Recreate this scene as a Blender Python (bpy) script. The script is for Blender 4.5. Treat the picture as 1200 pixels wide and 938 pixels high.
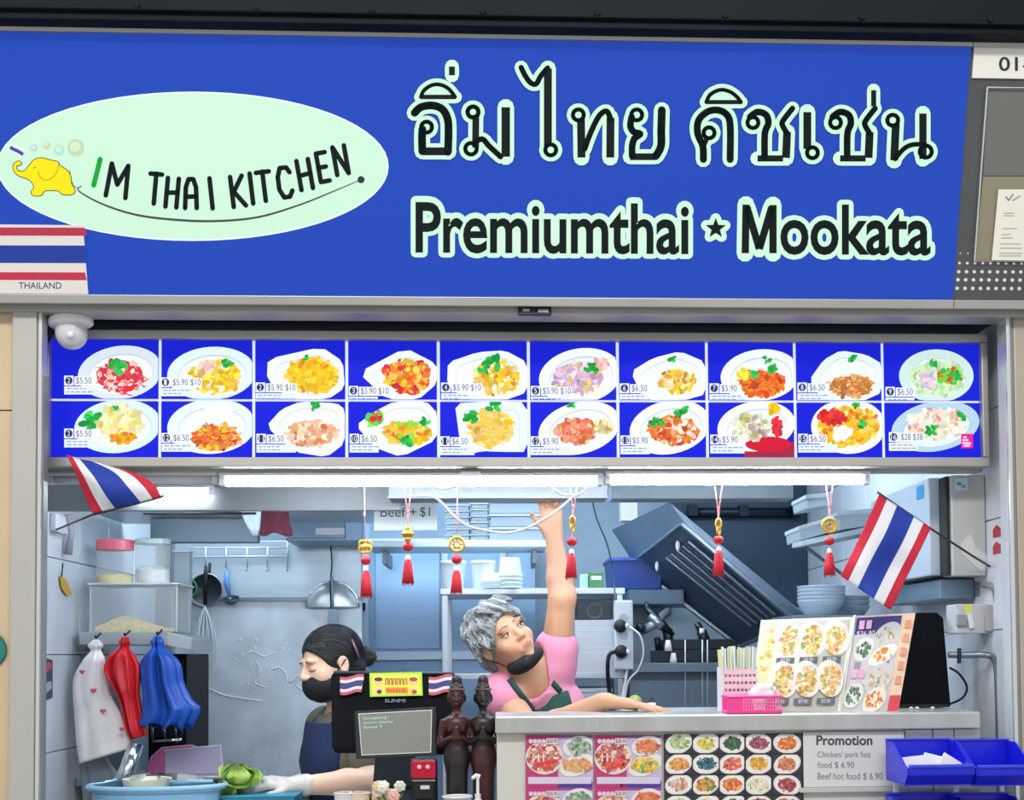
import bpy, bmesh, math, random
import numpy as np
from mathutils import Vector, Matrix
from mathutils.geometry import tessellate_polygon

scene = bpy.context.scene
for _o in list(bpy.data.objects):
    bpy.data.objects.remove(_o, do_unlink=True)
col = scene.collection
R = math.radians
ZF = -0.20            # floor level (camera height above it: 1.5 m)

# ---------------------------------------------------------------- camera
FPX, PPX, PPY = 1440.0, 650.0, 716.0          # focal length and principal point in photo pixels
CAM = Vector((0.0, -3.2, 1.30))
YAW, PITCH, ROLL = R(2.72), R(2.05), -0.0075
CROT = Matrix.Rotation(-YAW, 3, 'Z') @ Matrix.Rotation(math.pi/2 + PITCH, 3, 'X') @ Matrix.Rotation(ROLL, 3, 'Z')
cam_data = bpy.data.cameras.new('camera')
cam_data.sensor_fit = 'HORIZONTAL'
cam_data.sensor_width = 36.0
cam_data.lens = 36.0*FPX/1200.0
cam_data.shift_x = (600-PPX)/1200.0
cam_data.shift_y = (PPY-469)/1200.0
cam_data.clip_start = 0.02
cam = bpy.data.objects.new('camera', cam_data)
cam.matrix_world = Matrix.Translation(CAM) @ CROT.to_4x4()
col.objects.link(cam)
scene.camera = cam

# ---------------------------------------------------------------- view, world, lights
scene.view_settings.view_transform = 'Standard'
scene.view_settings.look = 'None'
scene.view_settings.gamma = 1.0
scene.view_settings.use_curve_mapping = False
scene.view_settings.exposure = 0.0
world = bpy.data.worlds.new('food_court_light'); scene.world = world
world.use_nodes = True
_bg = world.node_tree.nodes['Background']
_bg.inputs[0].default_value = (0.95, 0.97, 1.0, 1); _bg.inputs[1].default_value = 0.68

def area_light(name, loc, rot, sx, sy, power, color):
    d = bpy.data.lights.new(name, 'AREA'); d.shape = 'RECTANGLE'; d.size = sx; d.size_y = sy
    d.energy = power; d.color = color
    o = bpy.data.objects.new(name, d); o.location = loc; o.rotation_euler = rot; col.objects.link(o)
    return o
area_light('hall_ceiling_light', (-0.3, -3.6, 4.2), (R(32), 0, 0), 4.0, 0.5, 150, (1.0, 0.96, 0.9))
area_light('kitchen_ceiling_light', (-0.55, 1.25, 2.44), (0, 0, 0), 1.5, 0.5, 32, (0.72, 0.87, 1.0))
area_light('kitchen_ceiling_light', (0.6, 1.0, 2.44), (0, 0, 0), 1.5, 0.5, 24, (0.72, 0.87, 1.0))

# ---------------------------------------------------------------- helpers
def ray(px, py):
    return (CROT @ Vector(((px-PPX)/FPX, -(py-PPY)/FPX, -1.0)))
def P(px, py, Y):
    """the point of the plane y = Y seen at photo pixel (px, py)"""
    d = ray(px, py)
    return CAM + d*((Y-CAM.y)/d.y)
def pz(px, py, Y): return P(px, py, Y).z
def pxx(px, py, Y): return P(px, py, Y).x
def SC(Y): return (Y-CAM.y)/FPX            # metres for one photo pixel at depth Y

def lin(c):
    if isinstance(c, str):
        c = c.lstrip('#'); c = tuple(int(c[i:i+2], 16)/255 for i in (0, 2, 4))
    return tuple((x/12.92 if x <= .04045 else ((x+.055)/1.055)**2.4) for x in c)

MATS = {}
def mat(name, c, rough=.5, metal=0.0, var=0.0, vscale=8.0, bump=0.0, bscale=60.0, alpha=1.0, trans=0.0, spec=None, stretch=None, sheen=0):
    if name in MATS: return MATS[name]
    m = bpy.data.materials.new(name); m.use_nodes = True
    nt = m.node_tree; b = nt.nodes['Principled BSDF']
    rgb = lin(c)
    b.inputs['Base Color'].default_value = (*rgb, 1)
    b.inputs['Roughness'].default_value = rough
    b.inputs['Metallic'].default_value = metal
    if spec is not None: b.inputs['Specular IOR Level'].default_value = spec
    if trans: b.inputs['Transmission Weight'].default_value = trans; b.inputs['IOR'].default_value = 1.2
    if alpha < 1: b.inputs['Alpha'].default_value = alpha
    if var or bump:
        tc = nt.nodes.new('ShaderNodeTexCoord'); mp = nt.nodes.new('ShaderNodeMapping')
        nt.links.new(tc.outputs['Object'], mp.inputs['Vector'])
        if stretch: mp.inputs['Scale'].default_value = stretch
    if var:
        n = nt.nodes.new('ShaderNodeTexNoise'); n.inputs['Scale'].default_value = vscale; n.inputs['Detail'].default_value = 5
        nt.links.new(mp.outputs[0], n.inputs['Vector'])
        rp = nt.nodes.new('ShaderNodeValToRGB')
        rp.color_ramp.elements[0].position = .3; rp.color_ramp.elements[1].position = .72
        rp.color_ramp.elements[0].color = (*[max(0, x*(1-var)) for x in rgb], 1)
        rp.color_ramp.elements[1].color = (*[min(1, x*(1+var*.7)) for x in rgb], 1)
        nt.links.new(n.outputs['Fac'], rp.inputs['Fac']); nt.links.new(rp.outputs['Color'], b.inputs['Base Color'])
        if metal > .5:
            mr = nt.nodes.new('ShaderNodeMapRange'); mr.inputs['To Min'].default_value = max(.05, rough-.12); mr.inputs['To Max'].default_value = rough+.15
            nt.links.new(n.outputs['Fac'], mr.inputs['Value']); nt.links.new(mr.outputs[0], b.inputs['Roughness'])
    if bump:
        n2 = nt.nodes.new('ShaderNodeTexNoise'); n2.inputs['Scale'].default_value = bscale; n2.inputs['Detail'].default_value = 4
        nt.links.new(mp.outputs[0], n2.inputs['Vector'])
        bp = nt.nodes.new('ShaderNodeBump'); bp.inputs['Strength'].default_value = bump; bp.inputs['Distance'].default_value = .01
        nt.links.new(n2.outputs['Fac'], bp.inputs['Height']); nt.links.new(bp.outputs[0], b.inputs['Normal'])
    MATS[name] = m
    return m
def glow(name, c, strength):
    if name in MATS: return MATS[name]
    m = bpy.data.materials.new(name); m.use_nodes = True
    b = m.node_tree.nodes['Principled BSDF']
    b.inputs['Base Color'].default_value = (*[x*.35 for x in lin(c)], 1); b.inputs['Roughness'].default_value = .4; b.inputs['Specular IOR Level'].default_value = .06
    b.inputs['Emission Color'].default_value = (*lin(c), 1); b.inputs['Emission Strength'].default_value = strength
    MATS[name] = m
    return m
def glow_print(name, strength, basek=.25, rough=.35):
    """a backlit print: every piece carries its own ink colour in the attribute 'ink'"""
    if name in MATS: return MATS[name]
    m = bpy.data.materials.new(name); m.use_nodes = True; nt = m.node_tree
    b = nt.nodes['Principled BSDF']; a = nt.nodes.new('ShaderNodeAttribute'); a.attribute_name = 'ink'
    mx = nt.nodes.new('ShaderNodeVectorMath'); mx.operation = 'SCALE'; mx.inputs['Scale'].default_value = basek
    nt.links.new(a.outputs['Color'], mx.inputs[0]); nt.links.new(mx.outputs[0], b.inputs['Base Color'])
    b.inputs['Roughness'].default_value = rough; b.inputs['Specular IOR Level'].default_value = .15
    if strength:
        nt.links.new(a.outputs['Color'], b.inputs['Emission Color']); b.inputs['Emission Strength'].default_value = strength
    MATS[name] = m
    return m
def ink_mat(name, rough=.5, bump=0, bscale=80, alpha=1, metal=0, sss=0):
    if name in MATS: return MATS[name]
    m = bpy.data.materials.new(name); m.use_nodes = True; nt = m.node_tree
    b = nt.nodes['Principled BSDF']; a = nt.nodes.new('ShaderNodeAttribute'); a.attribute_name = 'ink'
    nt.links.new(a.outputs['Color'], b.inputs['Base Color']); b.inputs['Roughness'].default_value = rough
    b.inputs['Metallic'].default_value = metal
    if sss: b.inputs['Subsurface Weight'].default_value = sss; b.inputs['Subsurface Radius'].default_value = (.01, .004, .002); b.inputs['Subsurface Scale'].default_value = .5
    if bump:
        n2 = nt.nodes.new('ShaderNodeTexNoise'); n2.inputs['Scale'].default_value = bscale
        bp = nt.nodes.new('ShaderNodeBump'); bp.inputs['Strength'].default_value = bump; bp.inputs['Distance'].default_value = .005
        nt.links.new(n2.outputs['Fac'], bp.inputs['Height']); nt.links.new(bp.outputs[0], b.inputs['Normal'])
    MATS[name] = m
    return m

LOC = {}
def finish(o, label=None, cat=None, group=None, kind=None):
    if label: o['label'] = label
    if cat: o['category'] = cat
    if group: o['group'] = group
    if kind: o['kind'] = kind
    return o
def thing(name, label, cat, loc, group=None):
    o = bpy.data.objects.new(name, None); col.objects.link(o)
    o.location = loc; LOC[o.name] = Vector(loc); o.empty_display_size = .05
    return finish(o, label, cat, group)

class MB:
    """collects shapes in world coordinates; build() links them as ONE mesh object"""
    def __init__(s): s.v = []; s.f = []; s.c = []
    def add(s, vs, fs, ink=None):
        n = len(s.v); s.v += [tuple(p) for p in vs]
        for f in fs: s.f.append(tuple(i+n for i in f)); s.c.append(ink)
        return s
    def box(s, x0, x1, y0, y1, z0, z1, ink=None):
        if x0 > x1: x0, x1 = x1, x0
        if y0 > y1: y0, y1 = y1, y0
        if z0 > z1: z0, z1 = z1, z0
        v = [(x, y, z) for z in (z0, z1) for y in (y0, y1) for x in (x0, x1)]
        return s.add(v, [(0,2,3,1), (4,5,7,6), (0,1,5,4), (2,6,7,3), (0,4,6,2), (1,3,7,5)], ink)
    def obox(s, c, h, M=None, ink=None, taper=(1, 1)):
        c = Vector(c); v = []
        for z in (-1, 1):
            for y in (-1, 1):
                for x in (-1, 1):
                    t = taper if z > 0 else (1, 1)
                    p = Vector((x*h[0]*t[0], y*h[1]*t[1], z*h[2]))
                    v.append(c + (M @ p if M else p))
        return s.add(v, [(0,2,3,1), (4,5,7,6), (0,1,5,4), (2,6,7,3), (0,4,6,2), (1,3,7,5)], ink)
    def tube(s, pts, r, n=8, cap=True, closed=False, ink=None, flat=1.0, up=None):
        pts = [Vector(p) for p in pts]; m = len(pts)
        rs = r if isinstance(r, (list, tuple)) else [r]*m
        v = []; prev = None
        for i, p in enumerate(pts):
            if closed: t = pts[(i+1) % m]-pts[i-1]
            else: t = pts[min(i+1, m-1)]-pts[max(i-1, 0)]
            if t.length < 1e-9: t = Vector((0, 0, 1))
            t.normalize()
            if prev is None:
                a = Vector(up) if up is not None else (Vector((0, 0, 1)) if abs(t.z) < .9 else Vector((0, 1, 0)))
                u = (a-t*a.dot(t)).normalized()
            else:
                u = prev-t*prev.dot(t)
                u = u.normalized() if u.length > 1e-6 else prev
            prev = u; w = t.cross(u)
            for k in range(n):
                an = 2*math.pi*k/n
                v.append(p+(u*math.cos(an)*flat+w*math.sin(an))*rs[i])
        f = []
        for i in range(m if closed else m-1):
            for k in range(n):
                a, b = i*n+k, i*n+(k+1) % n; j = ((i+1) % m)*n
                f.append((a, b, j+(k+1) % n, j+k))
        if cap and not closed:
            f.append(tuple(range(n-1, -1, -1))); f.append(tuple((m-1)*n+k for k in range(n)))
        return s.add(v, f, ink)
    def lathe(s, c, prof, n=20, M=None, ink=None, a0=0, a1=2*math.pi):
        c = Vector(c); v = []; full = abs(a1-a0-2*math.pi) < 1e-6; nn = n if full else n+1
        for r_, z in prof:
            for k in range(nn):
                an = a0+(a1-a0)*k/n; p = Vector((r_*math.cos(an), r_*math.sin(an), z))
                v.append(c+(M @ p if M else p))
        f = []
        for i in range(len(prof)-1):
            for k in range(n):
                k2 = (k+1) % nn
                f.append((i*nn+k, i*nn+k2, (i+1)*nn+k2, (i+1)*nn+k))
        return s.add(v, f, ink)
    def ell(s, c, r, M=None, nu=14, nv=9, ink=None):
        prof = [(math.sin(math.pi*i/nv), -math.cos(math.pi*i/nv)) for i in range(nv+1)]
        D = Matrix.Diagonal(Vector(r) if not isinstance(r, (int, float)) else Vector((r, r, r)))
        return s.lathe(c, prof, nu, (M @ D) if M else D, ink)
    def torus(s, c, R1, r, M=None, n=24, m=8, ink=None, sq=(1, 1)):
        c = Vector(c)
        pts = [c+((M or Matrix.Identity(3)) @ Vector((R1*sq[0]*math.cos(2*math.pi*i/n), R1*sq[1]*math.sin(2*math.pi*i/n), 0))) for i in range(n)]
        return s.tube(pts, r, m, closed=True, ink=ink)
    def slab(s, pts, off, ink=None):
        """closed prism: polygon (3-D points, any outline) pushed by the vector off"""
        pts = [Vector(p) for p in pts]; n = len(pts); off = Vector(off)
        tri = tessellate_polygon([pts])
        v = pts+[p+off for p in pts]
        f = [tuple(t) for t in tri]+[tuple(i+n for i in reversed(t)) for t in tri]
        f += [(i, (i+1) % n, (i+1) % n+n, i+n) for i in range(n)]
        return s.add(v, f, ink)
    def sheet(s, rows, thick=None, inks=None, closed=False):
        """grid of points; inks(i, j) gives the colour of a cell"""
        nr, nc = len(rows), len(rows[0])
        v = [Vector(p) for r_ in rows for p in r_]; n = len(s.v); s.v += [tuple(p) for p in v]
        for i in range(nr-1):
            for j in range(nc if closed else nc-1):
                j2 = (j+1) % nc
                s.f.append((n+i*nc+j, n+i*nc+j2, n+(i+1)*nc+j2, n+(i+1)*nc+j)); s.c.append(inks(i, j) if inks else None)
        return s
    def build(s, name, m, parent=None, smooth=False, bevel=0, origin=None, solid=0, sub=0, fixn=True):
        me = bpy.data.meshes.new(name)
        if parent is not None: L = LOC[parent.name]
        else:
            if origin is None:
                a = np.array(s.v); origin = ((a[:, 0].min()+a[:, 0].max())/2, (a[:, 1].min()+a[:, 1].max())/2, a[:, 2].min())
            L = Vector(origin)
        me.from_pydata([(p[0]-L.x, p[1]-L.y, p[2]-L.z) for p in s.v], [], s.f)
        if any(c is not None for c in s.c):
            at = me.attributes.new('ink', 'FLOAT_COLOR', 'CORNER')
            buf = np.empty((len(me.loops), 4), np.float32); k = 0
            for f, c in zip(s.f, s.c):
                cc = lin(c) if c is not None else (1, 1, 1)
                buf[k:k+len(f)] = (*cc, 1); k += len(f)
            at.data.foreach_set('color', buf.ravel())
        if fixn:
            bm = bmesh.new(); bm.from_mesh(me); bmesh.ops.recalc_face_normals(bm, faces=bm.faces); bm.to_mesh(me); bm.free()
        me.materials.append(m)
        if smooth:
            me.polygons.foreach_set('use_smooth', [True]*len(me.polygons))
        o = bpy.data.objects.new(name, me); col.objects.link(o)
        LOC[o.name] = L
        if parent is not None: o.parent = parent
        else: o.location = L
        if solid:
            d = o.modifiers.new('thickness', 'SOLIDIFY'); d.thickness = solid; d.offset = 0
        if bevel:
            d = o.modifiers.new('edge', 'BEVEL'); d.width = bevel; d.segments = 2; d.limit_method = 'ANGLE'; d.angle_limit = R(40)
        if sub:
            d = o.modifiers.new('smooth', 'SUBSURF'); d.levels = sub; d.render_levels = sub
        return o

NTH = ['lowest', 'second lowest', 'third lowest', 'fourth lowest', 'fifth lowest', 'sixth lowest', 'seventh lowest', 'eighth lowest']
def nth(i, n): return 'topmost' if i == n-1 else NTH[i]
def struct(o): o['kind'] = 'structure'; return o
def rotm(ax, deg): return Matrix.Rotation(R(deg), 3, ax)
def frame_from(fwd, up):
    """columns: right, forward, up"""
    f = Vector(fwd).normalized(); u = Vector(up); u = (u-f*u.dot(f)).normalized(); r_ = f.cross(u)
    return Matrix((r_, f, u)).transposed()
def catmull(pts, n=8, closed=False):
    pts = [np.array(p, float) for p in pts]; out = []; m = len(pts)
    rng = range(m if closed else m-1)
    for i in rng:
        g = lambda k: pts[k % m] if closed else pts[min(max(k, 0), m-1)]
        p0, p1, p2, p3 = g(i-1), g(i), g(i+1), g(i+2)
        for j in range(n):
            t = j/n
            out.append(.5*((2*p1)+(-p0+p2)*t+(2*p0-5*p1+4*p2-p3)*t*t+(-p0+3*p1-3*p2+p3)*t**3))
    if not closed: out.append(pts[-1])
    return [tuple(q) for q in out]

# ---- text: glyph outlines of the built-in font as flat triangles
_TXT = {}
def text_tris(s_, bold=0.0):
    key = (s_, bold)
    if key in _TXT: return _TXT[key]
    cu = bpy.data.curves.new('t', 'FONT'); cu.body = s_; cu.size = 1; cu.resolution_u = 4; cu.fill_mode = 'FRONT'; cu.offset = bold
    o = bpy.data.objects.new('t', cu); col.objects.link(o)
    dg = bpy.context.evaluated_depsgraph_get(); dg.update()
    me = bpy.data.meshes.new_from_object(o.evaluated_get(dg))
    v = [(p.co.x, p.co.y) for p in me.vertices]; f = [tuple(p.vertices) for p in me.polygons]
    bpy.data.objects.remove(o); bpy.data.curves.remove(cu); bpy.data.meshes.remove(me)
    _TXT[key] = (v, f)
    return _TXT[key]

class Print:
    """flat print in photo-pixel coordinates laid on a plane of the scene; later layers lie a hair in front of earlier ones"""
    def __init__(s, mapper, normal, step=.00025, base=0.0):
        s.map = mapper; s.n = Vector(normal); s.step = step; s.mb = MB(); s.lvl = base; s.clip = None
    def layer(s, k=1): s.lvl += s.step*k
    def _put(s, pts, faces, ink):
        s.mb.add([s.map(x, y)+s.n*s.lvl for x, y in pts], faces, ink)
    def poly(s, pts, ink):
        if s.clip:
            pts = clip_rect(pts, *s.clip)
            if len(pts) < 3: return
        tri = tessellate_polygon([[Vector((x, y, 0)) for x, y in pts]])
        s._put(pts, [tuple(t) for t in tri], ink)
    def rect(s, x0, y0, x1, y1, ink): s.poly([(x0, y0), (x1, y0), (x1, y1), (x0, y1)], ink)
    def ellipse(s, cx, cy, rx, ry, ink, rot=0, n=28):
        c, d = math.cos(R(rot)), math.sin(R(rot)); pts = []
        for i in range(n):
            a = 2*math.pi*i/n; x, y = rx*math.cos(a), ry*math.sin(a)
            pts.append((cx+x*c-y*d, cy+x*d+y*c))
        s.poly(pts, ink)
    def stroke(s, pts, w, ink, closed=False, round_=True):
        m = len(pts)
        for i in range(m if closed else m-1):
            (x0, y0), (x1, y1) = pts[i], pts[(i+1) % m]
            dx, dy = x1-x0, y1-y0; L = math.hypot(dx, dy)
            if L < 1e-6: continue
            nx, ny = -dy/L*w/2, dx/L*w/2
            s.poly([(x0+nx, y0+ny), (x1+nx, y1+ny), (x1-nx, y1-ny), (x0-nx, y0-ny)], ink)
        if round_:
            for x, y in pts: s.ellipse(x, y, w/2, w/2, ink, n=10)
    def text(s, t, x0, y0, x1, y1, ink, outline=0, outink=None, bold=0.0, fit=True, slope=0.0, layers=True):
        """glyph box fitted to the pixel rectangle (y1 = lower edge)"""
        v, f = text_tris(t, bold)
        if not v: return
        a = np.array(v); lo, hi = a.min(0), a.max(0)
        sx = (x1-x0)/(hi[0]-lo[0]); sy = (y1-y0)/(hi[1]-lo[1])
        q = [(x0+(x-lo[0])*sx, y1-(y-lo[1])*sy+((x-lo[0])*sx)*slope) for x, y in v]
        if outline:
            ed = {}
            for fc in f:
                for i in range(len(fc)):
                    k = tuple(sorted((fc[i], fc[(i+1) % len(fc)]))); ed[k] = ed.get(k, 0)+1
            used = set()
            for (i, j), n in ed.items():
                if n == 1: s.stroke([q[i], q[j]], outline*2, outink, round_=False); used |= {i, j}
            for i in used: s.ellipse(*q[i], outline, outline, outink, n=10)
            s.layer()
        s._put(q, f, ink)
    def build(s, name, m, parent=None, **k): return s.mb.build(name, m, parent, fixn=False, **k)

def clip_rect(pts, x0, y0, x1, y1):
    def cut(ps, ins, inter):
        out = []
        for i in range(len(ps)):
            a, b = ps[i-1], ps[i]
            if ins(b):
                if not ins(a): out.append(inter(a, b))
                out.append(b)
            elif ins(a): out.append(inter(a, b))
        return out
    def ix(X): return lambda a, b: (X, a[1]+(b[1]-a[1])*(X-a[0])/(b[0]-a[0]))
    def iy(Y): return lambda a, b: (a[0]+(b[0]-a[0])*(Y-a[1])/(b[1]-a[1]), Y)
    for ins, it in ((lambda p: p[0] >= x0, ix(x0)), (lambda p: p[0] <= x1, ix(x1)), (lambda p: p[1] >= y0, iy(y0)), (lambda p: p[1] <= y1, iy(y1))):
        pts = cut(pts, ins, it)
        if len(pts) < 3: return []
    return pts

# ---- smooth implicit surfaces (for figures): surface nets over a union of rounded cones and ellipsoids
class SDF:
    def __init__(s): s.p = []
    def cap(s, a, b, r1, r2=None, k=.02, tag=0, op='+'):
        a, b = np.array(a, float), np.array(b, float); r2 = r1 if r2 is None else r2
        m = max(r1, r2)
        def fn(X):
            ba = b-a; t = np.clip(((X-a) @ ba)/max(ba @ ba, 1e-12), 0, 1)
            return np.linalg.norm(X-a-t[..., None]*ba, axis=-1)-(r1+(r2-r1)*t)
        s.p.append((fn, np.minimum(a, b)-m, np.maximum(a, b)+m, k, tag, op)); return s
    def ell(s, c, r, M=None, k=.02, tag=0, op='+'):
        c = np.array(c, float); r = np.array(r if not isinstance(r, (int, float)) else (r, r, r), float)
        Mn = np.array(M) if M is not None else np.eye(3)
        def fn(X):
            q = (X-c) @ Mn; k0 = np.linalg.norm(q/r, axis=-1); k1 = np.linalg.norm(q/(r*r), axis=-1)
            return k0*(k0-1)/np.maximum(k1, 1e-9)
        e = np.abs(Mn) @ r
        s.p.append((fn, c-e, c+e, k, tag, op)); return s
    def box(s, c, h, M=None, rr=.005, k=.01, tag=0, op='+'):
        c = np.array(c, float); h = np.array(h, float); Mn = np.array(M) if M is not None else np.eye(3)
        def fn(X):
            q = np.abs((X-c) @ Mn)-(h-rr)
            return np.linalg.norm(np.maximum(q, 0), axis=-1)+np.minimum(q.max(-1), 0)-rr
        e = np.abs(Mn) @ h
        s.p.append((fn, c-e, c+e, k, tag, op)); return s
    def custom(s, fn, lo, hi, k=.01, tag=0, op='+'):
        s.p.append((fn, np.array(lo, float), np.array(hi, float), k, tag, op)); return s
    def value(s, X):
        D = np.full(X.shape[:-1], 10.0)
        for fn, lo, hi, k, tag, op in s.p:
            d = fn(X)
            D = s._comb(D, d, k, op)
        return D
    @staticmethod
    def _comb(D, d, k, op):
        if op == '+': h = np.clip(.5+.5*(D-d)/k, 0, 1); return D*(1-h)+d*h-k*h*(1-h)
        if op == '-': h = np.clip(.5-.5*(D+d)/k, 0, 1); return D*(1-h)-d*h+k*h*(1-h)
        h = np.clip(.5-.5*(D-d)/k, 0, 1); return D*(1-h)+d*h+k*h*(1-h)      # '&' intersection
    def mesh(s, h, name, m, parent=None, inks=None, smooth=True, origin=None, paint=None, pad=.02):
        pos = [q for q in s.p if q[5] == '+']
        lo = np.min([q[1] for q in pos], 0)-pad; hi = np.max([q[2] for q in pos], 0)+pad
        n = np.ceil((hi-lo)/h).astype(int)+1
        ax = [lo[i]+h*np.arange(n[i]) for i in range(3)]
        D = np.full(n, 10.0, np.float32)
        for fn, a, b, k, tag, op in s.p:
            mg = k+2*h
            if op == '&': i0 = np.zeros(3, int); i1 = n
            else:
                i0 = np.clip(np.floor((a-mg-lo)/h).astype(int), 0, n); i1 = np.clip(np.ceil((b+mg-lo)/h).astype(int)+1, 0, n)
            if (i1 <= i0).any(): continue
            G = np.stack(np.meshgrid(*[ax[i][i0[i]:i1[i]] for i in range(3)], indexing='ij'), -1)
            sl = tuple(slice(i0[i], i1[i]) for i in range(3))
            D[sl] = s._comb(D[sl], fn(G), k, op)
        ins = D < 0
        acc = np.zeros(tuple(n-1)+(3,), np.float32); cnt = np.zeros(tuple(n-1), np.float32)
        def cs(o): return tuple(slice(o[i], n[i]-1+o[i]) for i in range(3))
        corners = [(i, j, k) for i in (0, 1) for j in (0, 1) for k in (0, 1)]
        for c in corners:
            for d in range(3):
                if c[d]: continue
                e = list(c); e[d] = 1
                A, B = D[cs(c)], D[cs(e)]; cr = (A < 0) != (B < 0)
                t = np.where(cr, A/np.where(cr, A-B, 1), 0)
                for q in range(3): acc[..., q] += np.where(cr, c[q]+(t if q == d else 0), 0)
                cnt += cr
        act = cnt > 0; idx = -np.ones(act.shape, int); ii = np.argwhere(act); idx[act] = np.arange(len(ii))
        V = lo+h*(ii+acc[act]/cnt[act][:, None])
        F = []
        for d in range(3):
            u, w = (d+1) % 3, (d+2) % 3
            sl0 = [slice(None)]*3; sl1 = [slice(None)]*3; sl0[d] = slice(0, n[d]-1); sl1[d] = slice(1, n[d])
            ch = np.argwhere(ins[tuple(sl0)] != ins[tuple(sl1)])
            ok = (ch[:, u] > 0) & (ch[:, w] > 0) & (ch[:, u] < n[u]-1) & (ch[:, w] < n[w]-1); ch = ch[ok]
            fl = ins[tuple(ch.T)]
            def at(du, dw):
                q = ch.copy(); q[:, u] += du; q[:, w] += dw; return idx[tuple(q.T)]
            q4 = np.stack([at(-1, -1), at(0, -1), at(0, 0), at(-1, 0)], 1)
            q4[~fl] = q4[~fl][:, ::-1]
            F.append(q4)
        F = np.concatenate(F)
        me = bpy.data.meshes.new(name)
        L = LOC[parent.name] if parent is not None else Vector(origin if origin is not None else ((lo+hi)/2*np.array([1, 1, 0])+np.array([0, 0, V[:, 2].min()])))
        me.from_pydata((V-np.array(L)).tolist(), [], F.tolist())
        if inks or paint:
            best = np.full(len(V), 1e9); tg = np.zeros(len(V), int)
            for fn, a, b, k, tag, op in s.p:
                if op != '+': continue
                d = fn(V); mk = d < best; best[mk] = d[mk]; tg[mk] = tag
            C = np.array([(*lin(inks[t]), 1) for t in range(len(inks))], np.float32)[tg] if inks else np.ones((len(V), 4), np.float32)
            if paint: C = paint(V, C, tg)
            at_ = me.attributes.new('ink', 'FLOAT_COLOR', 'POINT'); at_.data.foreach_set('color', C.astype(np.float32).ravel())
        me.materials.append(m)
        if smooth: me.polygons.foreach_set('use_smooth', [True]*len(me.polygons))
        o = bpy.data.objects.new(name, me); col.objects.link(o); LOC[o.name] = L
        if parent is not None: o.parent = parent
        else: o.location = L
        d = o.modifiers.new('relax', 'SMOOTH'); d.factor = .5; d.iterations = 2
        return o
# ================================================================ front of the stall
steel = mat('brushed_steel', '#A9AEB0', .38, .85, var=.12, vscale=5, stretch=(1, 1, 9))
alu = mat('anodised_aluminium', '#B4B3AE', .42, .55, var=.06, vscale=4)
alu_dark = mat('grey_painted_metal', '#8B8E8F', .45, .3, var=.06)
postm = mat('post_paint', '#B9B8B1', .5, .15, var=.05, vscale=3)
beige = mat('beige_tile', '#D0BB9A', .35, 0, var=.08, vscale=4)
beige_r = mat('column_cladding', '#B5AD9C', .4, .25, var=.08, vscale=3)
grout = mat('grout', '#8C8B86', .9)
darkm = mat('dark_beam', '#0D161C', .6, .0, var=.2, vscale=3, spec=.15)
navyd = mat('recess_unlit_navy', '#16222F', .6, 0, var=.1)  # dark navy puts the unlit look of the recess into the colour
white_p = mat('white_plastic', '#E8E9EA', .35)
black_p = mat('black_plastic', '#14171B', .35)
rubber = mat('black_rubber', '#121416', .6)

XL, XR, YB = -1.42, 1.40, 2.25     # kitchen side walls and back wall
ZC = 2.5                            # kitchen ceiling

# floor, ceiling and the rough shell of the kitchen
struct(MB().box(-3.2, 3.4, -4.5, YB+.1, ZF-.05, ZF).build('floor', mat('floor_tile', '#8F8C86', .35, 0, var=.15)))
struct(MB().box(XL-.1, XR+.1, .14, YB+.1, ZC, ZC+.06).build('ceiling', mat('kitchen_ceiling_paint', '#B9C3CC', .7)))

# side walls: backing with glazed tiles on it
tile_w = mat('glazed_wall_tile', '#D5DBE2', .18, 0, var=.06, vscale=6)
tmesh = None
def tiled_wall(name, x, sgn, ys, zs):
    w = struct(MB().box(x, x+sgn*-.1, .051, YB, ZF, ZC).build(name, grout))
    L = LOC[w.name]; first = None
    for y0, y1 in zip(ys[:-1], ys[1:]):
        for z0, z1 in zip(zs[:-1], zs[1:]):
            if first is None or abs((y1-y0)-fd) > .01:
                first = MB().box(x, x+sgn*.007, y0+.0015, y1-.0015, z0+.0015, z1-.0015).build('tile', tile_w, w, bevel=.0015)
                fy, fz, fd = y0, z0, y1-y0
            else:
                c = first.copy(); col.objects.link(c); c.parent = w; c.location = (0, y0-fy, z0-fz)
    return w
tz = [0.73+.31*i for i in range(6)]
tiled_wall('wall_left', XL, 1, [.11+.31*i for i in range(7)], [1.3116-.31*2, 1.3116-.31, 1.3116, 1.3116+.31, 1.3116+.62, 1.3116+.93])
tiled_wall('wall_right', XR, -1, [.055, .11+.31*0]+[.11+.31*i for i in range(1, 8)], [.74+.31*i for i in range(6)])

# back wall of brushed sheets
wb = struct(MB().box(XL-.1, XR+.1, YB, YB+.1, ZF, ZC).build('wall_back', mat('back_wall_paint', '#8FA3B4', .5, 0, var=.1)))

# outer columns left and right of the opening
lc = struct(MB().box(-2.6, pxx(14, 650, 0), .03, .09, ZF, 2.4).build('wall_front_left', grout))
zt = [ZF, .32, .92, pz(5, 483, .02), pz(5, 483, .02)+.6, 2.4]
for z0, z1 in zip(zt[:-1], zt[1:]):
    for k in range(3):
        xr = pxx(13.5, 650, 0)-.6*k
        MB().box(xr-.597, xr, .0, .03, z0+.0015, z1-.0015).build('tile', beige, lc, bevel=.002)
rc = struct(MB().box(pxx(1192, 650, 0), 2.7, -.005, .045, ZF, 2.4).build('wall_front_right', beige_r, bevel=.004))
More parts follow.
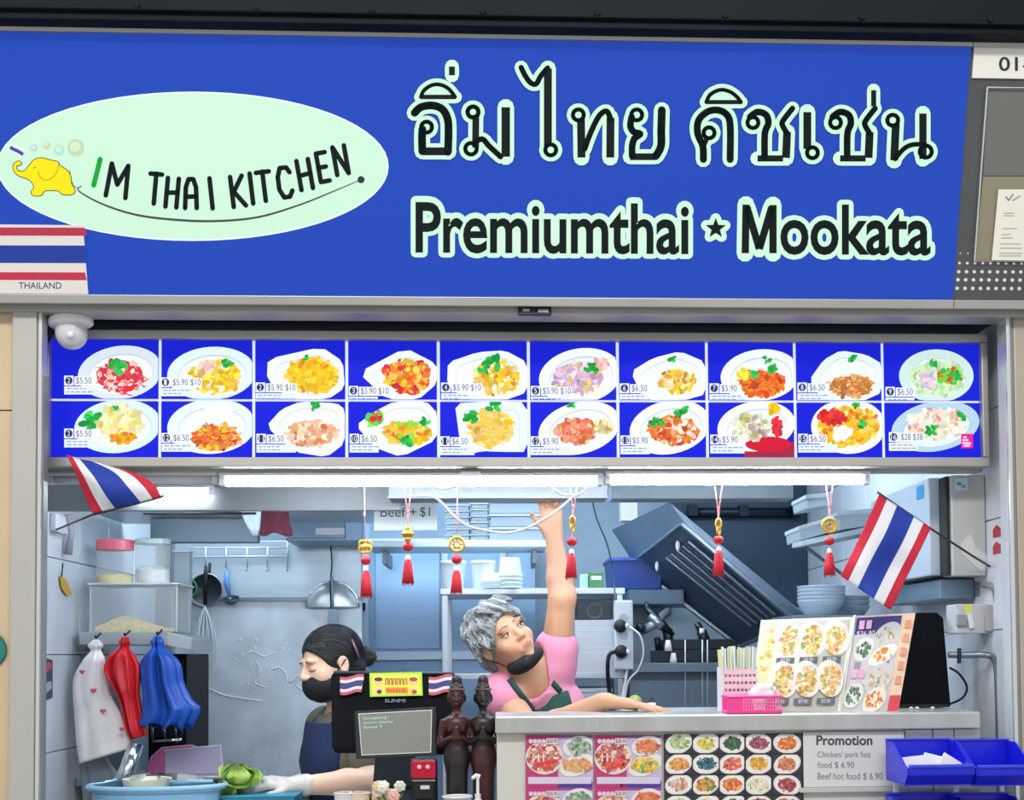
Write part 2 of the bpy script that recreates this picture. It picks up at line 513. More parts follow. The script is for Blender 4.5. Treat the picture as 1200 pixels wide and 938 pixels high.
# left post with its shutter guide; right guide
x0, x1 = pxx(15.5, 650, 0), pxx(44, 650, 0)
struct(MB().box(x0, x1, -.02, .05, ZF, pz(30, 353, 0)).build('trim_1', postm, bevel=.003))
struct(MB().box(x1+.001, pxx(49, 650, 0), -.012, .03, ZF, pz(30, 357, 0)).build('trim_2', mat('guide_rail', '#DADCDB', .25, .5), bevel=.002))
struct(MB().box(pxx(1182.5, 650, 0), pxx(1187, 650, 0), -.012, .05, ZF, pz(1180, 362, 0)).build('trim_3', mat('guide_rail', '#DADCDB', .25, .5), bevel=.002))
struct(MB().box(pxx(1187.4, 650, 0), pxx(1191.8, 650, 0), -.004, .045, ZF, pz(1180, 360, 0)).build('trim_4', alu_dark, bevel=.002))
# side reveals beside the menu board
struct(MB().box(pxx(1180, 650, 0)+.012, pxx(1182.3, 650, 0), .0, .05, ZF, 2.03).build('trim_5', mat('reveal_panel', '#D5DADF', .4, .1, var=.05), bevel=.002))
struct(MB().box(pxx(49.2, 650, 0), pxx(50.5, 650, 0), .0, .03, ZF, 2.03).build('trim_6', alu_dark))
# lintel under the sign and the dark shutter pocket behind it
zl0, zl1 = pz(600, 372, 0), pz(600, 359, 0)
struct(MB().box(-2.6, 2.7, -.03, .05, zl0+.001, zl1+.004).build('trim_7', alu, bevel=.002))
struct(MB().box(-2.6, 2.7, -.04, .05, zl1+.005, zl1+.012).build('trim_8', mat('guide_rail', '#DADCDB', .25, .5), bevel=.001))  # pale strip stands in for the highlight above the lintel
struct(MB().box(XL, XR, .3, .36, pz(600, 545, .3), ZC).build('trim_9', navyd))
struct(MB().box(-2.6, 2.7, .051, .36, zl0+.03, zl0+.07).build('trim_10', navyd))
# shutter lock on the lintel
o = MB()
a = P(607, 370, -.03); b = P(646, 360.5, -.03)
o.box(a.x, b.x, -.045, -.0305, a.z-.002, b.z)
lk = o.build('shutter_lock', black_p, bevel=.002)
finish(lk, 'small black shutter lock plate on the lintel below the blue sign', 'lock')
MB().box(a.x+.012, a.x+.03, -.049, -.045, a.z+.006, a.z+.013).build('keyhole', steel, lk)
MB().box(b.x-.035, b.x-.008, -.048, -.045, a.z+.004, a.z+.012).build('slot', steel, lk)

# dark beam above the sign with bolts
zb0 = pz(600, 36, -.25)
bm_ = struct(MB().box(-3, 3.2, -.27, .3, zb0, zb0+.6).box(-3, 3.2, -.285, -.27, zb0+.018, zb0+.022).build('trim_11', darkm, bevel=.003))
for px in (160, 300, 436, 566, 700, 850, 1010, 1160):
    c = P(px, 5+px*.016, -.27)
    MB().lathe(c, [(0, 0), (.008, 0), (.007, .005), (0, .006)], 10, rotm('X', 90)).build('bolt', darkm, bm_, smooth=False)

# ================================================================ lightbox sign, leaning forward at the top
SB_Y, ST_Y = -.06, -.215
zsb, zst = pz(600, 348, SB_Y), pz(600, 47, ST_Y)
ST = Vector((0, ST_Y-SB_Y, zst-zsb)).normalized()
SN = Vector((0, -ST.z, ST.y))
SO = Vector((0, SB_Y, zsb))
def PS(px, py, off=0.0):
    d = ray(px, py); o = SO+SN*off
    return CAM+d*((o-CAM).dot(SN)/d.dot(SN))
SH = (Vector((0, ST_Y, zst))-SO).length
def SP(x, v, off=0.0): return Vector((x, 0, 0))+SO+ST*v+SN*off
xs_r = PS(1127.5, 200).x
sign = thing('shop_sign', 'wide blue lightbox sign with white oval logo and Thai and English lettering', 'sign', (-.2, .0, zsb))
def sbox(x0, x1, v0, v1, o0, o1):
    return [SP(x, v, o) for v in (v0, v1) for o in (o0, o1) for x in (x0, x1)], [(0,2,3,1), (4,5,7,6), (0,1,5,4), (2,6,7,3), (0,4,6,2), (1,3,7,5)]
signblue = glow('sign_blue_face', '#2648B0', .84)
MB().add(*sbox(-2.4, xs_r, 0, SH, -.08, 0)).build('lit_face', signblue, sign)
MB().add(*sbox(-2.4, xs_r, SH, SH+.03, -.1, .014)).build('frame_rail', alu, sign, bevel=.002)
MB().add(*sbox(-2.4, xs_r, -.024, -.001, -.1, .012)).build('frame_rail', alu, sign, bevel=.002)
glowp = glow_print('sign_print', .86, .25, .6)
MINT, INK = '#CFF3DC', '#0C1719'
# white oval
pr = Print(PS, SN, .0006, .0008)
pr.ellipse(226, 195, 229.5, 87.5, '#E9FFF2', n=64); pr.layer(); pr.ellipse(226, 195, 227.5, 85.5, '#C9EFD6', n=64)
pr.build('logo_oval', glowp, sign)
# elephant emblem with a trail of pale bubbles
pr = Print(PS, SN, .0006, .0024)
e = [(75,215),(82,195),(105,184),(119,195),(112,206),(97,205),(93,225),(112,240),(140,235),(165,205),(190,177),(230,167),(275,178),(318,188),(330,208),(368,233),(390,270),(394,310),(413,345),(395,366),(345,364),(322,345),(262,343),(243,350),(226,371),(186,371),(174,352),(190,330),(178,300),(150,278),(110,265),(85,246)]
e = [(x/4.69, 150+y/4.69) for x, y in e]; e = catmull(e, 4, True)
pr.stroke(e, 2.0, '#5A5210', closed=True); pr.layer(); pr.poly(e, '#F2E21A'); pr.layer()
ear = catmull([(x/4.69, 150+y/4.69) for x, y in [(212,240),(222,268),(250,288),(290,275),(318,235),(325,205)]], 6)
pr.stroke(ear, .9, '#A79A18'); pr.stroke([(185/4.69, 150+222/4.69), (200/4.69, 150+218/4.69)], .8, '#6B6115')
for x, y, r_, c in ((188,110,20,'#A9D2D6'),(260,95,20,'#C9CFA0'),(328,122,28,'#A6DCD8'),(420,108,46,'#C2D3B0')):
    pr.ellipse(x/4.69, 150+y/4.69, r_/4.69, r_/4.69, c); pr.layer(.3); pr.ellipse(x/4.69-.6, 150+y/4.69-.6, r_/7.5, r_/7.5, '#D5E6C9'); pr.layer(.3)
for w, c in ((9.5, '#E8F6F0'), (6.5, '#C9CBE6'), (3.4, '#3A409A')):
    pr.stroke([(60/4.69, 150+108/4.69), (85/4.69, 150+122/4.69), (105/4.69, 150+130/4.69), (132/4.69, 150+148/4.69)], w, c, round_=False); pr.layer(.3)
pr.build('elephant_emblem', glowp, sign)
# curved stroke under the logo words
pr = Print(PS, SN, .0006, .0024)
sw = catmull([(x/2.5, y/2.5) for x, y in [(205,500),(212,535),(228,552),(240,545),(232,560),(300,598),(400,630),(520,645),(640,648),(760,636),(880,600),(980,560),(1058,527)]], 8)
n = len(sw)
for i in range(n-1): pr.stroke([sw[i], sw[i+1]], .7+2.0*math.sin(math.pi*max(0, (i-20))/(n-20)) if i > 20 else .8, '#4A4A42', round_=False)
pr.ellipse(1058/2.5, 527/2.5, 4.2, 4.2, '#2E3A3C')
pr.build('logo_swoosh', glowp, sign)
# logo words, one stroke letter at a time along the smile
GL = {'I': [[(.5, 0), (.5, 1)]], 'M': [[(0, 1), (.08, 0), (.5, .62), (.92, 0), (1, 1)]], 'T': [[(0, .02), (1, .02)], [(.5, 0), (.5, 1)]],
      'H': [[(0, 0), (0, 1)], [(1, 0), (1, 1)], [(0, .52), (1, .48)]], 'A': [[(0, 1), (.06, .3), (.3, .02), (.7, .02), (.94, .3), (1, 1)], [(.02, .62), (.98, .6)]],
      'K': [[(.05, 0), (.05, 1)], [(.95, 0), (.2, .5), (1, 1)]], 'C': [[(1, .2), (.8, .03), (.3, .02), (.05, .3), (.02, .7), (.3, .98), (.75, .98), (1, .8)]],
      'E': [[(1, 0), (0, 0), (0, 1), (1, 1)], [(0, .5), (.85, .5)]], 'N': [[(0, 1), (0, 0), (1, 1), (1, 0)]]}
for ch, cx, cy, w, h, rot, ink in [('I',285,505,0,76,14,'#12A43C'),('M',346,530,58,92,8,INK),('T',455,553,34,86,5,INK),('H',505,565,32,82,5,INK),('A',560,567,34,84,0,INK),('I',619,567,0,86,-6,INK),
        ('K',697,561,38,86,-7,INK),('I',737,553,0,86,-7,INK),('T',774,546,38,84,-7,INK),('C',834,535,38,88,-9,INK),('H',893,512,34,84,-10,INK),('E',946,490,26,82,-10,INK),('N',998,470,34,80,-10,INK)]:
    pr = Print(PS, SN, .0006, .0024)
    c_, s_ = math.cos(R(rot)), math.sin(R(rot))
    for st in GL[ch]:
        q = [((x-.5)*w, (y-.5)*h*1.03) for x, y in st]
        pr.stroke([((cx+x*c_-y*s_)/2.5, (cy+x*s_+y*c_)/2.5) for x, y in q], 6.0 if ch == 'I' and rot == 14 else 5.6, ink)
    pr.build('logo_letter', glowp, sign)
# Thai lettering: black strokes inside a white outline
def A2(pts): return [(440+x/3, 40+y/3) for x, y in pts]
def A3(pts): return [(800+x/3, 40+y/3) for x, y in pts]
def loop(cx, cy, r_): return [(cx+r_*math.cos(R(a)), cy+r_*math.sin(R(a))) for a in range(0, 361, 24)]
strokes = []   # (pixel points, width)
def S(m, pts, w=27, n=8, sm=True): strokes.append((m(catmull(pts, n) if sm and len(pts) > 2 else pts), w/3))
# o ang + sara i + mai ek
S(A2, [(138,278),(160,258),(200,252),(235,265),(254,300),(257,350),(255,415)], 28); S(A2, [(257,413),(165,413)], 28); S(A2, [(165,413),(164,370),(165,335)], 28); S(A2, loop(180,328,19), 15)
S(A2, [(160,222),(170,200),(195,182),(222,178),(250,188),(268,205),(280,222)], 14); S(A2, [(158,222),(282,222)], 16); S(A2, [(269,115),(269,146)], 21)
# mo ma
S(A2, loop(343,275,19), 16); S(A2, [(353,285),(352,400)], 24); S(A2, loop(336,404,20), 15); S(A2, [(345,385),(375,370),(400,395),(440,432)], 20); S(A2, [(458,258),(458,432)], 30)
# sara ai
S(A2, [(512,118),(525,145),(545,172),(565,176),(580,150),(605,120)], 19); S(A2, [(606,122),(606,395)], 28); S(A2, loop(616,408,19), 15)
# tho thahan
S(A2, loop(713,285,19), 15); S(A2, [(722,296),(724,435)], 28); S(A2, [(735,405),(755,350),(785,290),(812,272),(826,300)], 20); S(A2, [(826,295),(825,435)], 28)
# yo yak
S(A2, loop(918,285,19), 15); S(A2, [(900,292),(896,325),(908,345),(930,352),(910,368),(902,395),(902,430)], 24); S(A2, [(895,432),(985,432)], 24); S(A2, [(1006,268),(1004,340),(1003,395),(985,430)], 28)
# kho khwai + sara i
S(A3, loop(92,348,19), 15); S(A3, [(72,442),(70,395),(52,350),(55,305),(85,275),(120,268),(152,282),(166,320),(166,442)], 25); S(A3, [(72,395),(84,368)], 18)
S(A3, [(82,240),(95,215),(120,200),(142,197),(168,205),(190,222),(204,240)], 14); S(A3, [(80,240),(206,240)], 15)
# cho chang, sara e, cho chang + mai ek
for dx in (0, 290):
    T = lambda pts, dx=dx: A3([(x+dx, y) for x, y in pts])
    S(T, loop(246,312,19), 15); S(T, [(236,292),(262,275),(292,285),(300,315),(288,350),(287,436)], 24); S(T, [(262,438),(352,438)], 22); S(T, [(362,436),(366,345)], 28); S(T, [(366,350),(350,322),(352,305),(385,262)], 20)
S(A3, [(437,275),(437,405)], 28); S(A3, loop(455,418,19), 15)
S(A3, [(670,198),(670,255)], 18)
# no nu
S(A3, loop(737,304,19), 15); S(A3, [(748,315),(742,445)], 28); S(A3, [(745,440),(775,405),(805,390),(850,388)], 17); S(A3, [(843,280),(843,440)], 26); S(A3, loop(853,414,21), 15)
pr = Print(PS, SN, .0006, .0024)
for pts, w in strokes: pr.stroke(pts, w+11.5, '#26419F')
pr.layer()
for pts, w in strokes: pr.stroke(pts, w+9.5, MINT)
pr.layer()
for pts, w in strokes: pr.stroke(pts, w, INK, round_=len(pts) > 3)
pr.build('thai_lettering', glowp, sign)
# English lettering and star
pr = Print(PS, SN, .0006, .0024)
def eng(t, x0, y0, x1, y1, ink, out=None, bold=.02):
    pr.text(t, x0, y0, x1, y1, ink, outline=out[0] if out else 0, outink=out[1] if out else None, bold=bold, slope=.006)
def star(r1, w, ink):
    cx, cy = 838.5, 268
    pts = [(cx+(r1 if i % 2 == 0 else r1*.42)*math.sin(math.pi*i/5), cy-(r1 if i % 2 == 0 else r1*.42)*math.cos(math.pi*i/5)) for i in range(10)]
    if w: pr.stroke(pts, w, ink, closed=True)
    pr.poly(pts, ink)
def emm(ink, w):
    for q in ([(873, 297), (874, 240)], [(905.5, 297), (905.5, 240.5)], [(875, 243), (889.5, 292), (904, 243)]): pr.stroke(q, w, ink, round_=w > 10)
base = pr.lvl
eng('Premiumthai', 487, 235.5, 807, 297, MINT, (5.6, MINT)); pr.lvl = base; emm(MINT, 20); pr.lvl = base; eng('ookata', 914, 239.5, 1090, 299, MINT, (5.6, MINT)); pr.lvl = base; star(12, 12, MINT)
pr.lvl = base+pr.step*2
eng('Premiumthai', 487, 237, 807, 297, INK); emm(INK, 8.6); eng('ookata', 914, 239.5, 1090, 299, INK); star(12.5, 0, INK)
pr.build('english_lettering', glowp, sign)
# flag placard in the corner of the sign
plac = thing('flag_placard', 'Thai flag placard lettered THAILAND on the lower corner of the blue sign', 'placard', SP(PS(50, 340).x, 0, .01))
MB().add(*sbox(-1.75, PS(101, 300).x, .0, (PS(60, 264)-SO).dot(ST), .0035, .008)).build('board', mat('placard_white', '#E3DEDB', .4), plac)
pm = glow_print('placard_print', .25, .8)
pr = Print(lambda x, y: PS(x, y, .0085), SN, .0004)
for y0, y1, c in ((266.5, 276, '#B83A50'), (287.5, 308, '#2A429A'), (319, 328, '#C03A52')):
    pr.poly([(-60, y0), (99.5, y0+.4), (101.5, y1+.4), (-60, y1)], c)
pr.text('THAILAND', 22, 331, 72, 338.5, '#3C3F44')
pr.build('flag_print', pm, plac)

# grey unit-number panel to the right of the sign
unit = thing('unit_panel', 'dark grey perforated panel with unit number plate right of the blue sign', 'panel', SP(1.5, -.02, 0))
MB().add(*sbox(xs_r+.0015, 2.5, 0, SH, -.06, -.004)).build('backing', mat('panel_grey', '#55585A', .35, .3, var=.1), unit)
MB().add(*sbox(xs_r+.001, 2.6, SH, SH+.03, -.1, .014)).build('frame_rail', alu, unit, bevel=.002)
MB().add(*sbox(xs_r+.001, 2.6, -.024, -.001, -.1, .012)).build('frame_rail', alu, unit, bevel=.002)
MB().add(*sbox(PS(1140.5, 70).x, 1.55, (PS(1170, 92)-SO).dot(ST), SH, -.0035, .002)).build('number_plate', mat('plate_white', '#ECEBE3', .4), unit)
pr = Print(lambda x, y: PS(x, y, .0025), SN, .0003); pr.text('01-', 1171, 67, 1206, 83, '#23282B', outline=.35, outink='#23282B')
pr.build('unit_number', ink_mat('flat_print', .5), unit)
holder = MB()
gx0 = PS(1152, 150)
fr4 = [PS(1156, 103), PS(1235, 104), PS(1228, 307), PS(1141, 306)]
MB().tube([p+SN*.006 for p in fr4]+[fr4[0]+SN*.006], .0022, 6).build('holder_rim', mat('clear_rim', '#C9CDC8', .2, 0), unit)
pr = Print(lambda x, y: PS(x, y, -.002), SN, .0005); pr.poly([(1157, 105), (1235, 105), (1235, 206), (1152, 206)], '#6E6F6B'); pr.poly([(1152, 207), (1235, 207), (1228, 305), (1142, 305)], '#8E8970')
pr.build('holder_window', ink_mat('acrylic', .12), unit)
pr = Print(lambda x, y: PS(x, y, .004), SN, .0004)
pr.poly([(1170, 222), (1240, 222), (1232, 306), (1162, 305)], '#ECE9DC'); pr.layer()
pr.stroke([(1179, 231), (1182, 235), (1187, 228)], 1.6, '#7D8583'); pr.stroke([(1187, 235), (1195, 230)], 1.4, '#8B918F')
for i, (y, l) in enumerate(((250, 12), (253, 13), (268, 18), (275, 10), (279, 14), (286, 24), (291, 26), (297, 27), (300, 26))):
    pr.stroke([(1176-(y-250)*.1, y), (1176+l-(y-250)*.1, y)], .9, '#9A9B93', round_=False)
pr.build('notice_paper', ink_mat('flat_print', .5), unit)
pr = Print(lambda x, y: PS(x, y, -.0035), SN, .0003)
for r_, (py, sz) in enumerate(((297, .9), (308.5, 1.7), (318.5, 2.1), (328, 2.2), (338, 2.2))):
    for k in range(10):
        pr.ellipse(1123.5+9.1*k-(r_-2)*.9, py+.05*k, sz, sz, '#DCDCD8', n=10)
o = pr.build('perforations', ink_mat('flat_print', .5), unit); o['kind'] = 'stuff'
# ================================================================ lit menu board under the lintel
MY = .12
mx0, mx1 = pxx(60.5, 468, MY), pxx(1147.5, 468, MY)
mz0, mz1 = pz(600, 537.5, MY), pz(600, 401, MY)
menu = thing('menu_board', 'long backlit menu board with two rows of dish photographs on blue', 'menu board', ((mx0+mx1)/2, .2, mz0-.04))
fw = pxx(61, 468, MY)-pxx(53, 468, MY)
for a_ in ((mx0-fw, mx1+fw, mz1, mz1+.024), (mx0-fw, mx1+fw, mz0-.026, mz0), (mx0-fw, mx0, mz0+.0005, mz1-.0005), (mx1, mx1+fw, mz0+.0005, mz1-.0005)):
    MB().box(a_[0], a_[1], MY-.022, MY+.06, a_[2], a_[3]).build('frame_rail', alu, menu, bevel=.003)
MB().box(mx0, mx1, MY+.004, MY+.055, mz0, mz1).build('light_box', glow('lightbox_white', '#DDE6FA', .9), menu)
MBLUE = '#1822CC'
menu_blue = glow('menu_blue_face', MBLUE, .95)
menu_print = glow_print('menu_print', .96, .12)
def PM(px, py): return P(px, py, MY)
colx = [60.5, 187.3, 297.3, 406.3, 513.8, 619.5, 724, 828.5, 931.7, 1034.7, 1147.5]
xw = [pxx(c, 468, MY) for c in colx]
zmid = pz(600, 470, MY)
rng = random.Random(7)
def jit(c, a=.12):
    c = c.lstrip('#'); q = [int(c[i:i+2], 16)/255 for i in (0, 2, 4)]; k = 1+rng.uniform(-a, a)
    return '#%02X%02X%02X' % tuple(int(255*min(1, max(0, x*k+rng.uniform(-a/3, a/3)))) for x in q)
def heap(pr, cx, cy, rx, ry, cols, n=60, size=(2.2, 5.5), noodle=False):
    """a heap of food: many little pieces on a bed of the same food"""
    bed = [(cx+rx*.98*rng.uniform(.88, 1.08)*math.cos(2*math.pi*i/18), cy+ry*.98*rng.uniform(.86, 1.1)*math.sin(2*math.pi*i/18)) for i in range(18)]
    pr.lvl = pr.h0; pr.poly(bed, cols[0]); pr.h0 += .0001
    n = int(n*1.9)
    for i in range(n):
        a = rng.uniform(0, 2*math.pi); q = math.sqrt(rng.random())
        x, y = cx+rx*q*math.cos(a), cy+ry*q*math.sin(a)
        s_ = rng.uniform(*size); pr.lvl = pr.h0+.00002*(i % 12)
        if noodle and rng.random() < .6:
            pts = catmull([(x, y), (x+rng.uniform(-5, 5), y+rng.uniform(-3, 3)), (x+rng.uniform(-8, 8), y+rng.uniform(-4, 4))], 4)
            pr.stroke(pts, rng.uniform(.9, 1.6), jit(rng.choice(cols)), round_=False)
        else: pr.ellipse(x, y, s_, s_*rng.uniform(.45, .8), jit(rng.choice(cols)), rot=rng.uniform(0, 180), n=8)
    pr.lvl = pr.h0+.0004; pr.h0 = pr.lvl
def leaf(pr, cx, cy, r_, cols=('#22B84A', '#3FC95A', '#189A3A')):
    for i in range(7): pr.ellipse(cx+rng.uniform(-r_, r_)*.6, cy+rng.uniform(-r_, r_)*.5, r_*.5, r_*.28, jit(rng.choice(cols)), rot=rng.uniform(0, 180), n=8)
    pr.lvl += .0001
def corner_cut(pts, t=.16):
    out = []
    for i in range(len(pts)):
        a, b = pts[i], pts[(i+1) % len(pts)]
        out += [(a[0]+(b[0]-a[0])*t, a[1]+(b[1]-a[1])*t), (a[0]+(b[0]-a[0])*(1-t), a[1]+(b[1]-a[1])*(1-t))]
    return out
W_, PLW = '#F6FFFF', '#FFFFFF'
RED, YEL, ORG, GRN, PNK, BRN, PUR = '#E03040', '#F5C518', '#F08A28', '#35B84A', '#F7A7A0', '#C97A3A', '#C9A5D0'
# per panel: plate outline (kind, cx, cy, rx, ry, rot, colour), heaps [(cx, cy, rx, ry, colours, n, noodle)], leaves [(x, y, r)], tag (x, y), price, number
D = []
D.append((('e', 141, 437, 48, 30, -8, '#DDEBF7'), [(142, 442, 29, 20, (RED, '#F5B8B0', '#FBE3DC', '#D9465A'), 70, 1)], [(139, 431, 13)], (76, 441), '$5.50', '2'))
D.append((('e', 248, 438, 50, 30, -4, '#E4FAFB'), [(253, 442, 30, 20, (YEL, '#FFE34A', '#F7B72A', '#FDEFD0'), 70, 0), (243, 430, 10, 7, ('#FBD9D0', '#F3B9A8'), 12, 0)], [(268, 424, 9)], (189, 443), '$5.90 $10', '1'))
D.append((('q', [(314, 421), (377, 407), (402, 424), (404, 455), (385, 468), (340, 469), (313, 445)], W_), [(366, 441, 31, 21, (YEL, '#FFD21A', '#F2A81E', '#F6C84A'), 80, 0)], [(359, 419, 5)], (300, 449), '$5.90 $10', '2'))
D.append((('q', [(420, 437), (475, 408), (512, 427), (513, 449), (490, 469), (455, 470)], W_), [(477, 441, 28, 20, (ORG, YEL, '#E85A30', '#F7C35A', RED), 70, 0)], [], (409, 453), '$5.90 $10', '3'))
D.append((('q', [(525, 425), (560, 413), (592, 411), (618, 425), (618, 460), (590, 470), (545, 470), (524, 450)], W_), [(581, 443, 26, 20, (YEL, '#F7D23A', ORG, '#E8C25A', '#F9E8B0'), 70, 0)], [(577, 426, 13), (566, 433, 8)], (517, 449), '$5.90 $10', '4'))
D.append((('e', 680, 441, 47, 31, -10, W_), [(677, 444, 30, 18, (PUR, '#E2C9E2', '#D8B8DA', '#F0E0F0', '#F2D060'), 60, 0), (705, 428, 8, 7, ('#E89AA0', '#F2C0B8'), 9, 0)], [(693, 433, 10)], (622, 453), '$5.90 $10', '5'))
D.append((('q', [(739, 436), (765, 420), (797, 412), (827, 425), (828, 462), (800, 470), (755, 470)], W_), [(793, 447, 21, 14, ('#F5D878', YEL, '#E8A848', '#F9EBC0', '#C9803A'), 45, 0)], [(787, 421, 6)], (726, 450), '$6.50', '6'))
D.append((('e', 891, 440, 45, 29, -6, W_), [(894, 450, 27, 16, (ORG, '#E85028', '#F2742A', '#D84A20'), 70, 1), (871, 438, 7, 5, (YEL, '#FFE94A'), 8, 0)], [(884, 439, 7), (906, 432, 8), (899, 422, 6)], (831, 450), '$5.90', '7'))
D.append((('q', [(948, 446), (965, 422), (985, 411), (1015, 416), (1034, 427), (1034, 460), (1010, 471), (965, 470)], '#EAFAFA'), [(998, 453, 26, 13, (BRN, '#E0A060', '#C07A3A', '#EBC088', '#D8904A'), 60, 1)], [(999, 420, 7)], (934, 449), '$6.50', '8'))
D.append((('e', 1097, 441, 42, 30, 0, '#D3EEEA'), [(1098, 443, 32, 22, ('#CDEFC0', '#BFE8B0', '#E4F5D8'), 50, 0), (1087, 447, 9, 10, ('#D8C8E8', '#F0D0D8', '#BFC8E0'), 14, 0), (1112, 441, 13, 9, ('#7BD23A', '#D8502A', '#49B84A'), 16, 0)], [(1092, 426, 7), (1119, 441, 8)], (1037, 454), '$6.50', '9'))
D.append((('e', 138, 500, 49, 30, -6, '#DDF7F8'), [(141, 496, 28, 20, ('#F7EFB0', '#FFF6D0', '#F5DF7A', '#F2E6A0'), 55, 0), (145, 514, 14, 6, (ORG, '#F2A828', YEL), 14, 0)], [(106, 493, 14), (137, 478, 5)], (76, 503), '$5.50', '2'))
D.append((('e', 248, 500, 50, 31, -4, '#E8FBFC'), [(254, 513, 29, 15, ('#E8803A', YEL, RED, '#F5C060', '#D85A30'), 65, 1)], [], (190, 508), '$6.50', '12'))
D.append((('q', [(312, 500), (330, 480), (352, 471), (395, 473), (404, 480), (404, 520), (383, 536), (345, 530)], W_), [(365, 509, 30, 15, ('#F0B088', '#F7D0A8', '#E08A58', '#FBE8D0'), 65, 0)], [(369, 476, 8)], (301, 509), '$6.50', '11'))
D.append((('q', [(417, 499), (440, 482), (462, 471), (500, 471), (513, 485), (513, 515), (470, 536), (440, 525)], W_), [(478, 508, 29, 13, (YEL, ORG, '#F0D060', '#8FD03A', '#F7C84A'), 60, 0), (440, 492, 10, 8, ('#7AD83A', '#58C84A', RED), 14, 0)], [(497, 495, 8), (475, 518, 9)], (410, 509), '$6.50', '10'))
D.append((('q', [(533, 473), (575, 471), (618, 472), (618, 530), (590, 530), (565, 529), (541, 535), (538, 510)], '#E9FBFC'), [(575, 502, 26, 22, ('#F5CF6A', YEL, '#E8B84A', '#F7DE90'), 70, 1)], [(550, 488, 11), (578, 476, 11)], (516, 512), '$6.50', '11'))
D.append((('e', 679, 502, 47, 29, -14, W_), [(675, 506, 24, 15, ('#F08A78', '#E8604A', '#F7C0A0', BRN, '#F0A070'), 60, 0), (707, 501, 10, 9, ('#F5E0A0', '#E0D8A0', '#C8B070'), 14, 0)], [(669, 474, 6)], (622, 512), '$5.90', '12'))
D.append((('e', 785, 501, 46, 30, -12, W_), [(789, 504, 30, 17, (ORG, '#E0703A', '#F5C8A0', '#D8502A', '#F7E0D0'), 70, 0)], [(769, 497, 10), (798, 482, 10)], (727, 511), '$5.90', '13'))
D.append((('e', 886, 500, 44, 28, -8, W_), [(880, 501, 22, 16, ('#E8E0C0', '#F5F0E0', '#C8D080', '#F0E8D8', '#B8A0A0'), 60, 0), (910, 500, 5, 10, (RED, '#D83040'), 12, 0), (906, 480, 5, 5, (YEL,), 6, 0)], [], (832, 510), '$5.90', '14'))
D.append((('e', 994, 500, 42, 31, 0, '#F3FBFA'), [(995, 500, 36, 24, (YEL, ORG, '#F7D04A', '#F5B038', '#F9E090'), 80, 0), (976, 489, 16, 8, (RED, '#D82A20', '#E84030'), 26, 0), (987, 508, 11, 8, ('#FFFDF5', '#FFFFFF'), 18, 0)], [(1002, 475, 6), (1010, 497, 8)], (935, 509), '$6.50', '15'))
D.append((('e', 1096, 500, 50, 28, -10, '#B9D8EE'), [(1098, 497, 36, 18, ('#F7E8DC', '#F5D0C0', '#FFF7F0', '#E8B0A0', '#DDEBC8'), 75, 0)], [(1090, 505, 9), (1126, 488, 7)], (1041, 507), '$28 $38', '16'))
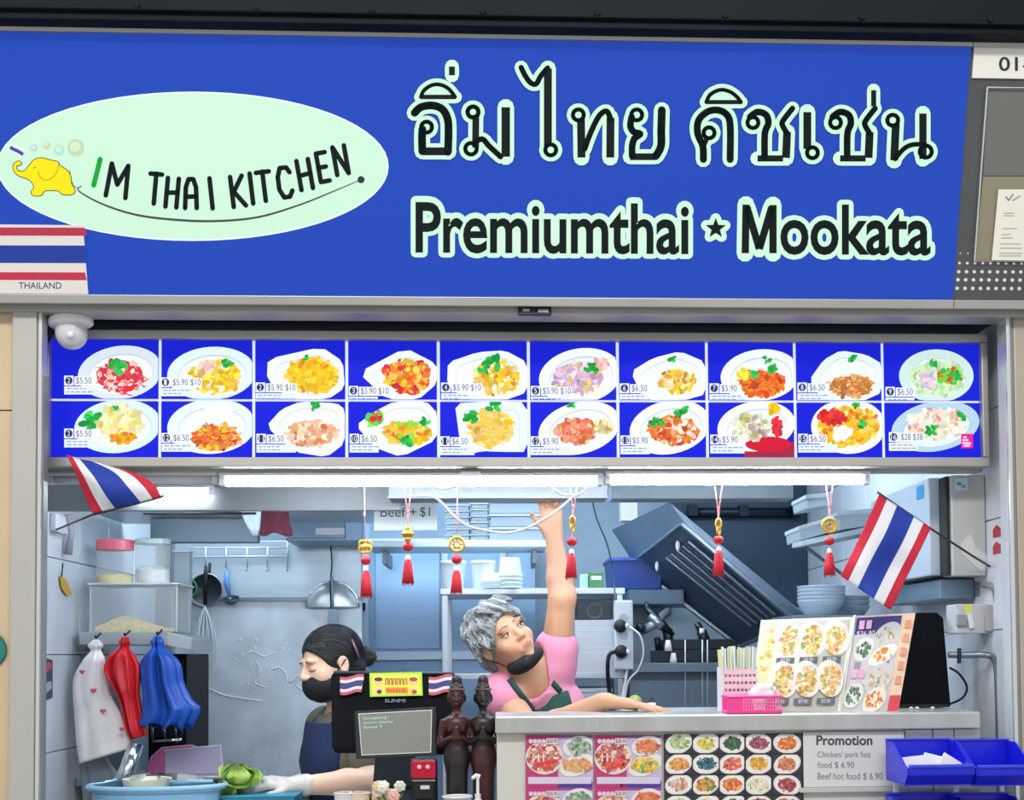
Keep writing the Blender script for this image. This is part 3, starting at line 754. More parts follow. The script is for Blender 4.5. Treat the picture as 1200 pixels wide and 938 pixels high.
for r_ in range(2):
    for c_ in range(10):
        plate, heaps, leaves, tag_, price, num = D[r_*10+c_]
        x0, x1 = xw[c_]+.0042*(c_ > 0), xw[c_+1]-.0042*(c_ < 9)
        z0, z1 = (zmid+.0032, mz1) if r_ == 0 else (mz0, zmid-.0032)
        panel = MB().box(x0, x1, MY-.001, MY+.0035, z0, z1).build('menu_panel', menu_blue, menu)
        def PC(px, py, x0=x0, x1=x1, z0=z0, z1=z1):
            p = PM(px, py); return Vector((min(max(p.x, x0), x1), p.y, min(max(p.z, z0), z1)))
        pr = Print(PC, (0, -1, 0), .0003, .0016); pr.h0 = .0022
        if r_ == 1 and c_ == 7:
            pr.poly([(872, 518), (931, 518), (931, 536), (872, 536)], '#A82848'); pr.layer()
        if plate[0] == 'e':
            _, cx, cy, rx, ry, rot, pc = plate
            pr.ellipse(cx, cy, rx*1.04, ry*1.04, pc, rot, 40); pr.layer(); pr.ellipse(cx+1, cy+1.5, rx*.80, ry*.78, '#C9DCE6' if pc != '#B9D8EE' else '#A8C8E2', rot, 32); pr.layer(); pr.ellipse(cx+1, cy+2.4, rx*.78, ry*.75, '#F2FAFB' if pc != '#B9D8EE' else '#E6F3FA', rot, 32)
        else:
            q = corner_cut(plate[1]); gx, gy = sum(p[0] for p in q)/len(q), sum(p[1] for p in q)/len(q); pr.poly(q, plate[2]); pr.layer(); pr.poly([(gx+(x-gx)*.80, gy+1+(y-gy)*.78) for x, y in q], '#D3E3EA'); pr.layer(); pr.poly([(gx+(x-gx)*.78, gy+1.8+(y-gy)*.75) for x, y in q], '#F2FAFB'); pr.layer()
        if r_ == 1 and c_ == 1: pr.layer(); pr.ellipse(256, 488, 19, 15, '#F2F8F8', n=24); pr.ellipse(257, 486, 16, 12, '#FFFFFF', n=24)
        if r_ == 1 and c_ == 7: pr.layer(); pr.ellipse(900, 521, 27, 9, '#D81838')
        pr.h0 = pr.lvl+.0003
        for cx, cy, rx, ry, cols, n_, nd in heaps: heap(pr, cx, cy, rx, ry, cols, n_, noodle=nd)
        for lx, ly, lr in leaves: leaf(pr, lx, ly, lr)
        o = pr.build('dish_picture', menu_print, panel)
        # number box, price and the two-line dish name strip
        pr = Print(PC, (0, -1, 0), .0003, .0052)
        tx, ty = tag_
        pr.rect(tx, ty+12.5, tx+34+6*(c_ % 3), ty+22, '#E6F2FF'); pr.rect(tx, ty, tx+11, ty+11.5, '#F2F8FF'); pr.rect(tx+12, ty+1, tx+15+len(price)*3.7, ty+11.5, '#F4FAFF'); pr.layer()
        pr.ellipse(tx+5.5, ty+5.7, 4.4, 4.6, '#2A3468', n=16); pr.layer()
        pr.text(num, tx+5.5-1.5*len(num), ty+2.6, tx+5.5+1.5*len(num), ty+8.8, '#F5FAFF')
        pr.text(price, tx+14, ty+2, tx+13.5+len(price)*3.7, ty+10.5, '#5A6890')
        for k in range(2):
            xx = tx+3
            while xx < tx+26+((c_*5+k*7) % 9)-k*5:
                w_ = rng.uniform(2.5, 6); pr.stroke([(xx, ty+15.2+k*3.8), (xx+w_, ty+15.2+k*3.8)], 1.1, '#8894B4', round_=False); xx += w_+1.6
        pr.build('price_label', menu_print, panel)
        if r_ == 1 and c_ == 9:
            pr = Print(PC, (0, -1, 0), .0003, .0052)
            pr.rect(1125.5, 509, 1139.5, 526, '#F0209A'); pr.layer()
            for yy, a0, a1 in ((513, 1128, 1132), (516.5, 1127, 1134), (520, 1127, 1137), (523, 1128, 1136)): pr.stroke([(a0, yy), (a1, yy)], 2.2, '#FFD8F2', round_=False)
            pr.build('pink_badge', menu_print, panel)
# ================================================================ tube lights, cable, camera, flags and charms
tube_on = glow('lit_tube', '#E4F1FF', 58.0)
fixt = mat('light_fixture', '#D9DEE2', .35, .1)
# aluminium rail under the menu board
rail = MB(); a = P(56, 555, .16); b = P(1150, 549, .16)
rail.box(a.x, b.x, .15, .19, b.z-.012, b.z+.008)
struct(rail.build('trim_12', alu, bevel=.002))
def tube_light(pxa, pxb, pya, pyb, Y, rad, lit, label, grp=None):
    A, B = P(pxa, pya, Y), P(pxb, pyb, Y); B.z = A.z = (A.z+B.z)/2
    t = thing('tube_light', label, 'tube light', (A+B)/2+Vector((0, 0, -rad)), grp)
    MB().box(A.x, B.x, Y-.02, Y+.02, A.z+rad*.75, A.z+rad*.75+.010).build('housing', fixt, t, bevel=.003)
    MB().tube([A+Vector((.02, 0, 0)), B-Vector((.02, 0, 0))], rad, 14).build('tube', tube_on if lit else mat('unlit_tube', '#DADFE3', .3), t, smooth=True)
    for q, s_ in ((A, 1), (B, -1)):
        MB().box(q.x, q.x+s_*.018, Y-rad*1.05, Y+rad*1.05, A.z-rad*1.05, A.z+rad*.74).build('end_cap', fixt, t, bevel=.004)
    return t
tube_light(258, 706, 565, 563, .16, .0145, True, 'lit tube light under the menu board on the side of the dome camera')
tube_light(708, 1018, 563, 561.5, .16, .0145, True, 'lit tube light under the menu board on the side of the larger flag')
tube_light(56, 256, 563, 562.5, .17, .0125, False, 'unlit grey tube light end behind the draped flag')
tube_light(150, 251, 576, 576, .638, .010, True, 'short lit tube deeper in the kitchen behind the draped flag')
# white cable swagged below the tubes
cab = thing('white_cable', 'loose white cable swagged below the tube lights between two charms', 'cable', P(590, 625, .14))
def cable(px, r_, m, par, nm='cable', Y=.14, n=8):
    pts = [P(x, y, yy) for x, y, yy in [(q if len(q) == 3 else (*q, Y)) for q in px]]
    return MB().tube(catmull([tuple(p) for p in pts], n), r_, 8).build(nm, m, par, smooth=True)
wcab = mat('white_cable_sheath', '#E9EBEC', .35)
cable([(482, 582), (505, 582), (518, 590), (532, 605), (550, 617), (570, 622), (592, 625), (612, 621), (632, 612), (655, 597), (674, 580)], .0031, wcab, cab)
cable([(646, 569), (655, 578), (668, 581), (680, 579), (690, 570)], .0031, wcab, cab)
cable([(495, 560), (508, 570), (520, 573), (532, 570), (540, 562)], .0024, wcab, cab)
MB().box(P(540, 560, .13).x, P(563, 560, .13).x, .125, .145, P(540, 559, .13).z, P(540, 553, .13).z).build('joint_box', wcab, cab, bevel=.002)
# dome camera
c = P(83, 378, .04)
dc = thing('dome_camera', 'white dome security camera over the corner of the menu board', 'camera', (c.x, c.y, c.z-.07))
MB().lathe(c, [(0, .012), (.052, .012), (.056, .006), (.056, -.006), (.046, -.012), (0, -.012)], 28, rotm('Y', -6)).build('base', white_p, dc, smooth=True, bevel=.001)
MB().lathe(c+Vector((0, 0, -.012)), [(.040, 0), (.0405, -.012)]+[(.0405*math.cos(R(a)), -.018-.042*math.sin(R(a))) for a in range(0, 91, 10)], 28, rotm('Y', -6)).build('dome', mat('camera_dome', '#D5D8DC', .12), dc, smooth=True)
MB().ell(c+Vector((.012, -.036, -.042)), (.010, .010, .010)).build('lens', mat('lens_glass', '#F0F4F8', .05), dc, smooth=True)
MB().obox(P(58, 388, .06), (.008, .012, .03), rotm('Y', 25)).build('bracket', rubber, dc, bevel=.002)

# ---- charms
cord = mat('pink_cord', '#D9838C', .7); gold = mat('gold_metal', '#D9B54A', .3, .7); redb = mat('red_bead', '#C2172B', .25)
tass = mat('red_tassel', '#C81D33', .6, 0, var=.25, vscale=30, stretch=(40, 40, 1)); whiteb = mat('white_bead', '#F0ECE6', .3)
def charm(px, ytop, yg, yb, yt0, yt1, Y, kind, label, loopcord=True, tilt=0):
    k = SC(Y); top = P(px, ytop, Y); g = P(px+tilt, yg, Y); bd = P(px+tilt*1.6, yb, Y); t0 = P(px+tilt*1.8, yt0, Y); t1 = P(px+tilt*2.4, yt1, Y)
    t = thing('hanging_charm', label, 'charm', t1, 'red tassel charms hanging under the tube lights')
    m = MB()
    if loopcord:
        kn = P(px, ytop+(yg-ytop)*.55, Y)
        for s_ in (-1, 1): m.tube([top+Vector((s_*4.5*k, 0, 0)), kn+Vector((s_*.6*k, 0, 0)), g], .0017, 6)
        m.ell(kn, (.004, .004, .008)); m.tube([kn, g], .0028, 6)
    else:
        m.tube([top, g], .0011, 6)
        m.ell(P(px, ytop+(yg-ytop)*.5, Y), (.0035, .0035, .008))
    m.tube([g, t0], .0012, 6)
    m.build('cord', cord, t, smooth=True)
    r_ = 8.2*k; F = rotm('X', 90)
    m = MB()
    if kind == 'coin':
        m.torus(g, r_, r_*.22, F, 24, 8); m.torus(g, r_*.42, r_*.16, F, 16, 6)
        for a in range(0, 360, 45): m.tube([g+Vector((r_*.45*math.cos(R(a)), 0, r_*.45*math.sin(R(a)))), g+Vector((r_*math.cos(R(a)), 0, r_*math.sin(R(a))))], r_*.12, 6)
    elif kind == 'ingot':
        m.ell(g, (r_*.85, r_*.6, r_*.62)); m.ell(g+Vector((0, 0, r_*.75)), (r_*.45, r_*.45, r_*.5)); m.ell(g-Vector((0, 0, r_*.75)), (r_*.5, r_*.5, r_*.42))
        m.torus(g, r_*.8, r_*.18, None, 18, 6)
    elif kind == 'knot':
        for a in range(4): m.torus(g+Vector((r_*.5*math.cos(R(45+90*a)), 0, r_*.5*math.sin(R(45+90*a)))), r_*.5, r_*.2, F, 16, 6)
        m.ell(g, r_*.45)
    else:
        m.torus(g+Vector((0, 0, r_*.5)), r_*.5, r_*.2, F, 16, 6, sq=(.7, 1.3)); m.torus(g-Vector((0, 0, r_*.5)), r_*.45, r_*.18, F @ rotm('Y', 40), 16, 6, sq=(.7, 1.2))
    m.build('ornament', gold, t, smooth=True)
    MB().ell(bd, (6.2*k, 6.2*k, 5.4*k)).build('bead', redb, t, smooth=True)
    MB().ell(t0+Vector((0, 0, 1.5*k)), (3.2*k, 3.2*k, 4.2*k)).build('tassel_cap', whiteb, t, smooth=True)
    d = (t1-t0); m = MB(); m.tube([t0, t0+d*.15, t0+d*.6, t1], [3*k, 4.4*k, 5.6*k, 6.6*k], 14)
    for i in range(14):
        a = 2*math.pi*i/14; o_ = Vector((math.cos(a), math.sin(a), 0))
        m.tube([t0+d*.1+o_*4.0*k, t0+d*.6+o_*5.6*k, t1+o_*6.6*k+Vector((0, 0, -1.5*k*(i % 3)))], .0011, 4)
    m.build('tassel', tass, t, smooth=True)
charm(427, 566, 641, 657, 669, 699, .195, 'knot', 'smaller charm with gold knot nearest the steel back panel', False, 1)
charm(478, 569, 626, 641, 656, 684, .15, 'ingot', 'charm with gold ingot hanging over the paper beef price sign', True)
charm(536, 566, 638, 656, 669, 695, .195, 'coin', 'charm with gold coin on a thin cord over white tubs', False, -.5)
charm(672, 569, 615, 635, 649, 677, .15, 'twist', 'charm with twisted gold ornament beside the raised arm', True, -1.2)
charm(842, 570, 618, 633, 646, 674, .15, 'twist', 'charm with small gold ornament in front of the range hood', True)
charm(972, 566, 616, 634, 648, 674, .15, 'coin', 'charm with large gold coin beside the larger flag', True)

# ---- two Thai flags on sticks
cloth = ink_mat('flag_cloth', .75)
stick_m = mat('flag_stick', '#2E3238', .5)
FR, FW_, FB = '#C9203C', '#E9ECF2', '#1F3FA8'
def stripe(t): return FR if t < 1/6 or t >= 5/6 else (FB if 1/3 <= t < 2/3 else FW_)
def flag(rows, sticks, label, base):
    t = thing('thai_flag', label, 'flag', base)
    nr, nc = 16, 36; ctl = [catmull(r_, 12) for r_ in rows]; g = []
    for r_ in ctl:
        q = np.array(r_); idx = np.linspace(0, len(q)-1, nc+1)
        g.append([tuple(np.array([np.interp(i, range(len(q)), q[:, k]) for k in range(3)])) for i in idx])
    colsr = [catmull([row[j] for row in g], 6) for j in range(nc+1)]
    rows2 = [[colsr[j][i] for j in range(nc+1)] for i in range(len(colsr[0]))]
    m = MB().sheet([[tuple(p) for p in r_] for r_ in rows2], inks=lambda i, j: stripe((j+.5)/nc))
    m.build('cloth', cloth, t, smooth=True, solid=.0012, fixn=False)
    MB().tube(sticks, .0032, 8).build('stick', stick_m, t, smooth=True)
    return t
Pt = lambda *a: tuple(P(*a))
flag([[Pt(78, 533, .02), Pt(93, 538, .05), Pt(108, 541, .03), Pt(128, 546, .07)],
      [Pt(89, 556, .03), Pt(110, 559, .0), Pt(134, 554, .03), Pt(162, 556, .07)],
      [Pt(99, 580, .04), Pt(124, 581, .015), Pt(150, 571, .02), Pt(182, 570, .05)],
      [Pt(109, 602, .05), Pt(135, 596, .05), Pt(165, 589, .05), Pt(189, 582, .05)]],
     [P(66, 621, .35), P(107, 604, .053), P(188, 583, .053), P(192, 581, .05)], 'small draped Thai flag under the corner of the menu board', P(130, 603, .05))
flag([[Pt(1030, 580, .12), Pt(1051, 593, .12), Pt(1071, 606, .12), Pt(1091, 619, .12)],
      [Pt(1016, 611, .10), Pt(1038, 624, .09), Pt(1058, 635, .11), Pt(1077, 648, .10)],
      [Pt(1000, 645, .12), Pt(1022, 654, .10), Pt(1041, 667, .13), Pt(1061, 680, .12)],
      [Pt(985, 675, .10), Pt(1005, 689, .11), Pt(1024, 702, .09), Pt(1044, 715, .11)]],
     [P(1028, 577, .124), P(1091, 620, .124), P(1140, 652, .16), P(1166, 668, .213)], 'larger Thai flag hanging from a stick beside the grey cabinets', P(1040, 712, .1))
# ================================================================ inside the kitchen
ksteel = mat('kitchen_steel', '#B9C8D3', .34, .25, var=.14, vscale=4, stretch=(1, 1, 6))
ksteel2 = mat('kitchen_steel_sheet', '#DCE7EF', .34, .08, var=.2, vscale=7)
kpaint = mat('blue_grey_enamel', '#92B4D2', .38, .15, var=.06)
kdark = mat('dark_steel', '#364558', .36, .35, var=.25, vscale=3)
wire_m = mat('bright_wire', '#DFE5E9', .3, .3)
chrome = mat('chrome', '#CDD5DA', .15, .95)
def frost(name, c, al): return mat(name, c, .35, 0, alpha=al)
clear_p = frost('clear_plastic', '#D5DEE3', .38)
frost_w = frost('frosted_plastic', '#DDE6EA', .72)

# overhead exhaust duct on the left and beams in the middle
oh = thing('exhaust_canopy', 'long grey exhaust canopy overhead behind the draped flag', 'canopy', P(260, 610, .9))
y0, y1 = .66, 1.5
zc = pz(260, 599, y0)
MB().box(XL+.02, pxx(470, 590, y0), y0, y0+.02, zc, zc+.16).build('front_lip', alu_dark, oh, bevel=.003)
MB().box(XL+.02, pxx(470, 590, y0), y0+.021, y1, zc+.05, zc+.08).build('underside', ksteel, oh)
MB().box(pxx(176, 620, 1.3), pxx(302, 620, 1.3), 1.3, 1.35, pz(250, 636, 1.3), zc+.049).build('rear_lip', mat('lip_grey', '#6C7C8A', .4, .3), oh, bevel=.003)
MB().tube([P(168, 602, y0-.004), P(300, 602, y0-.004)], .004, 6).build('lip_strip', rubber, oh)
cl = thing('added_canopy_lamp', 'slim added lamp hidden under the grey exhaust canopy to brighten the steel panel', 'lamp', (P(270, 600, .95).x, .72, zc+.02))  # added lamp, hidden behind the front lip, to brighten the steel panel
lx0, lx1 = pxx(110, 600, .95), pxx(420, 600, .95)
MB().box(lx0, lx1, .70, .74, zc+.042, zc+.0495).build('housing', fixt, cl, bevel=.002)
MB().tube([(lx0+.02, .72, zc+.032), (lx1-.02, .72, zc+.032)], .0095, 12).build('tube', glow('added_canopy_tube', '#E4F1FF', 34.0), cl, smooth=True)
bmm = thing('overhead_beam', 'grey steel beam running overhead between the charms', 'beam', P(580, 588, .5))
a, b = P(455, 584, .48), P(712, 584, .48)
MB().box(a.x, b.x, .48, .6, a.z, a.z+.22).build('beam_box', mat('beam_grey', '#8C9298', .45, .3), bmm, bevel=.003)
MB().box(a.x, b.x, .47, .48, a.z-.002, a.z+.008).build('beam_edge', alu_dark, bmm)
bm2 = thing('lamp_batten', 'pale metal batten overhead in front of the range hood', 'batten', P(820, 583, .92))
a, b = P(716, 586, .92), P(928, 581, .92)
MB().box(a.x, b.x, .9, 1.0, a.z, a.z+.05).build('batten_box', mat('pale_metal', '#8F9AA2', .4, .3, var=.08), bm2, bevel=.003)
MB().box(a.x, b.x, .92, .98, a.z+.051, a.z+.3).build('batten_web', alu_dark, bm2)

# steel splash panel on the left with tool rail
SY = 1.70
sp = thing('steel_splash_panel', 'scuffed steel splash panel behind the woman in the navy apron', 'panel', P(320, 930, SY))
xa, xb = pxx(205, 800, SY), pxx(424, 800, SY)
zs = [.75, pz(320, 704, SY), pz(320, 634, SY)]
MB().box(xa, xb, SY, SY+.03, zs[0], zs[1]-.002).build('lower_sheet', ksteel2, sp, bevel=.002)
MB().box(xa, xb, SY-.006, SY+.03, zs[1]+.001, zs[2]).build('upper_sheet', ksteel, sp, bevel=.002)
MB().box(xa, xb, SY-.012, SY-.0065, zs[1]-.004, zs[1]+.012).build('seam_strip', mat('seam_strip', '#7F8D97', .4, .6), sp)
for px, py in ((281, 750), (300, 750)):
    MB().ell(P(px, py, SY-.003), (.006, .004, .006)).build('screw_cover', white_p, sp, smooth=True)
# splashed grease and dough marks
mk = MB(); rg = random.Random(3)
def smear(pts, w):
    q = catmull(pts, 6)
    mk.tube([P(x, y, SY-.0005) for x, y in q], w, 5, flat=1.0)
for pts in ([(340, 800), (352, 790), (348, 805), (368, 812)], [(318, 785), (328, 783), (335, 790), (336, 800)], [(232, 808), (245, 808), (262, 815), (290, 820), (306, 822)], [(284, 770), (296, 764), (310, 770), (322, 764)], [(300, 775), (306, 790), (298, 800), (312, 806)]): smear(pts, .0036)
for i in range(46):
    c = P(305+rg.gauss(0, 16), 788+rg.gauss(0, 14), SY-.0004); mk.ell(c, (rg.uniform(.002, .008), .0012, rg.uniform(.002, .006)), None, 6, 4)
for i in range(14):
    c = P(310+rg.gauss(0, 28), 880+rg.gauss(0, 12), SY-.0004); mk.ell(c, (rg.uniform(.002, .007), .0012, rg.uniform(.002, .004)), None, 6, 4)
o = mk.build('dried_splashes', mat('dried_splash', '#E4E9EC', .6), sp, smooth=True); o['kind'] = 'stuff'
rl = thing('tool_rail', 'white wire hook rail on the steel panel', 'rail', P(280, 672, SY-.03))
Yr = SY-.03
for nm, py in (('rail_bar', 643), ('rail_bar', 653)):
    MB().tube([P(222, py, Yr), P(338, py-1, Yr)], .0035, 8).build(nm, wire_m, rl, smooth=True)
for px in (241, 265, 289.5, 313.5, 337):
    t = P(px, 641 if px < 330 else 630, Yr-.004); d = P(px, 668, Yr-.004)
    MB().tube([t, d, d+Vector((0, -.012, -.006)), d+Vector((0, -.02, .004))], .0032, 8).build('hook', wire_m, rl, smooth=True)
for px in (224, 336): MB().tube([P(px, 648, Yr), P(px, 648, SY-.007)], .003, 6).build('rail_stub', wire_m, rl)
# whisk
wk = thing('whisk', 'steel wire whisk hanging from the hook rail', 'whisk', P(239, 790, SY-.05))
Yw = SY-.05
MB().tube([P(241, 664, Yw), P(241, 676, Yw), P(240.5, 709, Yw)], [.006, .009, .008], 10).build('handle', rubber, wk, smooth=True)
for i in range(6):
    an = math.pi*i/6; dx, dy = math.cos(an), math.sin(an); k = SC(Yw); pts = []
    for f_ in range(0, 41):
        s_ = 1-abs(f_-20)/20; sg = -1 if f_ < 20 else 1
        w_ = 13.5*(math.sin(math.pi/2*s_/.68) if s_ < .68 else math.sqrt(max(0, 1-((s_-.68)/.32)**2)))
        p = P(240, 709+80*s_, Yw); pts.append(p+Vector((sg*w_*k*dx, sg*w_*k*dy*.8, 0)))
    MB().tube(pts, .0024, 5).build('wire_loop', wire_m, wk, smooth=True)
# frying pan, ladle with blue handle, green strainer
pan = thing('frying_pan', 'dark round pan hanging behind the whisk', 'pan', P(243, 712, SY-.04))
F = rotm('X', 90); c = P(243, 692, SY-.012)
MB().lathe(c, [(0, .004), (.052, .004), (.062, .026), (.064, .026), (.055, 0), (0, 0)], 28, F).build('bowl', mat('pan_black', '#3A4148', .45, .4), pan, smooth=True)
MB().torus(c+Vector((0, -.026, 0)), .064, .003, F, 28, 6).build('rim', steel, pan, smooth=True)
MB().tube([P(245, 678, SY-.03), P(246, 660, SY-.03)], .005, 8).build('handle', rubber, pan, smooth=True)
ld = thing('ladle', 'ladle with a light blue handle hanging beside the dark pan', 'ladle', P(269, 708, SY-.05))
MB().tube([P(265, 668, SY-.05), P(266, 685, SY-.05), P(269, 700, SY-.05)], [.006, .012, .006], 8, flat=.5).build('handle', mat('blue_plastic_light', '#5B93D2', .35), ld, smooth=True)
c = P(271, 701, SY-.05)
MB().lathe(c, [(.03*math.cos(R(a)), -.028*math.sin(R(a))) for a in range(0, 91, 15)], 20, rotm('X', 25)).build('bowl', mat('ladle_steel', '#69747C', .25, .8), ld, smooth=True, solid=.002)
gs = thing('green_strainer', 'small green plastic strainer beside the clear storage tubs', 'strainer', P(219, 702, SY-.05))
c = P(219, 690, SY-.035)
MB().torus(c, .038, .004, F, 24, 6).build('rim', mat('green_plastic', '#1E8A62', .35), gs, smooth=True)
MB().lathe(c, [(.037*math.cos(R(a)), -.03*math.sin(R(a))) for a in range(0, 91, 15)], 20, rotm('X', 90)).build('mesh_bowl', mat('green_mesh', '#2A9A70', .6), gs, smooth=True)
# dome in place of a lamp reflection, and pale turner hanging on the right of the panel
lid = thing('reflection_dome', 'pale dome standing in for a lamp reflection on the steel panel seam', 'lid', P(388, 717, SY-.03))
c = P(390, 712, SY-.014)
MB().lathe(c, [(0, .028), (.05, .026), (.085, .016), (.1, .003), (.102, 0), (.098, 0)], 26, rotm('X', 90), a0=0, a1=math.pi).build('dome', mat('reflection_steel', '#C6CDD0', .3, .5), lid, smooth=True)
MB().tube([c+Vector((.102*math.cos(R(a)), -.002, .102*math.sin(R(a)))) for a in range(0, 181, 10)], .004, 6).build('rim', chrome, lid, smooth=True)
tr = thing('turner', 'pale grey slotted turner hanging on a dark cable', 'turner', P(391, 740, SY-.06))
MB().tube([P(387, 630, SY-.05), P(389, 660, SY-.05), P(387, 685, SY-.05), P(388, 716, SY-.05)], .003, 6).build('cord', rubber, tr, smooth=True)
MB().tube([P(389, 676, SY-.055), P(390, 714, SY-.055)], .005, 8).build('handle', mat('turner_grey', '#8FA6B4', .4), tr, smooth=True)
MB().slab([P(x, y, SY-.055) for x, y in ((385, 714), (395, 714), (399, 738), (383, 738))], (0, -.004, 0)).build('blade', mat('turner_grey', '#8FA6B4', .4), tr)

# low cupboard row overhead in the back, maroon cloth, small details
ck = thing('wall_cupboard', 'blue grey wall cupboard high above the steel panel', 'cupboard', P(380, 634, 1.5))
a, b = P(335, 634, 1.45), P(425, 588, 1.45)
MB().box(a.x, b.x, 1.45, 1.69, a.z, b.z+.1).build('body', kpaint, ck, bevel=.003)
MB().box(pxx(337, 600, 1.44), pxx(404, 600, 1.44), 1.435, 1.449, a.z+.008, b.z+.09).build('door', mat('cupboard_door', '#7E99B2', .35, .15), ck, bevel=.002)
MB().box(pxx(370, 600, 1.43), pxx(404, 600, 1.43), 1.425, 1.4345, pz(390, 627, 1.43), pz(390, 619, 1.43)).build('label_plate', mat('label_white', '#E6EDF0', .4), ck)
rag = thing('maroon_cloth', 'maroon cloth hung under the exhaust canopy', 'cloth', P(318, 628, .98))
rows = []
for i in range(7):
    t = i/6; rows.append([tuple(P(304+j*5-3*math.sin(t*3)+(6*t if j > 5 else 0), 590+t*37+(3*math.sin(j*1.3) if i == 6 else 0), .97+.012*math.sin(j*1.9+i*.6))) for j in range(8)])
MB().sheet(rows).build('fabric', mat('maroon_fabric', '#5A1E2E', .85, var=.2), rag, smooth=True, solid=.004, sub=1)
MB().box(pxx(306, 590, .97), pxx(312, 590, .97), .96, .985, pz(308, 592, .97), zc+.05).build('hanger', rubber, rag)
bgp = thing('plastic_pouch', 'clear plastic pouch hanging beside the maroon cloth', 'pouch', P(293, 625, .9))
rows = [[tuple(P(x0_+(x1_-x0_)*j/5, y_, .92+.008*math.sin(j*2+i))) for j in range(6)] for i, (x0_, x1_, y_) in enumerate(((268, 300, 578), (274, 305, 590), (282, 306, 602), (290, 305, 618), (296, 303, 628)))]
MB().sheet(rows).build('film', frost('pouch_film', '#C8D8E8', .45), bgp, smooth=True, solid=.001)
MB().tube([P(268, 578, .92), P(302, 578, .92)], .003, 6).build('clip', white_p, bgp)

# tall steel cupboard in the middle of the back wall
CY = 1.98
tc_ = thing('steel_cupboard', 'tall blue grey steel cupboard behind the counter terminal', 'cupboard', P(472, 938, CY))
xa, xb = pxx(425, 750, CY), pxx(530, 750, CY); ztop = pz(470, 634, CY)
MB().box(xa, xb+.35, CY+.01, YB-.003, .3, ztop).build('carcass', kpaint, tc_)
for x in (xa, pxx(518, 750, CY), xb+.2): MB().box(x, x+.026, CY-.012, CY+.0095, .3, ztop).build('stile', mat('stile_steel', '#C3D3E0', .35, .2), tc_, bevel=.002)
for py in (637, 769, 860): MB().box(xa+.027, xb+.199, CY-.01, CY+.0095, pz(470, py+5, CY), pz(470, py-5, CY)).build('rail', mat('stile_steel', '#C3D3E0', .35, .2), tc_, bevel=.002)
MB().box(pxx(440, 700, CY), pxx(515, 700, CY), CY-.004, CY+.0095, pz(470, 761, CY), pz(470, 645, CY)).build('door', mat('cup_door', '#92B6D8', .32, .15), tc_, bevel=.002)
for x0_, x1_ in ((438, 472), (474, 515)): MB().box(pxx(x0_, 800, CY), pxx(x1_, 800, CY), CY-.004, CY+.0095, pz(470, 853, CY), pz(470, 776, CY)).build('drawer', mat('cup_drawer', '#7FA2C2', .32, .15), tc_, bevel=.002)
MB().box(pxx(418, 710, CY-.02), pxx(428, 710, CY-.02), CY-.03, CY-.0125, pz(420, 716, CY), pz(420, 707, CY)).build('latch', rubber, tc_)
pr = Print(lambda x, y: P(x, y, CY-.0045), (0, -1, 0), .0003)
for i in range(6):
    x = 441+i*7; pr.stroke([(x, 717), (x, 737)], 1.2, '#9DB4C8', round_=False); pr.stroke([(x-2, 722+(i*5) % 9), (x+4, 722+(i*5) % 9)], 1.2, '#9DB4C8', round_=False)
pr.build('faded_lettering', ink_mat('flat_print', .5), tc_)
# upper wall shelf over the cupboard with stacked lids and trays
uy = 1.55
us = thing('upper_shelf', 'steel wall shelf holding clear trays under the overhead beam', 'shelf', P(540, 645, uy))
za = pz(540, 634, uy)
MB().box(pxx(430, 634, uy), pxx(640, 634, uy), uy-.02, uy+.28, za-.026, za).build('board', mat('stile_steel', '#C3D3E0', .35, .2), us, bevel=.003)
for px in (445, 625): MB().box(pxx(px, 640, uy), pxx(px, 640, uy)+.015, uy+.1, uy+.41, za-.08, za-.027).build('bracket', alu_dark, us)
for k, (x0_, x1_, y0_, cc) in enumerate(((522, 550, 592, .5), (552, 572, 590, .55), (574, 636, 587, .45))):
    n_ = 6 if k < 2 else 3
    zz = za+.001; hh = (pz(x0_, y0_, uy)-za)/n_
    for i in range(n_):
        t = thing('clear_tray', nth(i, n_)+[' clear tray of the narrow stack next to the beef price sign', ' clear tray of the middle stack on the upper shelf', ' wide clear crate on the upper shelf beside the raised hand'][k], 'tray', ((pxx(x0_, 620, uy)+pxx(x1_, 620, uy))/2, uy+.08, zz), 'clear trays on the upper shelf')
        MB().box(pxx(x0_, 620, uy)+.002*(i % 2), pxx(x1_, 620, uy)-.002*(i % 2), uy, uy+.16, zz, zz+hh*.82).build('tray', frost('tray_clear', '#A9B8C4', .6), t, bevel=.004)
        MB().box(pxx(x0_, 620, uy)-.002, pxx(x1_, 620, uy)+.002, uy-.003, uy+.163, zz+hh*.83, zz+hh*.97).build('tray_rim', frost('tray_rim', '#C5D0D8', .8), t)
        zz += hh
# paper price sign
ps = thing('price_sign', 'white paper sign reading Beef +$1 behind a charm', 'sign', P(477, 622, .95))
a, b = P(438.5, 622, .95), P(512, 587, .95)
MB().box(a.x, b.x, .945, .95, a.z, b.z+.03).build('paper', mat('paper_white', '#DCE5E6', .6), ps)
pr = Print(lambda x, y: P(x, y, .9445), (0, -1, 0), .0003); pr.text('Beef +', 446, 594.5, 488, 606, '#4A5258'); pr.text('$1', 492, 594.5, 504, 607, '#4A5258')
pr.build('lettering', ink_mat('flat_print', .5), ps)
for px in (445, 505): MB().tube([P(px, 588, .948), P(px, 588, .948)+Vector((0, 0, ZC-pz(px, 588, .948)-.001))], .0015, 5).build('hanging_string', wire_m, ps)

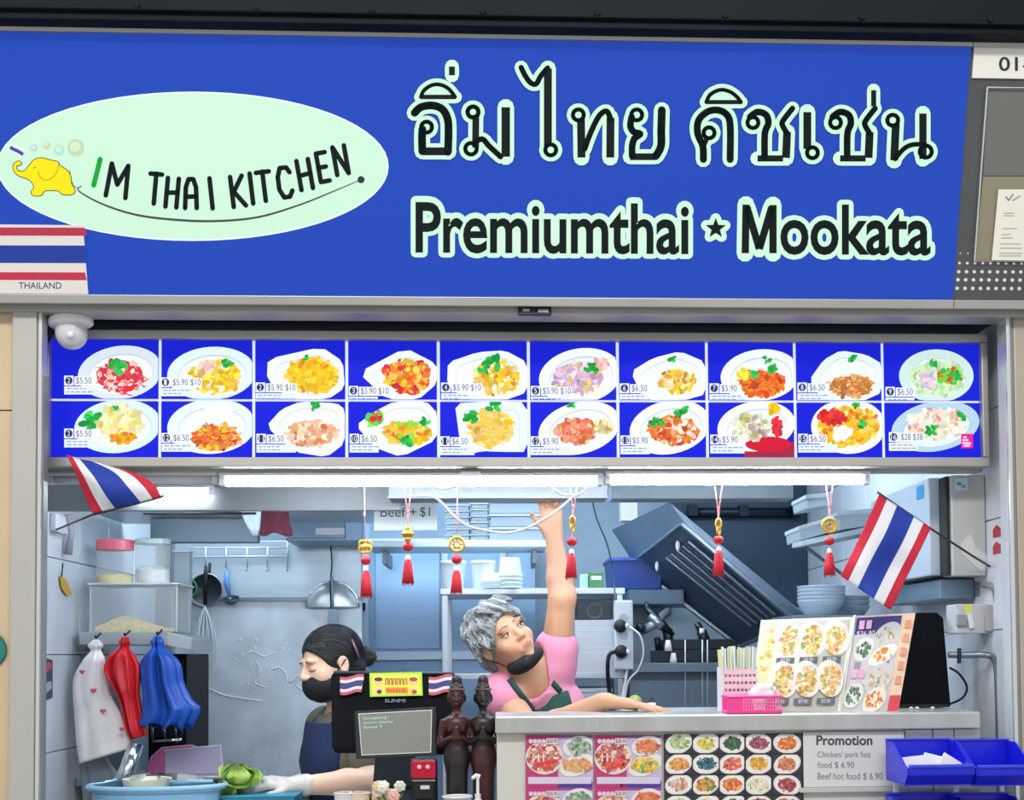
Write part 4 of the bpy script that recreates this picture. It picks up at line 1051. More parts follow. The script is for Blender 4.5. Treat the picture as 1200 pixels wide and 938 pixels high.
# wire rack in the middle with tubs
RY = 1.25
rk = thing('steel_rack', 'steel storage rack behind the grey haired woman', 'rack', P(625, 938, RY))
z1 = pz(625, 690, RY); z2 = pz(625, 789, RY); xa, xb = pxx(516, 700, RY), pxx(732, 700, RY)
for z_ in (z1, z2, .62): MB().box(xa, xb, RY-.02, RY+.38, z_-.022, z_).build('shelf', mat('rack_steel', '#C9D2D8', .35, .4), rk, bevel=.003)
for x in (xa+.006, xb-.03):
    for y in (RY-.012, RY+.35): MB().box(x, x+.022, y, y+.022, ZF, z1-.0225).build('post', mat('rack_steel', '#C9D2D8', .35, .4), rk, bevel=.003)
def tub(px0, px1, pyt, z_, Y, label, m=None, lid=True, grp='tubs on the rack shelf'):
    a, b = P(px0, pyt, Y), P(px1, pyt, Y); r_ = (b.x-a.x)/2; h = a.z-z_
    t = thing('plastic_tub', label, 'tub', ((a.x+b.x)/2, Y+r_, z_+.0005), grp)
    c = Vector(((a.x+b.x)/2, Y+r_, z_+.0005))
    MB().lathe(c, [(0, 0), (r_*.78, 0), (r_*.84, h*.05), (r_*.95, h*.9), (r_*.95, h*.93), (0, h*.93)], 24).build('body', m or frost_w, t, smooth=False)
    if lid: MB().lathe(c, [(0, h), (r_*.96, h), (r_, h*.97), (r_, h*.9), (r_*.96, h*.89)], 24).build('lid', frost('tub_lid', '#DCE8E8', .85), t)
    return t
tub(515, 546, 657, z1, RY, 'tall clear tub at the end of the rack shelf behind a tassel')
tub(551, 581, 657, z1, RY, 'white lidded tub in the middle of the rack shelf', frost('tub_white', '#DDEBEA', .9))
def cups(px0, px1, pyt, label):
    a, b = P(px0, pyt, RY), P(px1, pyt, RY); r_ = (b.x-a.x)/2; h = a.z-z1; c = Vector(((a.x+b.x)/2, RY+r_-.03, z1+.0005))
    for i in range(4):
        z_ = h*.13*i; hc = h*.61; q = c+Vector((0, 0, z_))
        t = thing('pale_cup', nth(i, 4)+' pale upturned cup of the '+label, 'cup', q, 'stacked pale cups on the rack shelf')
        MB().lathe(q, [(0, hc), (r_*.70, hc), (r_*.74, hc*.94), (r_*.95, .003), (r_*.95, 0), (r_*.93, 0), (r_*.72, hc*.9), (0, hc*.9)], 22).build('wall', frost('cup_pale', '#D6ECEC', .95), t, smooth=False)
        MB().torus(q+Vector((0, 0, .003)), r_*.96, .003, None, 22, 6).build('rim', frost('cup_pale', '#D6ECEC', .95), t, smooth=True)
cups(583, 613, 654, 'taller stack on the rack shelf')
cups(563, 590, 672, 'shorter stack in front of the lidded tub')
gp = thing('green_packet', 'small green and white packet on the rack shelf', 'packet', P(700, 690, RY))
a, b = P(691, 690, RY), P(707, 671, RY)
MB().box(a.x, b.x, RY, RY+.08, z1+.0005, b.z).build('carton', mat('packet_green', '#4F8A5A', .5, var=.3, vscale=40), gp, bevel=.002)
MB().box(a.x+.006, b.x-.006, RY-.001, RY-.0002, z1+.03, z1+.045).build('label_band', mat('label_white', '#E6EDF0', .4), gp)
MB().box(pxx(681, 690, RY), a.x-.003, RY+.02, RY+.07, z1+.0005, pz(690, 673, RY)).build('inner_box', mat('pale_teal', '#A9CFC8', .5), gp, bevel=.002)
bb = thing('blue_bin', 'deep blue plastic bin beside the rack under the range hood', 'bin', P(745, 692, 1.6))
zb_ = pz(745, 692, 1.62); a, b = P(714, 655, 1.62), P(778, 655, 1.62)
m = MB(); m.obox(((a.x+b.x)/2, 1.74, (a.z+zb_)/2), ((b.x-a.x)/2*.9, .12, (a.z-zb_)/2), taper=(1.1, 1.1)); m.build('body', mat('bin_blue', '#123E8C', .35), bb, bevel=.006)
MB().box(a.x-.004, b.x+.004, 1.60, 1.88, a.z-.012, a.z+.004).build('rim', mat('bin_blue_rim', '#1A4C9E', .35), bb, bevel=.004)
bs = thing('back_ledge', 'dark steel ledge under the blue bin', 'ledge', P(800, 700, 1.9))
MB().box(pxx(735, 694, 1.6), pxx(800, 694, 1.6), 1.56, YB-.035, zb_-.06, zb_-.001).build('board', mat('ledge_steel', '#55687A', .4, .5), bs, bevel=.003)
MB().box(pxx(735, 694, 1.6)+.05, XR-.02, 1.9, YB-.035, .9, zb_-.061).build('backing', mat('ledge_back', '#8FA0AC', .4, .3), bs)
# stack of white trays and dark radio on the lower rack shelf
zz = z2+.0005; hh = (pz(697, 727, RY)-z2)/9
for i in range(9):
    st = thing('food_tray', nth(i, 9)+' white food tray stacked on the lower rack shelf', 'tray', ((pxx(674, 760, RY)+pxx(721, 760, RY))/2, RY+.09, zz), 'white food trays on the lower rack shelf')
    MB().box(pxx(674, 760, RY)-.006, pxx(721, 760, RY)+.001, RY-.018, RY+.203, zz+hh*.80, zz+hh*.955).build('rim', mat('tray_white_rim', '#E6ECF0', .4), st, bevel=.001)
    k = .0015*i; MB().box(pxx(674, 760, RY)-.004+k*.2, pxx(721, 760, RY)-.001, RY-.015, RY+.2, zz, zz+hh*.96).build('tray', mat('tray_white', '#DCE3E8', .45), st, bevel=.003); zz += hh
rd = thing('dark_speaker', 'small dark speaker on the stacked white trays', 'speaker', P(697, 726, RY))
a, b = P(676, 727, RY), P(718, 702, RY)
MB().box(a.x, b.x, RY+.01, RY+.12, zz+.001, b.z).build('case', mat('dark_case', '#2B3640', .4), rd, bevel=.004)
MB().torus(P(697, 716, RY+.009), .026, .004, F, 20, 6).build('cone_ring', mat('dark_ring', '#55636E', .4), rd, smooth=True)
pbx = thing('parts_box', 'pale plastic box under the lower rack shelf', 'box', P(690, 835, RY))
MB().box(pxx(650, 830, RY), pxx(716, 830, RY), RY, RY+.25, .6205, pz(690, 812, RY)).build('body', frost('box_pale_blue', '#B7C9D6', .95), pbx, bevel=.005)
MB().box(pxx(648, 830, RY), pxx(718, 830, RY), RY-.004, RY+.254, pz(690, 812, RY)+.0005, pz(690, 812, RY)+.016).build('lid', frost('box_lid', '#CCDAE3', .95), pbx, bevel=.003)

# power strip tied to the rack post with plugs and leads
psx = thing('power_strip', 'white power strip with black plugs on the rack post', 'power strip', P(730, 785, RY-.06))
Yp = RY-.05
a, b = P(720.5, 785, Yp), P(741, 704, Yp)
MB().box(a.x, b.x, Yp-.02, Yp+.028, a.z, b.z).build('body', mat('strip_white', '#CBD6DE', .35), psx, bevel=.006)
for py in (725, 745, 765): MB().lathe(P(731, py, Yp-.0205), [(0, 0), (.017, 0), (.017, .002), (0, .002)], 16, rotm('X', 90)).build('socket', mat('socket_grey', '#A9B7C2', .4), psx)
for px, py in ((727, 734), (728, 764)):
    q = P(px, py, Yp-.04); MB().ell(q, (.024, .022, .024)).build('plug', rubber, psx, smooth=True); MB().ell(q+Vector((.022, -.008, .0)), (.008, .012, .01)).build('plug_tip', white_p, psx, smooth=True)
def cab2(pts, r_, m, nm, par): return MB().tube(catmull([tuple(P(*q)) for q in pts], 6), r_, 7).build(nm, m, par, smooth=True)
cab2([(722, 764, Yp-.04), (714, 768, Yp-.05), (712, 785, Yp-.04), (714, 810, Yp), (716, 838, Yp)], .0075, rubber, 'black_lead', psx)
cab2([(694, 587, .62), (700, 610, .8), (712, 640, 1.0), (719, 675, Yp), (721, 704, Yp)], .003, mat('grey_lead', '#5C6B74', .5), 'feed_lead', psx)
cab2([(738, 735, Yp-.03), (750, 745, Yp-.05), (754, 765, Yp-.04), (748, 785, Yp-.03), (736, 800, Yp-.02), (730, 835, Yp)], .0035, wcab, 'white_lead', psx)
cab2([(735, 785, Yp), (732, 805, Yp), (727, 835, Yp)], .006, wcab, 'white_lead', psx)

# back-right: dark tiled wall, range hood, pipes
dw = thing('dark_wall_sheet', 'dark steel sheet lining the wall behind the range hood', 'panel', P(880, 800, YB))
MB().box(pxx(785, 700, YB-.02), XR-.01, YB-.03, YB-.003, .9, ZC-.01).build('sheet', kdark, dw, bevel=.003)
MB().tube([P(806, 601, YB-.05), P(932, 601, YB-.05)], .022, 12).build('pipe', mat('pipe_dark', '#1F2A38', .4, .5), dw, smooth=True)
for px in (809, 868, 929): MB().box(pxx(px, 601, YB)-.02, pxx(px, 601, YB)+.02, YB-.08, YB-.0305, pz(px, 607, YB), pz(px, 594, YB)).build('pipe_clip', mat('pipe_dark', '#1F2A38', .4, .5), dw)
hd = thing('range_hood', 'large slanted steel range hood with baffle filters', 'range hood', P(830, 750, 1.5))
A_, B_, C_ = P(800, 613, 1.15), P(935, 728, 1.15), P(868, 757, 1.62)
_n = (B_-A_).cross(C_-A_); _d = ray(741, 659); D_ = CAM+_d*((A_-CAM).dot(_n)/_d.dot(_n))
A2_, B2_, C2_, D2_ = P(784, 588, 1.15), P(945, 721, 1.15), P(885, 742, 1.66), P(716, 621, D_.y)
hoodm = mat('hood_steel', '#74879A', .34, .4, var=.1, vscale=3); hoodd = mat('hood_inner', '#4E6076', .4, .3)
m = MB(); m.add([A_, B_, C_, D_, A2_, B2_, C2_, D2_], [(4,5,6,7), (0,4,5,1), (1,5,6,2), (2,6,7,3), (3,7,4,0)]); m.build('shell', hoodm, hd, bevel=.004)
cen = (A_+B_+C_+D_)/4; ins = [(p-cen)*.9+cen for p in (A_, B_, C_, D_)]
nrm = (B_-A_).cross(D_-A_).normalized();
if nrm.y > 0: nrm = -nrm
m = MB(); m.slab([A_, B_, C_, D_], -nrm*.006); m.build('underside', hoodd, hd)
lp = [A_, B_, C_, D_]
for i in range(4): MB().tube([lp[i]+nrm*.006, lp[(i+1) % 4]+nrm*.006], .010 if i in (0, 2) else .008, 6).build('lip', mat('hood_lip', '#8797A4', .3, .7), hd)
for i in range(9):
    t = .12+.052*i
    s0 = A_.lerp(D_, t); s1 = B_.lerp(C_, t); q0 = s0.lerp(s1, .12); q1 = s0.lerp(s1, .88)
    MB().tube([q0+nrm*.010, q1+nrm*.010], .0065, 6).build('baffle', mat('baffle_steel', '#3A4A5E', .35, .4) if i % 2 else mat('baffle_steel_b', '#75889C', .3, .4), hd)
for u, v_ in ((.1, .25), (.13, .72)):
    q = A_.lerp(B_, u).lerp(D_.lerp(C_, u), v_)+nrm*.016
    MB().ell(q, (.008, .008, .02)).build('lamp_clip', white_p, hd, smooth=True)
MB().box(pxx(726, 570, 1.6), pxx(745, 570, 1.6), 1.55, 1.62, pz(735, 612, 1.6), ZC-.001).build('support_post', mat('post_cream', '#B8B8AC', .5), hd)

# stove ledge below with gas fittings
lg = thing('stove_shelf', 'steel stove shelf with gas fittings behind the chopstick box', 'stove', P(790, 838, 1.3))
z_ = pz(790, 777, 1.25)
MB().box(pxx(738, 777, 1.25), pxx(900, 777, 1.25), 1.2, 1.55, z_-.035, z_).build('shelf', mat('stove_steel', '#6E828F', .4, .5), lg, bevel=.003)
MB().box(pxx(738, 777, 1.25), pxx(900, 777, 1.25), 1.26, 1.55, .6, z_-.036).build('front', mat('stove_front', '#74899A', .42, .4, var=.08), lg)
for px in (803, 823, 829): MB().tube([P(px, 750, 1.22), P(px, 835, 1.22)], .0022, 6).build('gas_pipe', wire_m, lg, smooth=True)
MB().box(pxx(770, 780, 1.3), pxx(870, 780, 1.3), 1.24, 1.5, z_+.0005, z_+.045).build('burner_box', mat('burner_black', '#1E2830', .4, .3), lg, bevel=.004)
MB().box(pxx(776, 780, 1.3), pxx(864, 780, 1.3), 1.28, 1.5, z_+.046, z_+.085).build('burner_grid', mat('burner_black', '#1E2830', .4, .3), lg, bevel=.004)
for px, py in ((783, 757), (789, 772)): MB().lathe(P(px, py, 1.22), [(0, .02), (.008, .02), (.012, 0), (.014, -.02), (0, -.02)], 12).build('valve_cap', white_p, lg, smooth=True)
vm = mat('valve_iron', '#2A343C', .35, .6); vb = mat('valve_bright', '#9DABB4', .3, .7)
vt = thing('tap_cluster', 'dark crossed tap handles above the stove shelf', 'taps', P(772, 760, 1.3))
def vt_(pts, r_, m, nm): MB().tube([P(*q) for q in pts], r_, 9).build(nm, m, vt, smooth=True)
vt_([(757, 712, 1.3), (770, 727, 1.28), (788, 745, 1.3)], [.012, .02, .012], vm, 'lever'); vt_([(748, 742, 1.3), (765, 733, 1.27), (784, 716, 1.3)], [.014, .018, .015], vb, 'lever')
vt_([(762, 722, 1.27), (776, 735, 1.25)], .016, vb, 'valve_body'); vt_([(757, 706, 1.31), (761, 718, 1.3)], [.006, .016], vm, 'lever_tip'); vt_([(782, 738, 1.3), (785, 762, 1.32)], [.02, .016], vm, 'spindle')
vt_([(746, 735, 1.28), (756, 738, 1.27)], [.018, .012], vm, 'knob'); vt_([(770, 748, 1.31), (772, 766, 1.33)], .012, vm, 'spindle')
v2 = thing('gas_tap', 'black single tap handle beside the hood edge', 'tap', P(823, 772, 1.3))
for pts, r_, m_, nm in (([(817, 731, 1.3), (822, 740, 1.29)], .013, vm, 'lever'), ([(822, 740, 1.29), (828, 755, 1.3)], .02, vm, 'valve_body'), ([(820, 740, 1.265), (825, 740, 1.265)], .011, white_p, 'cap'), ([(825, 752, 1.29), (826, 776, 1.28)], .014, vm, 'spindle')):
    MB().tube([P(*q) for q in pts], r_, 9).build(nm, m_, v2, smooth=True)

# right side: polystyrene trays, bowls, grey boxes, cabinets, conduit
shf = thing('side_shelf', 'slanted steel side shelf under white food boxes', 'shelf', P(1000, 640, 1.1))
a = P(928, 640, 1.05); MB().add([P(928, 636, .95), P(1035, 614, .9), P(1035, 620, .9), P(928, 643, .95), P(958, 634, 1.5), P(1050, 616, 1.3), P(1050, 622, 1.3), P(958, 641, 1.5)], [(0,1,2,3), (4,7,6,5), (0,4,5,1), (3,2,6,7), (0,3,7,4), (1,5,6,2)]).build('board', mat('shelf_pale', '#A9B7C2', .4, .3), shf, bevel=.002)
MB().tube([P(945, 642, 1.0), P(985, 672, 1.35)], .007, 6).build('bracket', alu_dark, shf)
pbm = mat('polystyrene', '#A5B2BA', .6)
for i, (pts, Y, lb) in enumerate((([(936, 617), (985, 603), (988, 620), (938, 634)], 1.0, 'long white food box on the slanted side shelf'), ([(981, 600), (1022, 596), (1024, 616), (984, 622)], .92, 'white takeaway box above the coin charm'), ([(944, 580), (975, 577), (976, 592), (946, 596)], 1.05, 'pale box highest above the slanted shelf'))):
    t = thing('food_box', lb, 'box', P(sum(p[0] for p in pts)/4, max(p[1] for p in pts), Y), 'white food boxes on the side shelf')
    m = MB(); m.slab([P(x, y, Y) for x, y in pts], (0, .2, .0)); m.build('box', pbm, t, bevel=.006)
    m = MB(); m.slab([P(x, y, Y-.004) for x, y in (pts[0], pts[1], (pts[1][0], pts[1][1]+5), (pts[0][0], pts[0][1]+5))], (0, .208, 0)); m.build('lid', mat('polystyrene_lid', '#B4BFC6', .55), t, bevel=.002)
# bowls on a stand behind the picture menu
BY = .80; zt_ = pz(985, 721, BY)
bst = thing('bowl_stand', 'steel stand carrying bowls behind the picture menu', 'stand', P(990, 800, BY))
MB().box(pxx(925, 721, BY), pxx(1040, 721, BY), BY-.02, BY+.26, zt_-.02, zt_-.001).build('top', mat('stand_steel', '#8897A3', .4, .5), bst, bevel=.002)
for px in (930, 1028): MB().box(pxx(px, 721, BY), pxx(px, 721, BY)+.03, BY, BY+.2, ZF, zt_-.021).build('leg', mat('stand_steel', '#8897A3', .4, .5), bst)
for i, (px, w, n_, pyt, lb) in enumerate(((972, 58, 5, 686, 'larger stack behind the picture menu'), (1012, 50, 3, 696, 'shorter stack tucked behind the larger flag'))):
    a = P(px, 720, BY+.06*i); r_ = w/2*SC(BY)
    h = pz(px, pyt, BY)-zt_; d_ = h*.5
    for k in range(n_):
        z = zt_+(h-d_)*k/max(1, n_-1); c = Vector((a.x, BY+.1+.12*i, z)); t = thing('bowl', nth(k, n_)+' pale bowl of the '+lb, 'bowl', c, 'bowls on the steel stand'); MB().torus(c+Vector((0, 0, d_)), r_*.98, .0022, None, 26, 6).build('rim', mat('bowl_rim', '#BCCAD8', .25), t, smooth=True)
        MB().lathe(c, [(0, 0), (r_*.62, 0), (r_*.7, d_*.12), (r_*.93, d_*.7), (r_, d_), (r_*.96, d_), (r_*.85, d_*.6), (0, d_*.3)], 26).build('shell', mat('bowl_glaze', '#A9BACB', .25), t, smooth=False)
# grey electrical cabinets on the right wall
cabm = mat('cabinet_grey', '#B9BCBA', .45, .1, var=.05); cabm2 = mat('cabinet_bluish_lit', '#B5C3CF', .4, .1)  # second grey carries the bluish light on the inward side as colour
ca = thing('electric_cabinet', 'large grey electrical cabinet on the side wall behind the flag stick', 'cabinet', P(1140, 678, .25))
Yc = .22; a, b = P(1114, 675, Yc), P(1165, 557, Yc)
MB().box(a.x+.006, XR-.009, Yc, .3, a.z, b.z).build('case', cabm, ca, bevel=.004)
MB().box(a.x-.004, a.x+.004, Yc+.012, .29, a.z+.002, b.z-.002).build('seal', rubber, ca)
MB().box(a.x-.03, XR-.009, .301, .85, a.z+.006, b.z+.004).build('rear_case', cabm2, ca, bevel=.004)
MB().box(pxx(1119, 570, Yc-.001), pxx(1134, 570, Yc-.001), Yc-.0012, Yc-.0001, pz(1125, 575, Yc), pz(1125, 561, Yc)).build('sticker', mat('sticker_pale', '#C5DCE4', .4), ca)
pr = Print(lambda x, y: P(x, y, Yc-.0014), (0, -1, 0), .0003); pr.ellipse(1124, 567, 3, 2, '#4E94B8'); pr.ellipse(1129, 570, 3, 2, '#6AA8C4'); pr.build('sticker_mark', ink_mat('flat_print', .5), ca)
m = MB(); m.slab([P(x, y, Yc-.002) for x, y in ((1126, 637), (1138, 625), (1143, 641), (1158, 652), (1152, 672), (1128, 650))], (0, .0015, 0)); m.build('taped_film', frost('tape_film', '#E2E6E6', .7), ca)
m = MB(); xx = a.x-.0312; m.add([(xx, .34, b.z-.01), (xx, .40, b.z-.01), (xx, .40, b.z-.05), (xx, .34, b.z-.05)], [(0, 1, 2, 3)]); m.build('blue_sticker', mat('sticker_blue', '#3C8EC4', .4), ca)
MB().box(xx-.006, xx, .55, .6, b.z-.075, b.z-.055).build('latch', rubber, ca, bevel=.002)
un = thing('wall_heater', 'blue grey steel box fixed below the electrical cabinet', 'box', P(1130, 705, .3))
MB().box(pxx(1060, 690, .62), XR-.009, .31, .8, pz(1120, 703, .35), a.z-.004).build('case', mat('heater_steel', '#7D93A4', .4, .4), un, bevel=.004)
MB().box(pxx(1150, 690, .3), XR-.009, .27, .3095, pz(1150, 700, .3), a.z-.012).build('junction', alu_dark, un, bevel=.004)
MB().tube(catmull([tuple(P(1152, 686, .235)), tuple(P(1160, 686, .19)), tuple(P(1166, 692, .18)), tuple(P(1168, 706, .18))], 5), .009, 10).build('elbow_pipe', alu_dark, un, smooth=True)
sw_ = thing('switch_box', 'grey wall switch box with a yellow tag on the tiled wall', 'switch', P(1145, 743, .3))
a, b = P(1121, 743, .20), P(1166, 708, .20)
MB().box(a.x, b.x, .20, .28, a.z, b.z).build('case', mat('switch_grey', '#B9BCC0', .45), sw_, bevel=.004)
MB().box(b.x, XR-.008, .22, .27, a.z+.01, b.z-.005).build('wall_bracket', alu_dark, sw_)
MB().box(pxx(1154, 720, .195), pxx(1165, 720, .195), .185, .1995, a.z+.006, b.z-.003).build('cover', mat('switch_cover', '#A9A6A6', .45), sw_, bevel=.002)
MB().obox(P(1127, 727, .195), (.014, .006, .016), None).build('rocker', mat('rocker_grey', '#8B979B', .4), sw_, bevel=.002)
MB().obox(P(1137, 728, .195), (.008, .006, .022), rotm('Y', -12)).build('rocker', mat('rocker_white', '#D3D9DA', .4), sw_, bevel=.002)
m = MB(); c = P(1134.5, 713.5, .1985); m.lathe(c, [(0, .001), (.013, .001), (.013, -.001), (0, -.001)], 16, F); m.build('yellow_tag', mat('yellow_tag', '#D3D265', .5), sw_)
cd = thing('steel_conduit', 'bent steel pipe along the tiled wall beside the black box', 'pipe', P(1180, 900, .3))
MB().tube(catmull([tuple(P(1112, 768, .26)), tuple(P(1135, 768, .22)), tuple(P(1156, 768, .18)), tuple(P(1164, 772, .175)), tuple(P(1168, 783, .175)), tuple(P(1170, 830, .175)), tuple(P(1172, 950, .175))], 6), .009, 10).build('pipe', mat('conduit_steel', '#7C8A8E', .3, .7), cd, smooth=True)
MB().tube([P(1124, 760, .23), P(1124, 778, .23)], .006, 8).build('valve_lever', rubber, cd)
# red stickers on the right reveal wall
for i, (py0, py1) in enumerate(((616, 630), (637, 648))):
    xx = XR-.0075
    d = ray(1169, (py0+py1)/2); q = CAM+d*((xx-CAM.x)/d.x)
    k = (q.y+3.2)/FPX
    st_ = MB().slab([(xx, q.y+.03, q.z-7*k), (xx, q.y-.02, q.z-7*k), (xx, q.y-.02, q.z+3*k), (xx, q.y+.005, q.z+8*k), (xx, q.y+.03, q.z+3*k)], (-.0012, 0, 0)).build('red_sticker', mat('sticker_red', '#B5122E', .4))
    finish(st_, ['upper small red sticker on the tiled side wall', 'lower small red sticker on the tiled side wall'][i], 'sticker', 'red stickers on the side wall')
# ================================================================ counters
ZK = pz(700, 839, .0)        # top of the serving counter
ZL = .82                      # top of the lower counter by the terminal
csteel = mat('counter_steel', '#C3C5C3', .34, .55, var=.1, vscale=4, stretch=(6, 1, 1))
cpanel = mat('counter_panel', '#D6D5CC', .4, .15, var=.06, vscale=3)
ctr = thing('serving_counter', 'steel topped serving counter covered in food posters', 'counter', (.7, .2, ZF))
xa, xb = pxx(580, 840, 0), pxx(1149, 838, 0)
MB().box(xa, xb, .0, .26, ZK-.045, ZK).build('top', csteel, ctr, bevel=.004)
MB().box(pxx(728, 840, .3), xb, .2605, .44, ZK-.045, ZK).build('rear_shelf', csteel, ctr, bevel=.003)
MB().box(xa+.004, xb-.004, .03, .25, ZF, ZK-.0455).build('body', cpanel, ctr, bevel=.003)
for x0_, x1_ in ((1060, 1092), (1093, 1117), (1118, 1148)): MB().box(pxx(x0_, 870, .03), pxx(x1_, 870, .03)-.001, .024, .0295, .3, ZK-.047).build('steel_panel', csteel, ctr, bevel=.001)
lct = thing('lower_counter', 'low steel counter under the terminal and statues', 'counter', (-.7, .3, ZF))
MB().box(pxx(54, 930, 0)+.012, xa-.004, -.02, .56, ZL-.04, ZL).build('top', csteel, lct, bevel=.004)
MB().box(pxx(54, 930, 0)+.02, xa-.01, .02, .53, ZF, ZL-.0405).build('body', cpanel, lct)

# ---- posters on the counter front
flatp = ink_mat('poster_print', .42)
def PF(px, py): return P(px, py, .0215)
ORD = random.Random(11); rng = ORD
def hotpot(i, x0, y0, green, label):
    pst = thing('hotpot_poster', label, 'poster', P(x0+38, y0+61, .025), 'hotpot posters on the serving counter')
    a, b = P(x0, y0+61, .0235), P(x0+78.5, y0, .0235)
    MB().box(a.x, b.x, .0225, .0235 if i else .0236, a.z, b.z).build('sheet', mat('poster_lilac', '#C9BCD8', .4), pst)
    pr = Print(PF, (0, -1, 0), .0003, .0); pr.clip = (x0, y0, x0+78.5, y0+61); pr.h0 = .0008
    pr.rect(x0, y0, x0+38, y0+61, '#C23A78'); pr.rect(x0+38, y0, x0+78.5, y0+3, '#9A4A9A'); pr.rect(x0+30, y0+54, x0+78.5, y0+61, '#4A3A98'); pr.layer()
    pr.rect(x0+3, y0+49, x0+77, y0+57, '#D8D0E4'); pr.layer()
    pr.ellipse(x0+22, y0+26, 22, 20, '#E8DCD0'); pr.ellipse(x0+61, y0+13, 18, 12, '#E6E4EA', rot=-12); pr.ellipse(x0+60, y0+35, 21, 12, '#EDE8E0', rot=-22); pr.layer()
    pr.h0 = pr.lvl+.0003
    heap(pr, x0+22, y0+26, 19, 17, ('#C86A6A', '#E8A0A0', '#F0D0C0', '#B84A50', '#D8C080'), 46, (1.6, 4))
    heap(pr, x0+22, y0+33, 13, 6, ('#D85048', '#E86A58', '#C83A40'), 16, (2, 4))
    heap(pr, x0+62, y0+13, 14, 8, ('#8FA890', '#6F9078', '#B8C8B0') if green else ('#E0805A', '#D8683E', '#F0A880'), 26, (1.6, 3.6))
    heap(pr, x0+60, y0+35, 17, 8, ('#E8A878', '#D88A58', '#F0D0A0', '#C8B070') if green else ('#E8D050', '#8FA860', '#F0E090', '#E0A850'), 30, (1.6, 3.6))
    pr.lvl = pr.h0+.0006
    for k in range(4): pr.ellipse(x0+6+k*5, y0+7, 2.6, 2.8, '#E8C8D8', n=10)
    pr.rect(x0+24, y0+3.5, x0+38, y0+10.5, '#E6D8E0'); pr.layer()
    pr.text('$28.90', x0+25, y0+4.5, x0+37, y0+9.6, '#3A2848')
    for k in range(3):
        pr.stroke([(x0+9+6*k, y0+22), (x0+9+6*k, y0+31)], 1.6, '#F5EDE8', round_=False); pr.stroke([(x0+7+6*k, y0+25), (x0+12+6*k, y0+25)], 1.4, '#F5EDE8', round_=False)
    pr.build('print', flatp, pst)
hotpot(0, 616, 862, True, 'upper hotpot poster with green side dish beside the wooden statues')
hotpot(1, 696.5, 862, False, 'upper hotpot poster with orange side dish next to the dish grid')
hotpot(2, 616, 923.5, True, 'lower hotpot poster with green side dish cut by the frame edge')
hotpot(3, 696.5, 923.5, False, 'lower hotpot poster with orange side dish cut by the frame edge')
gpst = thing('dish_grid_poster', 'black poster with a grid of small dish photographs on the counter', 'poster', P(860, 938, .025))
a, b = P(779, 985, .0235), P(940.5, 859.5, .0235)
MB().box(a.x, b.x, .0222, .0236, a.z, b.z).build('sheet', mat('poster_black', '#26262C', .4), gpst)
pal = [('#B8C89A', '#D8DCA8', '#8FA870'), ('#E8D060', '#A8A860', '#F0E0A0'), ('#4A6A48', '#6A8A60', '#385A40'), ('#A85A70', '#8A4A60', '#C88090'), ('#E0803A', '#D0602A', '#F0A860'),
       ('#E0A050', '#C87A3A', '#F0C890'), ('#3F6A78', '#2E5A50', '#7AA0B8'), ('#E07A68', '#D85A50', '#F0A090'), ('#E8B048', '#D8982A', '#F5D080'), ('#D88A60', '#C86A4A', '#E8B890'),
       ('#D8B0A0', '#E8D8C8', '#B87A60'), ('#D8A850', '#4AA050', '#D86A4A'), ('#D86A4A', '#E8B040', '#E08A60'), ('#E8E0C0', '#C8C890', '#F5F0E0'), ('#B85A5A', '#983A48', '#D89090')]
colp = [(779, 811), (811.5, 842.5), (843, 872.5), (873.5, 904), (905, 939)]
for r_ in range(4):
    for c_ in range(5):
        x0_, x1_ = colp[c_]; y0_ = 860+24.2*r_; y1_ = y0_+23
        if y0_ > 940: continue
        a, b = P(x0_+.6, y1_, .0215), P(x1_-.4, y0_+.6, .0215)
        cell = MB().box(a.x, b.x, .0212, .0221, a.z, b.z).build('dish_panel', mat('panel_lav', ['#3A3844', '#8C8698', '#55525E'][(r_+c_*2) % 3], .4), gpst)
        pr = Print(lambda x, y: P(x, y, .0208), (0, -1, 0), .0003, 0); pr.clip = (x0_+.6, y0_+.6, x1_-.4, y1_); pr.h0 = .0007
        rot = rng.uniform(-25, 15); cx, cy = (x0_+x1_)/2+.5, (y0_+y1_)/2
        pr.ellipse(cx, cy, 16.5, 12, '#E9E6E2', rot, 24); pr.layer(); pr.ellipse(cx, cy, 14.3, 10, '#F3F1EE', rot, 20); pr.h0 = pr.lvl+.0003
        heap(pr, cx, cy, 11.2, 7.6, pal[(r_*5+c_) % 15], 22, (1.2, 3))
        pr.build('dish_picture', flatp, cell)
prom = thing('promotion_notice', 'white promotion notice with hotpot prices in a clear holder', 'notice', P(1000, 930, .02))
a, b = P(942, 923, .02), P(1059, 857.5, .02)
MB().box(a.x, b.x, .019, .0235, a.z, b.z).build('paper', mat('notice_paper', '#DADBD9', .5), prom)
MB().box(a.x-.012, b.x+.01, .012, .0234, a.z-.014, a.z-.001).build('holder_lip', mat('holder_clear', '#C2C4BE', .2), prom, bevel=.002)
pr = Print(lambda x, y: P(x, y, .0185), (0, -1, 0), .0003)
pr.text('Promotion', 957, 862.5, 1022, 873.5, '#3E4248', outline=.35, outink='#3E4248')
pr.text('Chicken/ pork hot', 958, 881, 1020, 890, '#7C8186'); pr.text('food $ 6.90', 958, 893, 1001, 901.5, '#7C8186'); pr.text('Beef hot food $ 6.90', 958, 906, 1034, 915, '#7C8186')
pr.build('lettering', flatp, prom)

